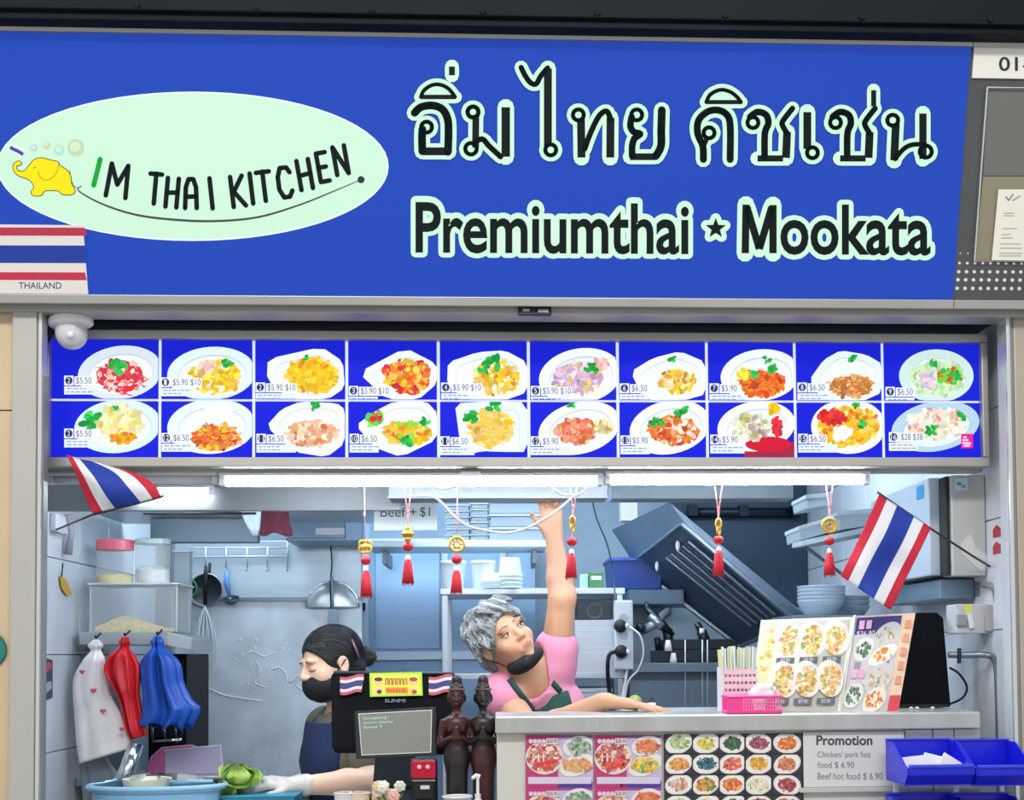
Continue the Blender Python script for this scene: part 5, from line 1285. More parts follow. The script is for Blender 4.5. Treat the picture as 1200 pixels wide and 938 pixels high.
# ---- blue bins hung in front of the counter end, on a white stand
binm = mat('bin_plastic_blue', '#161FD0', .3); bin_d = mat('bin_plastic_rim', '#3444DC', .3)
stand = thing('bin_stand', 'white post stand carrying the blue parts bins', 'stand', P(1110, 938, -.05))
for px in (1048, 1119, 1172): MB().box(pxx(px, 930, -.03), pxx(px, 930, -.03)+.012, -.03, -.018, ZF, pz(px, 872, -.03)).build('post', white_p, stand, bevel=.002)
MB().box(pxx(1040, 930, -.03), pxx(1180, 930, -.03), -.06, .0, ZF+.0005, ZF+.02).build('foot', white_p, stand)
def hopper(px0, px1, pyt, label):
    Yb, Yf = -.034, -.20
    a, b = P(px0, pyt, Yb), P(px1, pyt, Yb); x0_, x1_ = a.x, b.x; zt = a.z
    zl = zt-.056; z0_ = zt-.098; t = thing('parts_bin', label, 'bin', ((x0_+x1_)/2, (Yb+Yf)/2, z0_), 'blue hopper bins on the white stand')
    w = .004
    MB().box(x0_, x1_, Yb, Yb+w-.0005, z0_, zt).build('back', binm, t, bevel=.001)
    MB().box(x0_, x1_, Yf+.02, Yb-.0005, z0_-w, z0_).build('base', binm, t, bevel=.001)
    for x, s_ in ((x0_, 1), (x1_, -1)):
        side = [(x, Yb-.001, zt), (x, Yb-.001, z0_+.001), (x, Yf+.022, z0_+.001), (x, Yf, z0_+.025), (x, Yf, zl), (x, Yf+.02, zl+.004), (x, Yb-.05, zt)]
        MB().slab(side, (s_*w, 0, 0)).build('side', binm, t)
    xi0, xi1 = x0_+w+.0005, x1_-w-.0005
    MB().add([(xi0, Yf+.001, zl), (xi1, Yf+.001, zl), (xi1, Yf+.001, z0_+.025), (xi0, Yf+.001, z0_+.025), (xi0, Yf+.022, z0_), (xi1, Yf+.022, z0_)], [(0,1,2,3), (3,2,5,4)]).build('front', binm, t, solid=.004)
    MB().box(xi0, xi1, Yf-.006, Yf+.008, zl+.0005, zl+.008).build('front_lip', bin_d, t, bevel=.002)
    MB().box(x0_-.002, x1_+.002, Yb-.006, Yb+.003, zt+.0005, zt+.006).build('rim', bin_d, t, bevel=.002)
    return t, x0_, x1_, z0_, zt
t1 = hopper(1038, 1113, 868.5, 'upper blue bin with white paper packets in front of the counter')
t2 = hopper(1114.5, 1181, 869, 'upper blue bin without packets beside the wall column')
hopper(1038, 1113, 932, 'lower blue bin under the packet bin at the frame edge')
hopper(1114.5, 1181, 932, 'lower blue bin under the empty bin at the frame edge')
_, bx0, bx1, bz0, bzt = t1
for i, (u, tilt, h_, lb) in enumerate(((.34, -6, .046, 'white paper packet leaning in the blue bin'), (.52, 14, .052, 'pointed white paper packet in the middle of the blue bin'), (.74, 32, .045, 'tilted white paper packet against the bin side'))):
    c = Vector((bx0+(bx1-bx0)*u, -.12-.01*i, bz0+.026)); M = rotm('Y', tilt) @ rotm('X', -12)
    pk = thing('paper_packet', lb, 'packet', (c.x, c.y, bz0+.001), 'paper packets in the blue bin')
    MB().obox(c+Vector((0, 0, .012)), (.026 if i else .04, .003, h_*.6), M).build('sleeve', mat('packet_paper', '#EFEDEC', .6), pk, bevel=.001)
    MB().obox(c+Vector((0, -.0036, .004)), (.022 if i else .036, .0005, h_*.35), M).build('fold', mat('packet_paper_b', '#D8D3D2', .6), pk)

# ---- things on the serving counter
# chopstick box
cb = thing('chopstick_box', 'white and pink perforated box full of paper wrapped chopsticks', 'box', P(872, 838, .10))
cx0, cx1 = pxx(846, 820, .10), pxx(889, 820, .10); zt = pz(868, 782, .10)
pinkl = mat('box_pale_pink', '#F0C9D6', .4)
m = MB(); yy0, yy1 = .10, .17
for x in (cx0, cx1-.004): MB().box(x, x+.004, yy0, yy1, ZK+.0005, zt).build('side', white_p, cb)
MB().box(cx0+.0045, cx1-.0045, yy1-.004, yy1, ZK+.0005, zt).build('back', pinkl, cb)
MB().box(cx0+.0045, cx1-.0045, yy0+.0005, yy1-.0045, ZK+.0005, ZK+.004).build('base', pinkl, cb)
# front with rows of holes: built as bars
for r_ in range(6):
    z0_ = ZK+.005+(zt-ZK-.005)*r_/6; MB().box(cx0+.0045, cx1-.0045, yy0, yy0+.0035, z0_, z0_+(zt-ZK)/6*.62).build('front_bar', pinkl, cb)
for k in range(9):
    x = cx0+.0045+(cx1-cx0-.012)*k/8; MB().box(x, x+.0035, yy0-.0004, yy0+.0038, ZK+.005, zt-.004).build('front_post', pinkl, cb)
sleeve = [mat('sleeve_cream', '#E9E3A8', .5), mat('sleeve_white', '#E6EEEE', .5), mat('sleeve_teal', '#BFD9D4', .5)]
for i in range(24):
    u = (i % 12)/11; v_ = i//12; x = cx0+.010+(cx1-cx0-.02)*u; y = .115+.03*v_
    top = Vector((x+(u-.5)*.016+ORD.uniform(-.002, .002), y, zt+.052+ORD.uniform(-.006, .006)))
    p = MB().tube([Vector((x, y, ZK+.006)), top], .0032, 5).build('chopsticks', sleeve[i % 3], None)
    finish(p, 'paper wrapped chopsticks standing in the pink and white box', 'chopsticks', 'chopsticks in the perforated box')
# pink basket
pk_ = thing('pink_basket', 'bright pink plastic basket in front of the chopstick box', 'basket', P(883, 838, .03))
hot = mat('hot_pink', '#F0489A', .35)
bx0_, bx1_ = pxx(851, 830, .03), pxx(914, 830, .03); zt2 = pz(883, 815, .03); yf, yb = .012, .085
MB().box(bx0_+.004, bx1_-.004, yf+.002, yb-.002, ZK+.0005, ZK+.004).build('base', hot, pk_)
for z0_, z1_ in ((ZK+.0005, ZK+.009), (zt2-.008, zt2)):
    m = MB(); m.tube([(bx0_, yf, (z0_+z1_)/2), (bx1_, yf, (z0_+z1_)/2), (bx1_, yb, (z0_+z1_)/2), (bx0_, yb, (z0_+z1_)/2)], .0045, 6, closed=True); m.build('rim', hot, pk_)
MB().box(bx0_, bx0_+(bx1_-bx0_)*.27, yf-.001, yf+.003, ZK+.008, zt2-.008).build('label_panel', hot, pk_)
hb = mat('pink_bar', '#F48ABC', .35)
for k in range(15):
    x = bx0_+(bx1_-bx0_)*(.3+.69*k/14); MB().box(x-.0012, x+.0012, yf-.0012, yf+.0012, ZK+.006, zt2-.006).build('upright_bar', hb, pk_)
for k in range(4):
    z = ZK+.011+(zt2-ZK-.02)*k/3; MB().box(bx0_+(bx1_-bx0_)*.28, bx1_, yf-.0018, yf+.0006, z-.001, z+.001).build('cross_bar', hb, pk_)
for y in (yb,): MB().box(bx0_, bx1_, y-.002, y+.002, ZK+.006, zt2-.006).build('back_wall', hot, pk_)
tp = thing('tissue_bundle', 'crumpled white tissues between the pink basket and picture menu', 'tissues', P(898, 812, .06))
m = SDF();
for i in range(7): m.ell(P(888+ORD.uniform(-6, 18), 812+ORD.uniform(-6, 4), .045+ORD.uniform(-.01, .02)), (.018, .01, .012), rotm('Y', ORD.uniform(-60, 60)), k=.006)
m.cap((P(890, 815, .05).x, .05, ZK+.008), P(890, 812, .05), .016, .02, k=.01)
m.mesh(.004, 'tissue', mat('tissue_white', '#EFEFF0', .8), tp)
# picture menu boards
pmn = thing('picture_menu', 'folding picture menu board leaning on the serving counter', 'menu', P(970, 838, .12))
def quadmap(tl, tr, br, bl, Yt, Yb):
    q = [P(*tl, Yt), P(*tr, Yt), P(*br, Yb), P(*bl, Yb)]
    dz = ZK+.001
    def f(u, v_): return (q[0].lerp(q[1], u)).lerp(q[3].lerp(q[2], u), v_)
    return q, f
def board(corners, Yt, Yb, nm, base, draw, par):
    q, f = quadmap(*corners, Yt, Yb); n_ = (q[1]-q[0]).cross(q[3]-q[0]).normalized()
    if n_.y > 0: n_ = -n_
    MB().slab(q, -n_*.006).build(nm, mat(nm+'_edge', base, .35), par)
    pr = Print(f, n_, .0003, .0006); pr.h0 = .0012; draw(pr); return pr.build('print', flatp, par)
def uvheap(pr, u, v_, ru, rv, cols, n_):
    for i in range(n_):
        a = ORD.uniform(0, 6.283); q = math.sqrt(ORD.random()); pr.lvl = pr.h0+.00003*(i % 10)
        s_ = ORD.uniform(.022, .055); pr.ellipse(u+ru*q*math.cos(a), v_+rv*q*math.sin(a), s_*.5, s_*.45, jit(ORD.choice(cols)), n=8)
    pr.h0 += .0004; pr.lvl = pr.h0
def drawL(pr):
    pr.rect(.03, .02, .99, .97, '#E9E2CE'); pr.layer(); pr.rect(.03, .02, .20, .97, '#E6D9A6'); pr.rect(.22, .03, .97, .97, '#B8B5AC'); pr.h0 = pr.lvl+.0004
    uvheap(pr, .11, .35, .06, .25, ('#E8C868', '#D8B858', '#EFE0A8', '#D89A58'), 26)
    pr.lvl = pr.h0
    for r_ in range(2):
        for c_ in range(3):
            u, v_ = .33+.25*c_, .22+.43*r_
            pr.lvl = pr.h0; pr.ellipse(u, v_, .14, .20, '#DDD9D0', rot=-28, n=24); pr.lvl += .0002; pr.ellipse(u+.02, v_-.06, .1, .09, '#CFCFCF', rot=-20, n=20); pr.h0 = pr.lvl+.0003
            uvheap(pr, u+.005, v_+.02, .105, .155, ('#D8A858', '#E8C060', '#C88A48', '#8FA050', '#E8D8B0', '#E0A070'), 110)
            pr.lvl = pr.h0; pr.rect(u-.11, v_+.20, u+.09, v_+.265, '#5A5C66'); pr.layer(); pr.text('$9.90', u-.06, v_+.21, u+.04, v_+.255, '#C8C8CE'); pr.h0 = pr.lvl+.0002
def drawR(pr):
    pr.rect(.02, .02, .80, .98, '#C7C3C6'); pr.rect(.80, .02, .99, .98, '#E9C9A8'); pr.layer(); pr.rect(.03, .02, .78, .20, '#3A3A70'); pr.rect(.10, .48, .70, .56, '#8A8A94'); pr.layer()
    for (u, v_, ru, rv, c, cols) in ((.58, .24, .24, .15, '#C9C8C4', ('#B8A890', '#D8C8B0', '#98A078', '#C8B8A8')), (.22, .35, .16, .12, '#DAD8D6', ('#5A7A58', '#3F6048', '#7A9870')), (.56, .42, .24, .09, '#ECE4DA', ('#E08A48', '#D87A3A', '#F0B070')),
                               (.56, .66, .24, .15, '#C9C8C4', ('#C8A890', '#D8C8B0', '#98A078', '#E0B0A0')), (.16, .82, .17, .12, '#DAD8D6', ('#4F7058', '#3F6048', '#6A8868')), (.54, .87, .2, .12, '#E9DCC8', ('#E0884A', '#D8764A', '#E8A868'))):
        pr.lvl = pr.h0; pr.ellipse(u, v_, ru, rv, c, rot=-16, n=24); pr.h0 = pr.lvl+.0003; uvheap(pr, u, v_, ru*.72, rv*.68, cols, 34)
    pr.lvl = pr.h0
    for v_ in (.10, .60):
        for k in range(2): pr.rect(.08+.12*k, v_-.04, .17+.12*k, v_+.05, '#E0A8C8')
        pr.layer(); pr.text('$36.90', .06, v_+.07, .36, v_+.13, '#E8D8E8')
    for k in range(5): pr.rect(.85, .08+.14*k, .95, .16+.14*k, '#D89878')
    pr.rect(.80, .83, .99, .98, '#D03848')
    pr.layer()
board([(892, 727), (1001, 723), (984, 838), (877, 838)], .24, .10, 'menu_leaf', '#DAD2C0', drawL, pmn)
board([(1002.5, 722.5), (1073, 718.5), (1052, 837), (985.5, 838)], .24, .10, 'menu_leaf_b', '#E8C8B8', drawR, pmn)
MB().tube([P(1002, 722, .236), P(984.5, 837.5, .096)], .004, 6).build('spine', mat('clear_rim', '#C9CDC8', .2), pmn)
# black box (back of a display) on the counter
bk = thing('black_display', 'black tapered display casing behind the picture menu', 'display', P(1085, 836, .3))
q = [P(1060, 719, .27), P(1098, 718, .27), P(1106, 724, .27), P(1115, 836, .27), P(1040, 836, .27)]
q[3].z = q[4].z = ZK+.001
MB().slab(q, (0, .12, 0)).build('casing', mat('display_black', '#060A12', .6, 0, var=.15, spec=.12), bk, bevel=.006)
MB().box(q[4].x+.02, q[3].x-.01, .262, .269, ZK+.0012, ZK+.01).build('foot_strip', rubber, bk)
cab2([(1113, 783, .3), (1124, 790, .32), (1133, 805, .33), (1128, 818, .33), (1112, 826, .32)], .0035, rubber, 'power_lead', bk)
for px, py in ((1068, 836), (1075, 835), (1093, 836)):
    c = P(px, py, .16); c.z = ZK+.004
    o = MB().ell(c, (.006, .006, .004), None, 10, 6).build('bottle_cap', mat('cap_pale', '#D8DBDA', .4), smooth=True)
    finish(o, 'small pale cap lying on the counter before the black display', 'cap', 'caps on the serving counter')
# yellow-green pepper and pepper mill behind the counter edge
lm = thing('lime', 'small yellow green lime beside the resting hand', 'lime', P(744, 832, .36))
c = P(744, 829, .36); c.z = ZK+.021
MB().ell(c, (.021, .02, .02)).build('fruit', mat('lime_skin', '#8C9A3A', .45, var=.2, vscale=20), lm, smooth=True)
MB().ell(c+Vector((.003, 0, .02)), (.004, .004, .004)).build('stem', mat('stem_brown', '#6A6A30', .7), lm, smooth=True)
gr = thing('small_jar', 'tiny dark jar with pale label beside the lime', 'jar', P(764, 833, .37))
c = P(764, 833, .37); c.z = ZK+.0005
MB().lathe(c, [(0, 0), (.010, 0), (.011, .004), (.011, .022), (.007, .027), (.007, .031), (0, .031)], 16).build('glass', rubber, gr, smooth=False)
MB().lathe(c, [(.0112, .006), (.0112, .018)], 16).build('label', white_p, gr)

# ================================================================ terminal, statues and small things on the lower counter
tmn = thing('sales_terminal', 'black sales terminal seen from behind with a small customer screen', 'terminal', P(460, 938, .3))
blk = mat('terminal_black', '#070B13', .6, 0, var=.1, spec=.12)
q = [P(388, 792, .26), P(392, 788, .26), P(531, 789, .26), P(535, 793, .26), P(530, 878, .22), P(526, 885, .22), P(393, 883, .22), P(389, 876, .22)]
MB().slab(q, (0, .022, 0)).build('main_screen_back', blk, tmn, bevel=.003)
MB().tube([P(391, 788.5, .262), P(532, 789.5, .262)], .004, 6).build('top_edge', mat('terminal_edge', '#3B454E', .3, .3), tmn)
MB().slab([P(440, 876, .26), P(486, 876, .26), P(490, 930, .30), P(436, 930, .30)], (0, .035, 0)).build('neck', mat('terminal_neck', '#3A4552', .35, .3), tmn, bevel=.004)
a, b = P(400, 940, .26), P(515, 940, .26)
MB().box(a.x, b.x, .2, .42, ZL+.0005, ZL+.05).build('base', mat('terminal_neck', '#3A4552', .35, .3), tmn, bevel=.01)
MB().box(pxx(436, 900, .3), pxx(490, 900, .3), .28, .34, ZL+.051, pz(460, 925, .3)).build('neck_foot', mat('terminal_neck', '#3A4552', .35, .3), tmn, bevel=.004)
q = [P(415, 834, .165), P(511, 829, .165), P(512, 886, .145), P(417, 890, .145)]
cs_ = MB().slab(q, (0, .02, 0)).build('customer_screen', mat('screen_bezel', '#1B2127', .3), tmn, bevel=.003)
nS = Vector((0, -1, .12)).normalized()
qi = [q[0].lerp(q[2], .05), q[1].lerp(q[3], .05), q[2].lerp(q[0], .07), q[3].lerp(q[1], .07)]
fS = lambda u, v_: (qi[0].lerp(qi[1], u)).lerp(qi[3].lerp(qi[2], u), v_)
pr = Print(fS, (0, -1, 0), .0003, .0008)
pr.rect(0, 0, 1, 1, '#E4E4DC'); pr.layer(); pr.rect(.012, .02, .988, .98, '#8E9189'); pr.layer()
pr.text('Guangdong /', .06, .09, .42, .17, '#BFF0DA'); pr.text('Sunmi display', .06, .20, .47, .27, '#BFF0DA'); pr.text('Sunmi T', .06, .30, .32, .37, '#BFF0DA')
pr.build('screen_face', glow_print('screen_glow', .45, .5, .15), cs_)
pr = Print(lambda x, y: P(x, y, .238-.0005*(y-815)), (0, -1, 0), .0003)
pr.text('SUNMI', 451, 819.5, 475, 823.5, '#8FA0AC'); pr.build('maker_mark', flatp, tmn)
def sticker(pts, ink, nm):
    pr = Print(lambda x, y: P(x, y, .2475-.00045*(y-788)-.0007), (0, -1, 0), .0003); return pr
pr = sticker(0, 0, 0)
pr.poly([(433, 789), (494.5, 788), (495.5, 815.5), (433.5, 817)], '#A8DC3A'); pr.layer(); pr.poly([(435.5, 791), (492, 790), (493, 813.5), (436, 815)], '#F2E24A'); pr.layer()
pr.rect(452, 806, 478, 813, '#E88A2A'); pr.layer()
for cx in (443.5, 484.5):
    pr.ellipse(cx, 799.5, 5, 4.6, '#E9C48A', n=16); pr.ellipse(cx, 810, 5.4, 3.6, '#E9C48A', n=16); pr.layer(); pr.ellipse(cx, 796.5, 5, 2.4, '#3A2A20' if cx < 460 else '#A04A28', n=14); pr.ellipse(cx+1, 811, 3, 2.4, '#2A2A50' if cx < 460 else '#B83A28', n=12); pr.layer(-1)
pr.layer(2)
for k in range(6):
    x = 452+k*4.4; pr.stroke([(x, 803), (x, 796), (x+2.6, 795.5), (x+2.8, 803)], 1.1, '#8A4A2A', round_=False)
for k in range(7): pr.stroke([(454+k*3.3, 808), (455.5+k*3.3, 811)], 1.2, '#B83A20', round_=False)
pr.build('yellow_sticker', flatp, tmn)
for i, x in enumerate((398.5, 502.5)):
    pr = sticker(0, 0, 0)
    for c, v0, v1 in (('#C0505E', 0, 1), ('#E3D3DC', 1/6, 5/6), ('#2A3470', 1/3, 2/3)):
        f = lambda u, v_: (x+u*28-(3 if v_ > .5 else 0)*u, 793.5+v_*21-2.5*u+1.2*math.sin(u*6))
        n_ = 8; pr.poly([f(k/n_, v0) for k in range(n_+1)]+[f(k/n_, v1) for k in range(n_, -1, -1)], c); pr.layer()
    pr.build('flag_sticker', flatp, tmn)
# card reader
cr = thing('card_reader', 'small card reader with a red top in front of the terminal', 'card reader', P(497, 940, .08))
M = rotm('X', 12)
c = P(497, 915, .09)
m = SDF(); m.box(c, (.036, .012, .062), M, rr=.01, k=.005); m.mesh(.004, 'body', mat('reader_black', '#15171B', .3), cr)
q = c+M @ Vector((0, -.0128, .034)); MB().obox(q, (.032, .003, .024), M).build('red_face', mat('reader_red', '#C8143C', .25), cr, bevel=.004)
for dx in (-.011, .011): MB().ell(c+M @ Vector((dx, -.0165, .042)), (.006, .002, .006), M).build('light', mat('reader_light', '#F3C9D2', .3), cr, smooth=True)
MB().obox(c+M @ Vector((0, -.013, .004)), (.030, .001, .0022), M).build('slot_line', chrome, cr)
MB().obox(c+M @ Vector((0, -.013, -.026)), (.027, .002, .022), M).build('keypad', mat('reader_pad', '#22262B', .25), cr, bevel=.003)
MB().obox(c+M @ Vector((.003, -.0155, -.014)), (.012, .0008, .005), M).build('label_mark', white_p, cr)
MB().box(c.x-.02, c.x+.02, .075, .12, ZL+.0005, c.z-.058).build('stand', rubber, cr)
# carved wooden statues
def statue(pxc, label, c1, c2):
    Y = .12; a = P(pxc, 790, Y); H = a.z-ZL-.001; x, z0 = a.x, ZL+.001; u = H/.43
    d = SDF(); V = lambda dx, dy, dz: (x+dx*u, Y+dy*u, z0+dz*u)
    d.cap(V(0, 0, .012), V(0, 0, .02), .036*u, .036*u, k=.01, tag=1)
    d.cap(V(0, 0, .02), V(0, .0, .20), .028*u, .030*u, k=.02, tag=1); d.ell(V(0, 0, .21), (.034*u, .027*u, .04*u), k=.02, tag=1)
    for s_ in (-1, 1): d.cap(V(s_*.012, -.018, .03), V(s_*.010, -.018, .19), .012*u, .014*u, k=.012, tag=1)
    d.cap(V(0, 0, .235), V(0, 0, .29), .022*u, .029*u, k=.02, tag=0); d.ell(V(0, -.002, .30), (.036*u, .024*u, .022*u), k=.015, tag=0)
    for s_ in (-1, 1):
        d.ell(V(s_*.013, -.02, .283), (.013*u, .011*u, .013*u), k=.006, tag=0)
        d.cap(V(s_*.036, 0, .30), V(s_*.044, -.006, .245), .0105*u, .0095*u, k=.008, tag=0)
        d.cap(V(s_*.044, -.006, .245), V(s_*.008, -.04, .262), .0095*u, .007*u, k=.006, tag=0)
        d.cap(V(s_*.005, -.042, .258), V(s_*.003, -.043, .290), .007*u, .0035*u, k=.004, tag=0)
        d.ell(V(s_*.0225, 0, .365), (.004*u, .006*u, .011*u), k=.003, tag=0)
    d.cap(V(0, 0, .31), V(0, -.002, .345), .0105*u, .011*u, k=.01, tag=0)
    d.ell(V(0, -.002, .365), (.021*u, .023*u, .028*u), k=.008, tag=0)
    d.cap(V(0, -.024, .366), V(0, -.027, .358), .003*u, .0045*u, k=.004, tag=0)
    d.ell(V(0, -.023, .348), (.007*u, .004*u, .0028*u), k=.002, tag=0)
    for s_ in (-1, 1): d.ell(V(s_*.0085, -.0225, .369), (.0055*u, .004*u, .003*u), k=.003, op='-')
    d.cap(V(0, .0, .384), V(0, 0, .388), .021*u, .020*u, k=.002, tag=2); d.cap(V(0, .002, .398), V(0, .002, .413), .0155*u, .0145*u, k=.002, tag=2)
    t = thing('wooden_statue', label, 'statue', (x, Y, ZL+.0005), 'carved praying statues')
    d.mesh(.0033, 'figure', ink_mat('carved_wood', .28, .15, 60), t, inks=[c1, c2, '#2A2020'])
    MB().lathe((x, Y, ZL+.0005), [(0, 0), (.042*u, 0), (.042*u, .008), (.036*u, .012), (0, .012)], 20).build('plinth', mat('statue_plinth', '#2A1A16', .4), t)
    MB().torus((x, Y, z0+.388*u), .0225*u, .0022*u, None, 20, 6).build('crown_band', mat('statue_band', '#6A5A44', .4, .3), t, smooth=True)
statue(535, 'carved statue with reddish torso and dark skirt next to the terminal', '#3E1A17', '#201C20')
statue(566, 'carved statue with dark torso and reddish skirt next to the counter', '#231C1D', '#3C1B18')
# pump bottle
pb = thing('pump_bottle', 'small white pump bottle in front of the statues', 'bottle', P(560, 945, .0))
c = P(560, 945, .02); c.z = ZL+.0005; h = pz(560, 908, .02)-ZL
MB().lathe(c, [(0, 0), (.021, 0), (.022, .004), (.022, h*.5), (.016, h*.58), (.008, h*.62), (.008, h*.70), (0, h*.70)], 20).build('body', mat('bottle_white', '#DCE0E2', .3), pb, smooth=False)
MB().tube([c+Vector((0, 0, h*.70)), c+Vector((0, 0, h*.95))], .004, 8).build('stem', white_p, pb)
MB().tube([c+Vector((.006, 0, h*.96)), c+Vector((-.004, 0, h*.98)), c+Vector((-.014, -.01, h*.94))], [.006, .006, .004], 8).build('nozzle', white_p, pb)
dsh = thing('shallow_dish', 'pale shallow dish at the feet of the statues', 'dish', P(535, 950, .0))
c = P(536, 946, .0); c.z = ZL+.0005
MB().lathe(c, [(0, 0), (.02, 0), (.036, pz(536, 934, .0)-ZL-.004), (.039, pz(536, 934, .0)-ZL), (.034, pz(536, 934, .0)-ZL-.004), (0, .006)], 22).build('bowl', mat('dish_glaze', '#C9CCC8', .3), dsh, smooth=False)
MB().torus(c+Vector((0, 0, pz(536, 934, .0)-ZL)), .038, .002, None, 22, 6).build('rim', white_p, dsh, smooth=True)
# flower heads in a small pot
fl = thing('flower_pot', 'pot of small white and peach flowers in front of the terminal', 'flowers', P(457, 950, .06))
c = P(457, 950, .07); c.z = ZL+.0005
MB().lathe(c, [(0, 0), (.03, 0), (.042, .07), (.044, .07), (.044, .076), (.038, .076), (0, .06)], 18).build('pot', mat('pot_pale', '#D3C9BC', .5), fl)
for i in range(13):
    q = P(440+ORD.uniform(0, 35), 924+ORD.uniform(-3, 13), .06+ORD.uniform(-.02, .03)); cc = ['#E9E6DA', '#E8C9A0', '#E6B8A8', '#D8DCC8'][i % 4]
    m = MB()
    for k in range(7):
        a = k*2*math.pi/7+i; m.ell(q+Vector((.009*math.cos(a), -.004, .008*math.sin(a))), (.008, .005, .007), rotm('Y', math.degrees(-a)), 8, 5)
    m.ell(q+Vector((0, -.007, 0)), (.006, .005, .006), None, 8, 5)
    o = m.build('flower', mat('petal_'+cc, cc, .6), fl, smooth=True)
for i in range(5):
    q = P(440+8*i, 930, .07); MB().tube([c+Vector((0, 0, .06)), q], .0025, 5).build('stalk', mat('stalk_green', '#5F7F40', .6), fl)
for i, (px, cc, lb) in enumerate(((421, '#E3CDB8', 'peach paper cup in front of the terminal'), (404, '#D8D6D6', 'pale ribbed cup beside the gloved arm'))):
    c = P(px, 950, .08); c.z = ZL+.0005; h = pz(px, 930, .08)-ZL
    t = thing('paper_cup', lb, 'cup', c)
    MB().lathe(c, [(0, 0), (.02, 0), (.028, h), (.026, h), (.019, .004), (0, .004)], 20).build('wall', mat('cup_'+cc, cc, .5), t, smooth=False)
    MB().torus(c+Vector((0, 0, h)), .0275, .002, None, 20, 6).build('rim', mat('cup_'+cc, cc, .5), t, smooth=True)

# ================================================================ left side: wall shelf, storage tubs, bags
LY = .95
wsf = thing('wall_shelf', 'pale grey wall shelf holding storage tubs above the hanging bags', 'shelf', P(155, 760, LY))
zA = pz(150, 742, LY)
MB().add([P(93, 741, LY), P(197, 741, LY), P(226, 748, LY+.05), P(224, 763, LY+.05), P(196, 757, LY), P(93, 756, LY)]+[p+Vector((0, .3, 0)) for p in (P(93, 741, LY), P(197, 741, LY), P(226, 748, LY+.05), P(224, 763, LY+.05), P(196, 757, LY), P(93, 756, LY))],
         [(0,1,4,5), (1,2,3,4), (6,11,10,7), (7,10,9,8), (0,6,7,1), (1,7,8,2), (5,4,10,11), (4,3,9,10), (2,8,9,3), (0,5,11,6)]).build('board', mat('shelf_plastic', '#AEB6B8', .45, .1), wsf, bevel=.003)
MB().box(XL+.008, pxx(94, 750, LY), LY+.05, LY+.25, zA-.06, zA-.045).build('bracket', alu_dark, wsf)
def boxtub(px0, px1, py0, py1, Y0, D_, m):
    a, b = P(px0, py1, Y0), P(px1, py0, Y0); return a.x, b.x, a.z, b.z
# big clear box with grains
x0_, x1_, _, z1_ = boxtub(104.5, 208, 686, 741, LY+.02, .2, None); z0_ = zA+.0006
cbx = thing('storage_box', 'clear plastic storage box with pale grains on the wall shelf', 'storage box', ((x0_+x1_)/2, LY+.12, z0_))
MB().obox(((x0_+x1_)/2, LY+.12, (z0_+z1_)/2), ((x1_-x0_)/2*.97, .1, (z1_-z0_)/2), taper=(1.03, 1.03)).build('body', frost('box_clear', '#EEF3F5', .22), cbx, bevel=.006)
MB().box(x0_-.006, x1_+.006, LY+.01, LY+.23, z1_+.0005, z1_+.008).build('lid', frost('box_lid_clear', '#D5DFE2', .75), cbx, bevel=.003)
rows = []
for i in range(9):
    rows.append([])
    for j in range(19):
        u, v_ = j/18, i/8; hgt = .008+.044*math.exp(-((u-.38)/.3)**2)*(1-.3*v_)+ORD.uniform(-.002, .002)
        rows[-1].append((x0_+.014+(x1_-x0_-.028)*u, LY+.035+.17*v_, z0_+.004+hgt))
fr_ = [(p[0], p[1], z0_+.004) for p in rows[0]]
for q_ in (x0_+.003, x1_-.003): MB().tube([(q_, LY+.022, z0_+.002), (q_, LY+.022, z1_-.001)], .003, 6).build('corner_edge', frost('box_lid_clear', '#D5DFE2', .75), cbx)
g = MB().sheet([fr_]+rows); o = g.build('grains', mat('grain_tan', '#F0D99A', .8, var=.2, vscale=90, bump=.5, bscale=200), cbx, smooth=False)
o['kind'] = 'stuff'
def jar(px0, px1, pyt, pyb, Y, lidc, fillc, fillh, label, lidh=10):
    a, b = P(px0, pyb, Y), P(px1, pyt, Y); r_ = (b.x-a.x)/2; c = Vector(((a.x+b.x)/2, Y+r_*.6, z1_+.0085)); h = b.z-c.z; lh = lidh*SC(Y)
    M = Matrix.Diagonal(Vector((1, .75, 1)))
    t = thing('storage_jar', label, 'jar', c)
    MB().lathe(c, [(0, 0), (r_*.94, 0), (r_*.97, .006), (r_*.97, h-lh), (r_*.92, h-lh)], 24, M).build('body', frost('jar_clear', '#E0E8EC', .22), t, smooth=False)
    MB().lathe(c, [(0, .003), (r_*.9, .003), (r_*.92, fillh*.8), (r_*.6, fillh), (0, fillh*1.05)], 22, M).build('contents', mat('fill_'+fillc, fillc, .75, var=.2, vscale=60), t)
    MB().lathe(c, [(r_*.95, h-lh), (r_, h-lh), (r_, h-.003), (r_*.95, h), (0, h)], 24, M).build('lid', lidc, t, smooth=False)
jar(108, 153, 632, 684, LY+.06, mat('lid_coral', '#CF5C6E', .35), '#DCC57A', .035, 'round jar with a coral pink lid on the clear storage box', 12)
jar(154, 197, 631, 684, LY+.07, frost('lid_teal', '#A9BDBA', .9), '#D5D5CC', .06, 'round jar of white powder with a pale lid on the clear box', 6)
x0b, x1b = pxx(196, 660, LY+.16), pxx(215, 660, LY+.16)
tb = thing('tall_box', 'tall narrow clear box at the end of the wall shelf', 'box', ((x0b+x1b)/2, LY+.2, z0_))
MB().box(x0b, x1b, LY+.235, LY+.29, z0_, pz(205, 645, LY+.16)).build('body', frost('tall_clear', '#A9B9BF', .7), tb, bevel=.004)
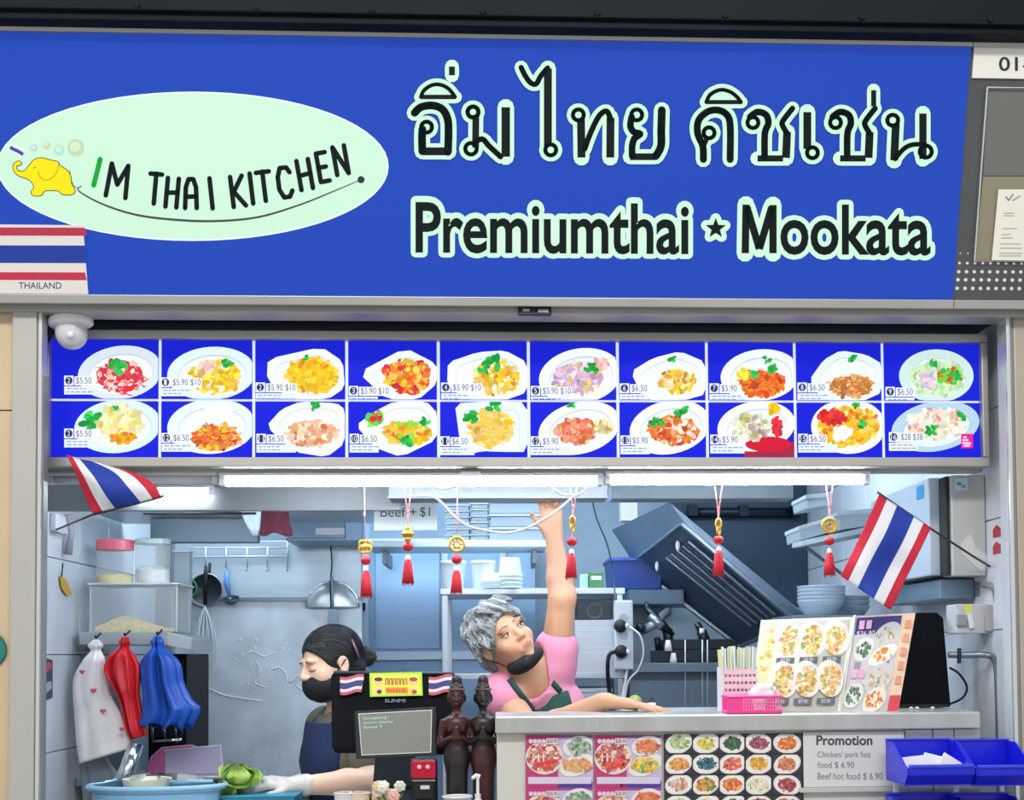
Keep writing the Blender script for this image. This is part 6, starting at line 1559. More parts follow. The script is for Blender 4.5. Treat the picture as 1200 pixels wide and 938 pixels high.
MB().box(x0b-.003, x1b+.003, LY+.232, LY+.293, pz(205, 645, LY+.16)+.0005, pz(205, 645, LY+.16)+.008).build('lid', frost('box_lid_clear', '#D5DFE2', .75), tb)

# bags hung from hooks on the shelf edge
def bag(name, label, rows, Y, m, pleat, n_=56, hook=True, dots=None, depth=.45, group='bags hung under the wall shelf', seed=1, hem=0):
    k = SC(Y); rg = random.Random(seed); ph = rg.uniform(0, 6)
    top = P(rows[0][0], rows[0][1], Y); bot = P(rows[-1][0], rows[-1][1], Y)
    t = thing(name, label, 'bag', bot, group)
    rr = catmull([(r_[0], r_[1], r_[2], r_[3] if len(r_) > 3 else 0) for r_ in rows], 5); g = []
    for i, (cx, cy, hw, sl) in enumerate(rr):
        row = []; f_ = i/(len(rr)-1)
        for j in range(n_):
            a = 2*math.pi*j/n_; w = 1+pleat*math.sin(5*a+ph+f_*1.5)*(.4+.6*f_)+pleat*.8*math.sin(9*a+ph*2+f_*2)+pleat*.5*math.sin(13*a+ph)*(1-f_)
            dx = hw*math.cos(a)*(.8+.2*w); p = P(cx+dx, cy+sl*math.cos(a)*hw+(hem*math.sin(7*a+ph) if i == len(rr)-1 else 0), Y)
            row.append((p.x, Y+min(hw, 13)*k*depth*math.sin(a)*w-min(hw, 13)*k*depth*.5, p.z))
        g.append(row)
    o = MB().sheet(g, closed=True).build('film', m, t, smooth=True, solid=.0012)
    if hook:
        hk = top+Vector((0, 0, .01)); yf_ = LY-.003
        MB().tube([Vector((hk.x, yf_, hk.z+.012)), Vector((hk.x, yf_-.008, hk.z+.008)), hk+Vector((0, -.004, -.004)), hk+Vector((0, -.012, .002))], .0035, 6).build('hook', rubber, t)
    if dots:
        for x, y, s_ in dots:
            mm = MB(); q = P(x, y, Y-.055); 
            ht = [(q.x+s_*k*(16*math.sin(a_)**3)/16, q.y, q.z+s_*k*(13*math.cos(a_)-5*math.cos(2*a_)-2*math.cos(3*a_)-math.cos(4*a_))/16) for a_ in [2*math.pi*i/18 for i in range(18)]]
            mm.slab(ht, (0, .0012, 0)); mm.build('heart_print', mat('heart_pink', '#CF5A70', .5), t)
    return t
def film(name, c, al, rough=.3): return mat(name, c, rough, 0, alpha=al, bump=.8, bscale=11, var=.1, vscale=14)
bag('carrier_bag', 'white plastic bag with pink hearts hanging under the wall shelf', [(113, 750, 3), (113, 757, 9), (113, 763, 6), (112, 774, 13), (108, 792, 19), (109, 812, 22, .1), (116, 836, 27, 0), (121, 862, 30, -.15), (125, 886, 30, -.3)], LY-.045, film('bag_white', '#F6F4F4', .97), .10, seed=4, depth=.6,
    dots=[(96, 788, 3.2), (109.5, 810, 3.6), (120.5, 834, 3.6), (143, 855, 3.2), (129, 814, 2)])
bag('carrier_bag', 'red plastic bag hanging between the white and blue bags', [(147, 747, 3), (147, 753, 6), (147, 759, 5), (146, 768, 13), (145, 782, 20, -.1), (148, 797, 18), (153, 815, 12), (158, 838, 11), (162, 855, 11), (165, 864, 9, -.3)], LY-.05, film('bag_red', '#D3222C', 1.0, .35), .42, seed=7, depth=1.0)
bag('carrier_bag', 'blue plastic bag hanging beside the steel panel', [(185, 746, 2.5), (185, 752, 7), (186, 760, 7), (188, 772, 18), (189, 782, 22), (191, 800, 23), (196, 818, 26), (200, 836, 32, -.15), (194, 850, 28, .1)], LY-.05, film('bag_blue', '#1450B4', .98, .35), .40, seed=2, depth=1.0, hem=5)
bag('clear_bag', 'grey translucent bag bunched below the white heart bag', [(108, 880, 14), (112, 893, 18), (118, 910, 22), (120, 930, 22), (118, 945, 20)], LY+.01, film('bag_clear_grey', '#9AA9B4', .6, .2), .25, hook=False, seed=9)
tbx = thing('steel_tube', 'shiny steel tube leaning under the white heart bag', 'tube', P(150, 930, LY-.1))
MB().tube([P(160, 872, LY-.1), P(148, 905, LY-.12), P(138, 928, LY-.14)], [.022, .026, .032], 16, cap=False).build('pipe', chrome, tbx, smooth=True, solid=.003)
MB().torus(P(138, 928, LY-.14), .031, .003, rotm('X', 50) @ rotm('Y', 20), 18, 6).build('rim', chrome, tbx, smooth=True)
# black oven behind the bags
ov = thing('black_oven', 'black oven front behind the blue bag', 'oven', P(190, 880, LY+.3))
MB().box(pxx(172, 800, LY+.28), pxx(217, 800, LY+.28), LY+.3, LY+.64, ZF, pz(200, 760, LY+.28)-.02).build('case', mat('oven_black', '#080A0E', .5, spec=.15), ov, bevel=.004)
MB().box(pxx(176, 800, LY+.28), pxx(214, 800, LY+.28), LY+.285, LY+.2995, pz(200, 865, LY+.28), pz(200, 772, LY+.28)).build('door', mat('oven_glass', '#151A20', .12), ov, bevel=.002)
MB().tube([P(180, 869, LY+.27), P(213, 867, LY+.27)], .006, 8).build('handle', chrome, ov, smooth=True)
for px in (178, 192, 205): MB().tube([P(px, 848, LY+.27), P(px+2, 872, LY+.27)], [.008, .004], 8).build('hung_spoon', mat('spoon_dark', '#59636B', .25, .8), ov, smooth=True)
# prep bench with pink tray and lilac box, basin and lettuce
PYb = 1.06; zP = pz(235, 908, PYb)
pbn = thing('prep_bench', 'steel prep bench under the pink tray', 'bench', (-1.1, 1.2, ZF))
MB().box(XL+.01, pxx(292, 908, PYb), PYb-.06, LY+.29, zP-.03, zP).build('top', csteel, pbn, bevel=.003)
for x in (XL+.05, pxx(280, 908, PYb)): MB().box(x, x+.03, PYb, PYb+.03, ZF, zP-.0305).build('leg', csteel, pbn)
ptr = thing('pink_tray', 'pink plastic tray leaning behind the lilac box', 'tray', P(200, 907, PYb+.06))
q = [P(172, 907, PYb+.05), P(178, 888, PYb+.05), P(190, 877, PYb+.05), P(225, 874, PYb+.05), P(240, 880, PYb+.05), P(248, 907, PYb+.05)]
for p in (q[0], q[5]): p.z = zP+.001
MB().slab(q, (0, .02, 0)).build('shell', mat('tray_pink', '#DB6FA6', .35), ptr, bevel=.004)
MB().tube([p+Vector((0, -.003, 0)) for p in q], .004, 6).build('rim', mat('tray_pink_rim', '#E48AB8', .35), ptr, smooth=True)
lbx = thing('lilac_box', 'translucent lilac box lid standing on the prep bench', 'box', P(225, 907, PYb))
q = [P(193, 907, PYb-.01), P(192, 880, PYb-.01), P(258, 874, PYb-.01), P(262, 906, PYb-.01)]
q[0].z = q[3].z = zP+.001
MB().slab(q, (0, .03, 0)).build('shell', frost('lilac_plastic', '#B9B4D2', .72), lbx, bevel=.003)
MB().tube([q[1], q[2], q[3]], .003, 6).build('rim', frost('lilac_rim', '#CFCDE2', .9), lbx)
bs_ = thing('blue_basin', 'light blue oval basin of pots on the low counter', 'basin', P(185, 938, .3))
xa_, xb_ = pxx(104, 928, .28), pxx(264, 922, .28); cx_ = (xa_+xb_)/2; rr_ = (xb_-xa_)/2; zr = pz(185, 926, .2); c = Vector((cx_, .28, ZL+.0005)); hb_ = zr-ZL
M = Matrix.Diagonal(Vector((1, .55, 1)))
MB().lathe(c, [(0, 0), (rr_*.82, 0), (rr_*.95, hb_), (rr_, hb_+.004), (rr_, hb_-.008), (rr_*.97, hb_-.008)], 36, M).build('shell', mat('basin_blue', '#7FB3D6', .35), bs_, smooth=False)
MB().tube([c+Vector((rr_*math.cos(2*math.pi*i/36), .55*rr_*math.sin(2*math.pi*i/36), hb_+.003)) for i in range(36)], .007, 8, closed=True).build('rim', mat('basin_blue_rim', '#8FC3E2', .35), bs_, smooth=True)
ct = thing('steel_pot', 'steel pot lying in the light blue basin', 'pot', c+Vector((.03, .03, .05)))
MB().lathe(c+Vector((.07, .02, hb_-.03)), [(0, 0), (.075, 0), (.08, .03), (.082, .052), (.078, .052), (.074, .03), (0, .006)], 26, rotm('Y', 8)).build('bowl', chrome, ct, smooth=False)
MB().tube([c+Vector((.15, .02, hb_+.012)), c+Vector((.185, .03, hb_+.012))], .006, 8).build('handle', rubber, ct, smooth=True)
cb2 = thing('cream_bowl', 'cream bowl sitting in the light blue basin', 'bowl', c+Vector((-.03, 0, .05)))
MB().lathe(c+Vector((-.02, -.03, hb_-.05)), [(0, 0), (.05, 0), (.062, .06), (.066, .076), (.06, .074), (0, .02)], 24).build('bowl', mat('cream_glaze', '#D8DAC4', .4), cb2, smooth=False)
cb3 = thing('silver_bowl', 'silver bowl tilted at the back of the basin', 'bowl', c+Vector((-.1, .05, .05)))
MB().lathe(c+Vector((-.10, .05, hb_-.035)), [(0, 0), (.05, .0), (.07, .04), (.075, .055), (.07, .05), (0, .012)], 24, rotm('Y', -10)).build('bowl', chrome, cb3, smooth=False)
# lettuce heap in a teal tray
tt = thing('teal_tray', 'teal tray of greens under the gloved hand', 'tray', P(320, 938, .36))
a, b = P(262, 938, .32), P(348, 938, .32); zt3 = pz(320, 933, .3)
MB().obox(((a.x+b.x)/2, .38, (ZL+zt3)/2), ((b.x-a.x)/2*.95, .085, (zt3-ZL)/2-.0006), taper=(1.05, 1.05)).build('shell', mat('tray_teal', '#1C7C98', .35), tt, bevel=.005)
MB().tube([(a.x, .29, zt3), (b.x, .29, zt3), (b.x, .47, zt3), (a.x, .47, zt3)], .004, 6, closed=True).build('rim', mat('tray_teal_rim', '#2C90AC', .35), tt)
leafm = [mat('lettuce_a', '#7FA83C', .5, var=.35, vscale=30), mat('lettuce_b', '#A8C860', .5, var=.3, vscale=30), mat('lettuce_c', '#5C8C30', .5, var=.3, vscale=30)]
for i in range(26):
    q = P(264+ORD.uniform(0, 30), 912+ORD.uniform(0, 22), .36+ORD.uniform(-.05, .05)); rot = rotm('Z', ORD.uniform(0, 360)) @ rotm('X', ORD.uniform(10, 90)); ph = ORD.uniform(0, 6)
    rows = []
    for u in range(6):
        rows.append([])
        for v_ in range(15):
            uu = u/5; vv = v_/14-.5; w = .03*(.35+math.sin(math.pi*min(uu*.9+.1, 1))*.9)
            p = Vector((vv*2*w, uu*.05, .010*math.sin(vv*26+ph)*uu*uu+.010*math.cos(vv*3)+.006*math.sin(uu*9+ph)))
            rows[-1].append(tuple(q+rot @ p))
    lf = thing('lettuce_leaf', 'curly green lettuce leaf heaped beside the gloved hand', 'lettuce', q, 'lettuce leaves in the teal tray') if False else None
    o = MB().sheet(rows).build('lettuce_leaf', leafm[i % 3], None, smooth=True, solid=.0012, sub=1)
    finish(o, 'curly green lettuce leaf heaped beside the gloved hand', 'lettuce', 'lettuce leaves in the teal tray')

# small things on the left wall and column
xx = XL+.008
def onwall(px, py):
    d = ray(px, py); return CAM+d*((xx-CAM.x)/d.x)
q = [onwall(50.5, 771), onwall(61, 774), onwall(61, 818), onwall(50.5, 822)]
pw = thing('wall_leaflet', 'small dark leaflet on the tiled side wall', 'leaflet', q[3])
MB().slab(q, (.002, 0, 0)).build('card', mat('leaflet_dark', '#25364A', .4, var=.3, vscale=20), pw)
qm = lambda u, v_: (q[0].lerp(q[1], u)).lerp(q[3].lerp(q[2], u), v_)+Vector((.0022, 0, 0))
pr = Print(qm, (1, 0, 0), .0003); pr.poly([(.1, .2), (.6, .05), (.9, .2), (.4, .35)], '#C8405A'); pr.poly([(.1, .6), (.8, .55), (.9, .75), (.2, .85)], '#9AB8C8'); pr.build('print', flatp, pw)
hp = thing('wall_phone', 'grey intercom handset hung on the side wall under the flag stick', 'handset', onwall(66, 660))
m = MB(); c = onwall(66, 613); MB().box(xx, xx+.02, c.y-.06, c.y+.06, onwall(66, 625).z, onwall(66, 604).z).build('cradle', mat('phone_white', '#C9CBD0', .4), hp, bevel=.004)
MB().tube([onwall(72, 603)+Vector((.02, 0, 0)), onwall(73, 625)+Vector((.03, 0, 0)), onwall(72, 650)+Vector((.02, 0, 0))], [.014, .009, .014], 8).build('receiver', mat('phone_grey', '#8E8A94', .4), hp, smooth=True)
yt = thing('yellow_tag', 'yellow tag hanging on the side wall below the handset', 'tag', onwall(76, 695))
q = [onwall(68, 675), onwall(75, 679), onwall(82, 697), onwall(77, 699), onwall(70, 690)]
MB().slab([p+Vector((.004, 0, 0)) for p in q], (.003, 0, 0)).build('card', mat('tag_yellow', '#D3A63A', .5), yt)
MB().tube([onwall(70, 677)+Vector((.006, 0, 0)), onwall(70, 660)+Vector((.01, 0, 0))], .002, 6).build('string', rubber, yt)
td = thing('teal_sign', 'teal sign edge on the beige tiled front wall', 'sign', P(-10, 787, -.004))
MB().lathe(P(-14, 762, -.002), [(0, .004), (.045, .004), (.0465, 0), (.045, -.001), (0, -.001)], 28, rotm('X', 90)).build('disc', mat('teal_sign', '#1E7F76', .4), td)
MB().torus(P(-14, 762, -.006), .045, .002, rotm('X', 90), 28, 6).build('rim', mat('teal_rim', '#15655E', .4), td, smooth=True)
# ================================================================ two women in the kitchen
def surf(d, p, direction, reach=.08):
    """nearest surface point of an implicit body along a direction (marching inwards)"""
    p = np.array(p, float); u = np.array(direction, float); u = u/np.linalg.norm(u)
    q = p+u*reach
    for _ in range(60):
        v_ = float(d.value(q[None])[0])
        if v_ < .0004: break
        q = q-u*max(v_*.7, .0003)
        if np.dot(q-p, u) < -reach: break
    return Vector(q)
class Head:
    def __init__(s, c, fwd, up, k=1.0): s.c = Vector(c); s.M = frame_from(fwd, up); s.k = k; s.f = s.M.col[1]; s.u = s.M.col[2]; s.r = s.M.col[0]
    def __call__(s, x, y, z): return s.c+s.M @ (Vector((x, y, z))*s.k)
    def prims(s, d, eyes_open=False, lips=True):
        k = s.k; M = s.M; E = lambda c, r_, kk=.015, tag=0, op='+': d.ell(s(*c), tuple(q*k for q in r_), M, kk, tag, op)
        E((0, -.012, .03), (.074, .094, .084)); E((0, .03, -.028), (.061, .064, .082)); E((0, .036, -.076), (.043, .046, .036))
        for t in (-1, 1):
            E((t*.040, .062, -.028), (.024, .022, .024), .02)
            E((t*.030, .083, .024), (.024, .012, .008), .012)
            E((t*.031, .1005, .004), (.017, .012, .011), .008, 0, '-')
            E((t*.031, .0785, .003), (.0135, .0135, .0115), .004)
            E((t*.0775, -.004, -.006), (.010, .019, .031), .006); E((t*.084, .0, -.006), (.006, .009, .016), .004, 0, '-')
        d.cap(s(0, .090, .014), s(0, .108, -.022), .0075*k, .0115*k, .010)
        for t in (-1, 1): E((t*.0115, .0985, -.027), (.0085, .010, .0075), .005)
        E((0, .086, -.060), (.03, .016, .02), .012)
        if lips:
            E((0, .1006, -.054), (.022, .006, .0044), .003, 1); E((0, .0988, -.0623), (.018, .006, .0050), .003, 1)
            E((0, .1072, -.0582), (.020, .006, .0012), .002, 0, '-')
        E((0, .082, -.094), (.018, .014, .014), .012)
def brow(d, H, s_, par, colr, w=.0032, arch=.004, z=.024, half=.020, drop=.003):
    pts = []
    for i in range(7):
        t = i/6; x = s_*(.012+t*half*1.9); zz = z+arch*math.sin(math.pi*min(1, t*1.1))-drop*t
        pts.append(surf(d, H(x, .05, zz), H.f)+H.f*.0006)
    MB().tube(pts, [w*.9, w, w, w*.9, w*.8, w*.6, w*.3], 6, flat=.6).build('eyebrow', colr, par, smooth=True)
def lash(d, H, s_, par, colr, z=-.004, sag=.004, w=.0014, cx=.031, span=.028):
    pts = []
    for i in range(7):
        t = i/6-.5; x = s_*cx+t*span; zz = z-sag*(1-(2*t)**2)
        pts.append(surf(d, H(x, .05, zz), H.f)+H.f*.0005)
    MB().tube(pts, w, 6).build('eyelash', colr, par, smooth=True)
def hand(d, W, dirv, palm_n, side, k=1.0, curl=(12, 14, 16, 20), spread=5, tag=0, thumb_out=40, r=.0085):
    """W wrist, dirv towards the fingers, palm_n out of the palm, side = +1/-1 on which side the thumb leaves"""
    dv = Vector(dirv).normalized(); n = Vector(palm_n); n = (n-dv*n.dot(dv)).normalized(); sd = dv.cross(n)*side; W = Vector(W)
    for j, off in enumerate((-.028, -.010, .009, .027)):
        kn = W+dv*(.088-.004*abs(j-1.3))*k+sd*(-off)*k
        d.cap(W+sd*(-off*.55)*k+dv*.012*k, kn, .015*k, .0125*k, .016, tag)
        L = (.042, .046, .043, .034)[j] if True else 0
        ang = R(curl[j]); fd = (dv*math.cos(R(spread)*(j-1.5))+sd*(-math.sin(R(spread)*(j-1.5)))).normalized()
        p = kn; a = 0
        for seg, sl in enumerate((1.0, .72, .58)):
            a += ang; q = p+(fd*math.cos(a)+n*math.sin(a))*L*sl*k
            d.cap(p, q, r*k*(1-.08*seg), r*k*(.93-.1*seg), .004, tag); p = q
    tb = W+dv*.028*k+sd*.026*k; td = (dv*math.cos(R(thumb_out))+sd*math.sin(R(thumb_out))+n*.25).normalized()
    t1 = tb+td*.038*k; t2 = t1+(td*.8+dv*.4).normalized()*.030*k
    d.cap(W+dv*.012*k+sd*.012*k, tb, .015*k, .014*k, .012, tag); d.cap(tb, t1, .0125*k, .0105*k, .008, tag); d.cap(t1, t2, .0105*k, .0085*k, .004, tag)
skin_m = ink_mat('skin', .5, .05, 120, sss=.12)
hairb = mat('black_hair', '#131418', .38, 0, var=.4, vscale=40, bump=.5, bscale=90, stretch=(1, 1, 6))
hairg = mat('grey_hair', '#7E8284', .5, 0, var=.6, vscale=60, bump=.8, bscale=110)
maskm = mat('black_mask', '#14171D', .75, 0, bump=.2, bscale=200)

def strands(h, H, par, m, n, r_, seg, length, root, sink=None):
    """fine hair combed over the hair volume, away from the parting (towards the bun if there is one)"""
    rg = np.random.default_rng(12); mb = MB(); rt = np.array(H(*root)); sk = np.array(H(*sink)) if sink else None
    a = rg.uniform(0, 2*math.pi, n); ph = rg.uniform(-.6, 1.5, n); Mn = np.array(H.M); c0 = np.array(H.c)
    loc = np.stack([.13*np.cos(a)*np.cos(ph), .14*np.sin(a)*np.cos(ph), .13*np.sin(ph)], 1); U = loc @ Mn.T; U /= np.linalg.norm(U, axis=1)[:, None]
    c = np.array(H(0, -.01, .02)); Q = c+U*.2
    for _ in range(40):
        v_ = h.value(Q); Q = Q-U*np.where(v_ > .0006, np.maximum(v_*.8, .0004), 0)[:, None]
    ok = (h.value(Q) < .002) & (((Q-c)*U).sum(1) > .04)
    def grad(q):
        e = 1e-3; g = np.stack([h.value(q+np.eye(3)[i]*e)-h.value(q-np.eye(3)[i]*e) for i in range(3)], 1)
        return g/np.maximum(np.linalg.norm(g, axis=1), 1e-9)[:, None]
    wob = rg.uniform(-.5, .5, (n, 3)); path = [Q.copy()]; alive = ok.copy(); live = [alive.copy()]
    for s_ in range(seg):
        g = grad(Q); f = (sk-Q) if sk is not None else (Q-rt)-np.array(H.u)*.03
        f = f/np.maximum(np.linalg.norm(f, axis=1), 1e-9)[:, None]+wob*(.25 if sk is None else .05)
        f -= g*(f*g).sum(1)[:, None]; f /= np.maximum(np.linalg.norm(f, axis=1), 1e-9)[:, None]
        Q = Q+f*length/seg; Q = Q-g*(h.value(Q)-r_*.6)[:, None]
        alive = alive & (np.abs(h.value(Q)) < .004)
        if sk is not None: alive = alive & (np.linalg.norm(sk-Q, axis=1) > .02)
        path.append(Q.copy()); live.append(alive.copy())
    for i in range(n):
        pts = [Vector(path[k][i]) for k in range(len(path)) if live[k][i]]
        if len(pts) > 2: mb.tube(pts, [r_]*(len(pts)-1)+[r_*.4], 4)
    o = mb.build('hair_strands', m, par, smooth=True); o['kind'] = 'stuff'
# ---------------------------------------------------------------- woman in the navy apron
def woman_apron():
    H = Head(P(388, 778, .75), (-.80, -.56, -.22), (-.16, -.05, 1), .98)
    bf = Vector((-.86, -.5, 0)).normalized(); MBd = frame_from(bf, (-.12, 0, 1)); rt = MBd.col[0]
    neck = P(404, 836, .80); hip = Vector((neck.x+.05, .84, .64)); chest = neck+Vector((-.01, -.0, -.15)); waist = chest.lerp(hip, .5)+bf*.0
    shN = neck-rt*.155+Vector((0, 0, -.045)); shF = neck+rt*.155+Vector((0, 0, -.045))
    elN = P(437, 916, .53); wrN = P(350, 921, .44); elF = P(368, 915, .93); wrF = P(338, 930, .62)
    t = thing('person', 'woman in black mask, olive shirt and navy apron bending to the left behind the terminal', 'person', (hip.x, hip.y, ZF+.001))
    def torso(d, g, tag=0, arms=True):
        d.ell(chest, (.150+g, .105+g, .145+g), MBd, .04, tag); d.ell(waist, (.132+g, .10+g, .15+g), MBd, .05, tag); d.ell(hip, (.155+g, .115+g, .13+g), MBd, .05, tag)
        d.cap(shN.lerp(neck, .1), shF.lerp(neck, .1), .052+g, .052+g, .04, tag)
        if g: 
            d.cap(shN, shN.lerp(elN, .62), .056+g, .053+g, .03, tag); d.cap(shF, shF.lerp(elF, .62), .056+g, .053+g, .03, tag)
    b = SDF(); H.prims(b, lips=True)
    b.cap(H(0, -.02, -.06), neck, .05, .055, .03); torso(b, 0)
    for sh, el, wr in ((shN, elN, wrN), (shF, elF, wrF)):
        b.cap(sh, el, .047, .038, .03); b.cap(el, el.lerp(wr, .35), .039, .039, .02); b.cap(el.lerp(wr, .35), wr, .039, .026, .02)
    for s_ in (-1, 1):
        hp = hip+rt*.08*s_+Vector((0, 0, -.06)); kn = Vector((hp.x+bf.x*.02, hp.y+bf.y*.02, .23)); an = Vector((kn.x, kn.y, ZF+.07))
        b.cap(hp, kn, .082, .055, .04); b.cap(kn, an, .054, .036, .03); b.cap(an+Vector((0, 0, -.035)), an+bf*.13+Vector((0, 0, -.045)), .034, .026, .03)
    hd_ = (P(300, 916, .42)-wrN).normalized()
    hand(b, wrN, hd_, (0, .25, -1), 1, .95, curl=(22, 24, 26, 28), spread=4)
    hand(b, wrF, (P(300, 938, .45)-wrF).normalized(), (0, 0, -1), -1, .9, curl=(20, 22, 24, 26))
    body = b.mesh(.0055, 'body', skin_m, t, inks=['#E6BFA4', '#C08070'])
    # hair: smooth black, tied in a bun
    h = SDF(); k = H.k; E = lambda c, r_, kk=.012, op='+': h.ell(H(*c), tuple(q*k for q in r_), H.M, kk, 0, op)
    E((0, -.014, .036), (.083, .103, .089)); E((0, -.06, -.02), (.066, .055, .06)); 
    E((0, .102, -.036), (.100, .082, .098), .006, '-'); E((.086, .012, -.02), (.02, .026, .04), .006, '-'); E((-.086, .012, -.02), (.02, .026, .04), .006, '-'); E((0, .01, -.12), (.12, .1, .075), .008, '-')
    h.mesh(.005, 'hair', hairb, t)
    strands(h, H, t, mat('black_strand', '#1A1B20', .3), 500, .0009, 10, .11, (0, .07, .10), (0, -.11, -.01))
    bn = SDF()
    for a in range(9): bn.ell(H(.024*math.cos(a*.7), -.128+.012*math.sin(a), -.005+.024*math.sin(a*.7)), (.016, .018, .014), None, .008)
    bn.ell(H(0, -.125, -.004), (.03, .026, .03), H.M, .01); bn.mesh(.005, 'hair_bun', hairb, t)
    MB().tube([H(-.07, -.055, .065), H(-.082, -.055, .035), H(-.084, -.06, .0)], .006, 8, flat=.5).build('hair_clip', mat('hair_clip', '#6A4A50', .3), t, smooth=True)
    hbm = mat('brow_dark', '#2A2320', .8)
    for s_ in (-1, 1): brow(b, H, s_, t, hbm, .0024, half=.0165 if s_ < 0 else .008); lash(b, H, s_, t, hbm, -.003, .005, .0018, *((.031, .028) if s_ < 0 else (.025, .014)))
    # black face mask
    m = SDF(); m.ell(H(0, .046, -.058), (.0655*k, .066*k, .060*k), H.M, .004)
    m.box(H(0, .10, .04), (.2, .2, .062), frame_from(H.f, H.u), op='-', k=.006); m.box(H(0, -.075, -.05), (.2, .1, .2), H.M, op='-', k=.006)
    m.mesh(.005, 'face_mask', maskm, t)
    for s_ in (-1, 1): MB().tube([H(s_*.062, .03, -.035), H(s_*.078, .012, -.015), H(s_*.088, -.012, .01)], .002, 6).build('ear_loop', maskm, t)
    # shirt and apron
    sh = SDF(); torso(sh, .012); sh.cap(neck+Vector((0, 0, -.01)), neck+Vector((0, 0, -.03)), .066, .08, .02)
    sh.cap(neck+Vector((0, 0, .06)), neck+Vector((-.01, 0, -.005)), .058, .058, .008, 0, '-'); sh.box(hip+Vector((0, 0, -.18)), (.3, .3, .1), None, .005, .01, 0, '-')
    sh.mesh(.006, 'shirt', mat('olive_shirt', '#6C6A56', .8, 0, var=.12, bump=.3, bscale=25), t)
    ap = SDF(); torso(ap, .021); ap.cap(hip+Vector((0, 0, -.05))+bf*.02, hip+Vector((0, 0, -.42))+bf*.03, .165, .175, .05)
    ztop_ = pz(375, 849, .68)
    C = chest+bf*.0
    ap.box(C+bf*.32+Vector((0, 0, ztop_-C.z-.5)), (.135, .32, .5), frame_from(bf, (0, 0, 1)), .004, .006, 0, '&')
    ap.mesh(.006, 'apron', mat('navy_apron', '#172A52', .75, 0, var=.15, bump=.15, bscale=120), t)
    for s_ in (-1, 1):
        a_ = surf(sh, C+rt*s_*.085+Vector((0, 0, ztop_-C.z-.006)), bf, .2)+bf*.006; c_ = surf(sh, neck+rt*s_*.075+Vector((0, 0, -.05)), (0, 0, 1), .12)+Vector((0, 0, .003))
        mid = surf(sh, a_.lerp(c_, .5)-bf*.05, bf+Vector((0, 0, .6)), .15)+bf*.004
        MB().tube(catmull([tuple(a_), tuple(mid), tuple(c_)], 6), .011, 6, flat=.3).build('apron_strap', mat('navy_apron', '#172A52', .75), t, smooth=True)
    # thin clear glove
    g = SDF(); hand(g, wrN, hd_, (0, .25, -1), 1, 1.0, curl=(22, 24, 26, 28), spread=4, r=.0115); g.cap(wrN+(elN-wrN).normalized()*.02, wrN, .034, .031, .012)
    for i in range(8): g.ell(wrN+hd_*(.01+.012*i)+Vector((0, -.02, .012*math.sin(i*2))), (.012, .012, .010), None, .008)
    g.mesh(.0045, 'glove', mat('clear_glove', '#DDE0E0', .3, alpha=.62), t)
woman_apron()

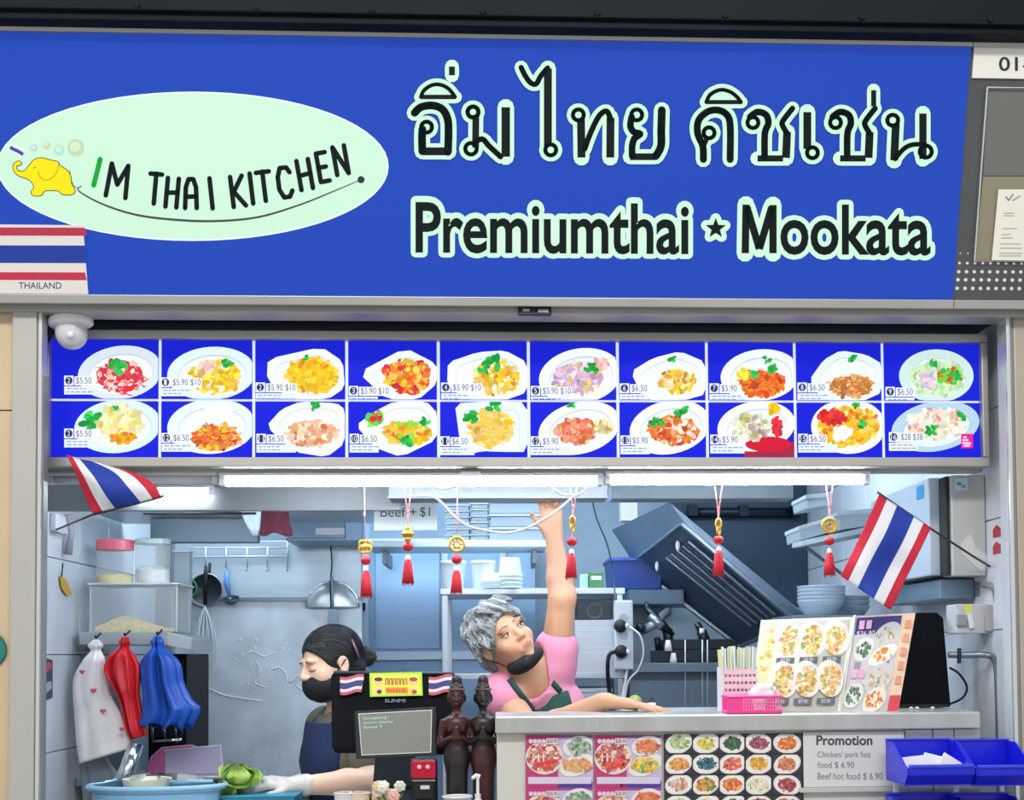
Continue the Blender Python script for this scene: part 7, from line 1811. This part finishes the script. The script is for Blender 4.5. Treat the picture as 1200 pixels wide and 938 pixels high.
# ---------------------------------------------------------------- grey-haired woman reaching up
def woman_reach():
    H = Head(P(589, 750, .52), (.42, -.86, .30), (-.58, -.02, .80), .95)
    neck = P(619, 800, .60); bf = Vector((.12, -.97, -.1)).normalized(); MBd = frame_from(bf, (-.12, -.15, 1)); rt = MBd.col[0]
    shR = P(588, 815, .54); shL = P(650, 779, .64)
    chest = P(630, 842, .66); waist = Vector((chest.x+.02, .74, .86)); hip = Vector((chest.x+.03, .78, .66))
    elL = P(659, 700, .58); wrL = P(649, 630, .62); elR = P(624, 862, .43); wrR = P(708, 832, .215)
    wrR.z = ZK+.029
    t = thing('person', 'grey haired woman in pink shirt reaching up with a mask under her chin', 'person', (hip.x, hip.y, ZF+.001))
    def torso(d, g, tag=0):
        d.ell(chest, (.150+g, .105+g, .14+g), MBd, .04, tag); d.ell(waist, (.135+g, .11+g, .15+g), None, .05, tag); d.ell(hip, (.16+g, .12+g, .13+g), None, .05, tag)
        d.cap(shR.lerp(neck, .15), neck.lerp(shL, .85), .054+g, .054+g, .04, tag)
        if g:
            d.cap(shL, shL.lerp(elL, .22), .056+g, .058+g, .03, tag); d.cap(shR, shR.lerp(elR, .12), .052+g, .052+g, .03, tag)
    b = SDF(); H.prims(b, eyes_open=True)
    b.cap(H(0, -.03, -.055), neck, .05, .056, .03); torso(b, 0)
    b.cap(shL, elL, .050, .041, .03); b.cap(elL, elL.lerp(wrL, .3), .040, .039, .02); b.cap(elL.lerp(wrL, .3), wrL, .039, .027, .02)
    b.cap(shR, elR, .050, .040, .03); b.cap(elR, elR.lerp(wrR, .35), .038, .038, .02); b.cap(elR.lerp(wrR, .35), wrR, .038, .026, .02)
    for s_ in (-1, 1):
        hp = hip+rt*.08*s_+Vector((0, 0, -.06)); kn = Vector((hp.x, hp.y+.02, .23)); an = Vector((kn.x, kn.y+.02, ZF+.07))
        b.cap(hp, kn, .085, .057, .04); b.cap(kn, an, .056, .038, .03); b.cap(an+Vector((0, 0, -.035)), an+Vector((0, -.13, -.045)), .034, .026, .03)
    hand(b, wrL, (P(645, 590, .62)-wrL).normalized(), (-.2, -.8, 0), -1, .95, curl=(35, 38, 40, 42), spread=3)
    f_end = P(780, 836, .17); f_end.z = ZK+.012
    hand(b, wrR, (f_end-wrR).normalized(), (0, 0, -1), 1, .98, curl=(4, 4, 5, 6), spread=5, thumb_out=32)
    b.mesh(.0055, 'body', skin_m, t, inks=['#CB9A7B', '#AC6C5E'])
    k = H.k
    h = SDF(); E = lambda c, r_, kk=.012, op='+': h.ell(H(*c), tuple(q*k for q in r_), H.M, kk, 0, op)
    E((0, -.018, .038), (.088, .106, .094)); E((0, -.065, -.02), (.074, .06, .075))
    rg = random.Random(5)
    for i in range(60):
        a = rg.uniform(0, 2*math.pi); ph = rg.uniform(-.3, 1.3); x = .088*math.cos(a)*math.cos(ph); y = -.018+.106*math.sin(a)*math.cos(ph); z = .038+.094*math.sin(ph)
        if y > .075 and z < .07: continue
        p = Vector((x, y, z)); q = p*1.0+Vector((rg.uniform(-.02, .02), rg.uniform(-.02, .02)-.004, -.026))
        h.cap(H(*p), H(*q), .013*k, .006*k, .006)
    for x in (-.045, -.02, .01, .038): h.cap(H(x, .045, .118), H(x-.012, .088, .085), .013*k, .007*k, .008)
    E((0, .105, -.038), (.096, .082, .104), .006, '-'); E((.09, .014, -.022), (.024, .028, .038), .006, '-'); E((-.09, .014, -.022), (.024, .028, .038), .006, '-'); E((0, .02, -.125), (.12, .1, .07), .008, '-')
    h.mesh(.005, 'hair', hairg, t)
    strands(h, H, t, mat('grey_strand', '#A3A7A8', .45, var=.5, vscale=30), 700, .0013, 8, .055, (0, -.05, .11))
    hbm = mat('brow_grey', '#6A5A50', .8); dk = mat('lash_dark', '#2A1F1C', .7)
    for s_ in (-1, 1):
        brow(b, H, s_, t, hbm, .0022, .003, .026, drop=-.001); lash(b, H, s_, t, dk, .006, -.004, .0014)
        c = surf(b, H(s_*.031, .05, .003), H.f)
        MB().ell(c-H.f*.001, (.0095*k, .003, .0042*k), H.M, 10, 6).build('eye', mat('eye_white', '#D8D0C8', .2), t, smooth=True)
        MB().ell(c+H.u*.001+H.f*.0008, (.0042*k, .0026, .0042*k), H.M, 10, 6).build('iris', mat('iris_dark', '#1C1410', .15), t, smooth=True)
    # black mask pulled below the chin
    m = SDF(); m.ell(H(0, .034, -.098), (.061*k, .063*k, .031*k), H.M, .004); m.cap(H(-.055, .025, -.085), H(-.03, .078, -.10), .010, .011, .02); m.cap(H(.055, .025, -.085), H(.03, .078, -.10), .010, .011, .02)
    m.mesh(.005, 'face_mask', maskm, t)
    for s_ in (-1, 1): MB().tube([H(s_*.060, .03, -.085), H(s_*.074, .012, -.05), H(s_*.086, -.008, -.02)], .002, 6).build('ear_loop', maskm, t)
    sh = SDF(); torso(sh, .012); sh.cap(neck+Vector((0, 0, -.005)), neck+Vector((0, 0, -.03)), .06, .085, .02)
    vtip = P(634, 826, .50)
    sh.cap(neck+Vector((-.005, -.01, .07)), neck+Vector((0, -.03, .0)), .062, .062, .008, 0, '-'); sh.cap(neck+Vector((.0, -.07, .01)), vtip+Vector((-.01, -.02, .015)), .055, .018, .01, 0, '-'); sh.box(hip+Vector((0, 0, -.18)), (.3, .3, .1), None, .005, .01, 0, '-')
    sh.mesh(.0055, 'shirt', mat('pink_shirt', '#E08FAC', .8, 0, var=.12, vscale=10, bump=.35, bscale=22), t)
    green = mat('green_apron', '#1D4A42', .75, 0, bump=.15, bscale=120)
    ap = SDF(); torso(ap, .020); zt_a = pz(640, 822, .52)
    ap.box((pxx(648, 830, .55)+.11, chest.y-.3, zt_a-.5), (.078, .3, .5), frame_from(bf, (-.22, 0, 1)), .004, .006, 0, '&')
    ap.mesh(.0055, 'apron', green, t)
    def strap(pxs):
        pts = []
        for x, y in pxs:
            o_ = P(x, y, .75); dirn = (CAM-o_).normalized(); q = surf(sh, o_, dirn, .4); pts.append(tuple(q+dirn*.004))
        MB().tube(catmull(pts, 6), .011, 6, flat=.35, up=(0, -1, 0)).build('apron_strap', green, t, smooth=True)
    strap([(597, 796), (604, 806), (613, 818), (624, 832)]); strap([(633, 786), (641, 794), (649, 802), (657, 811)])
woman_reach()
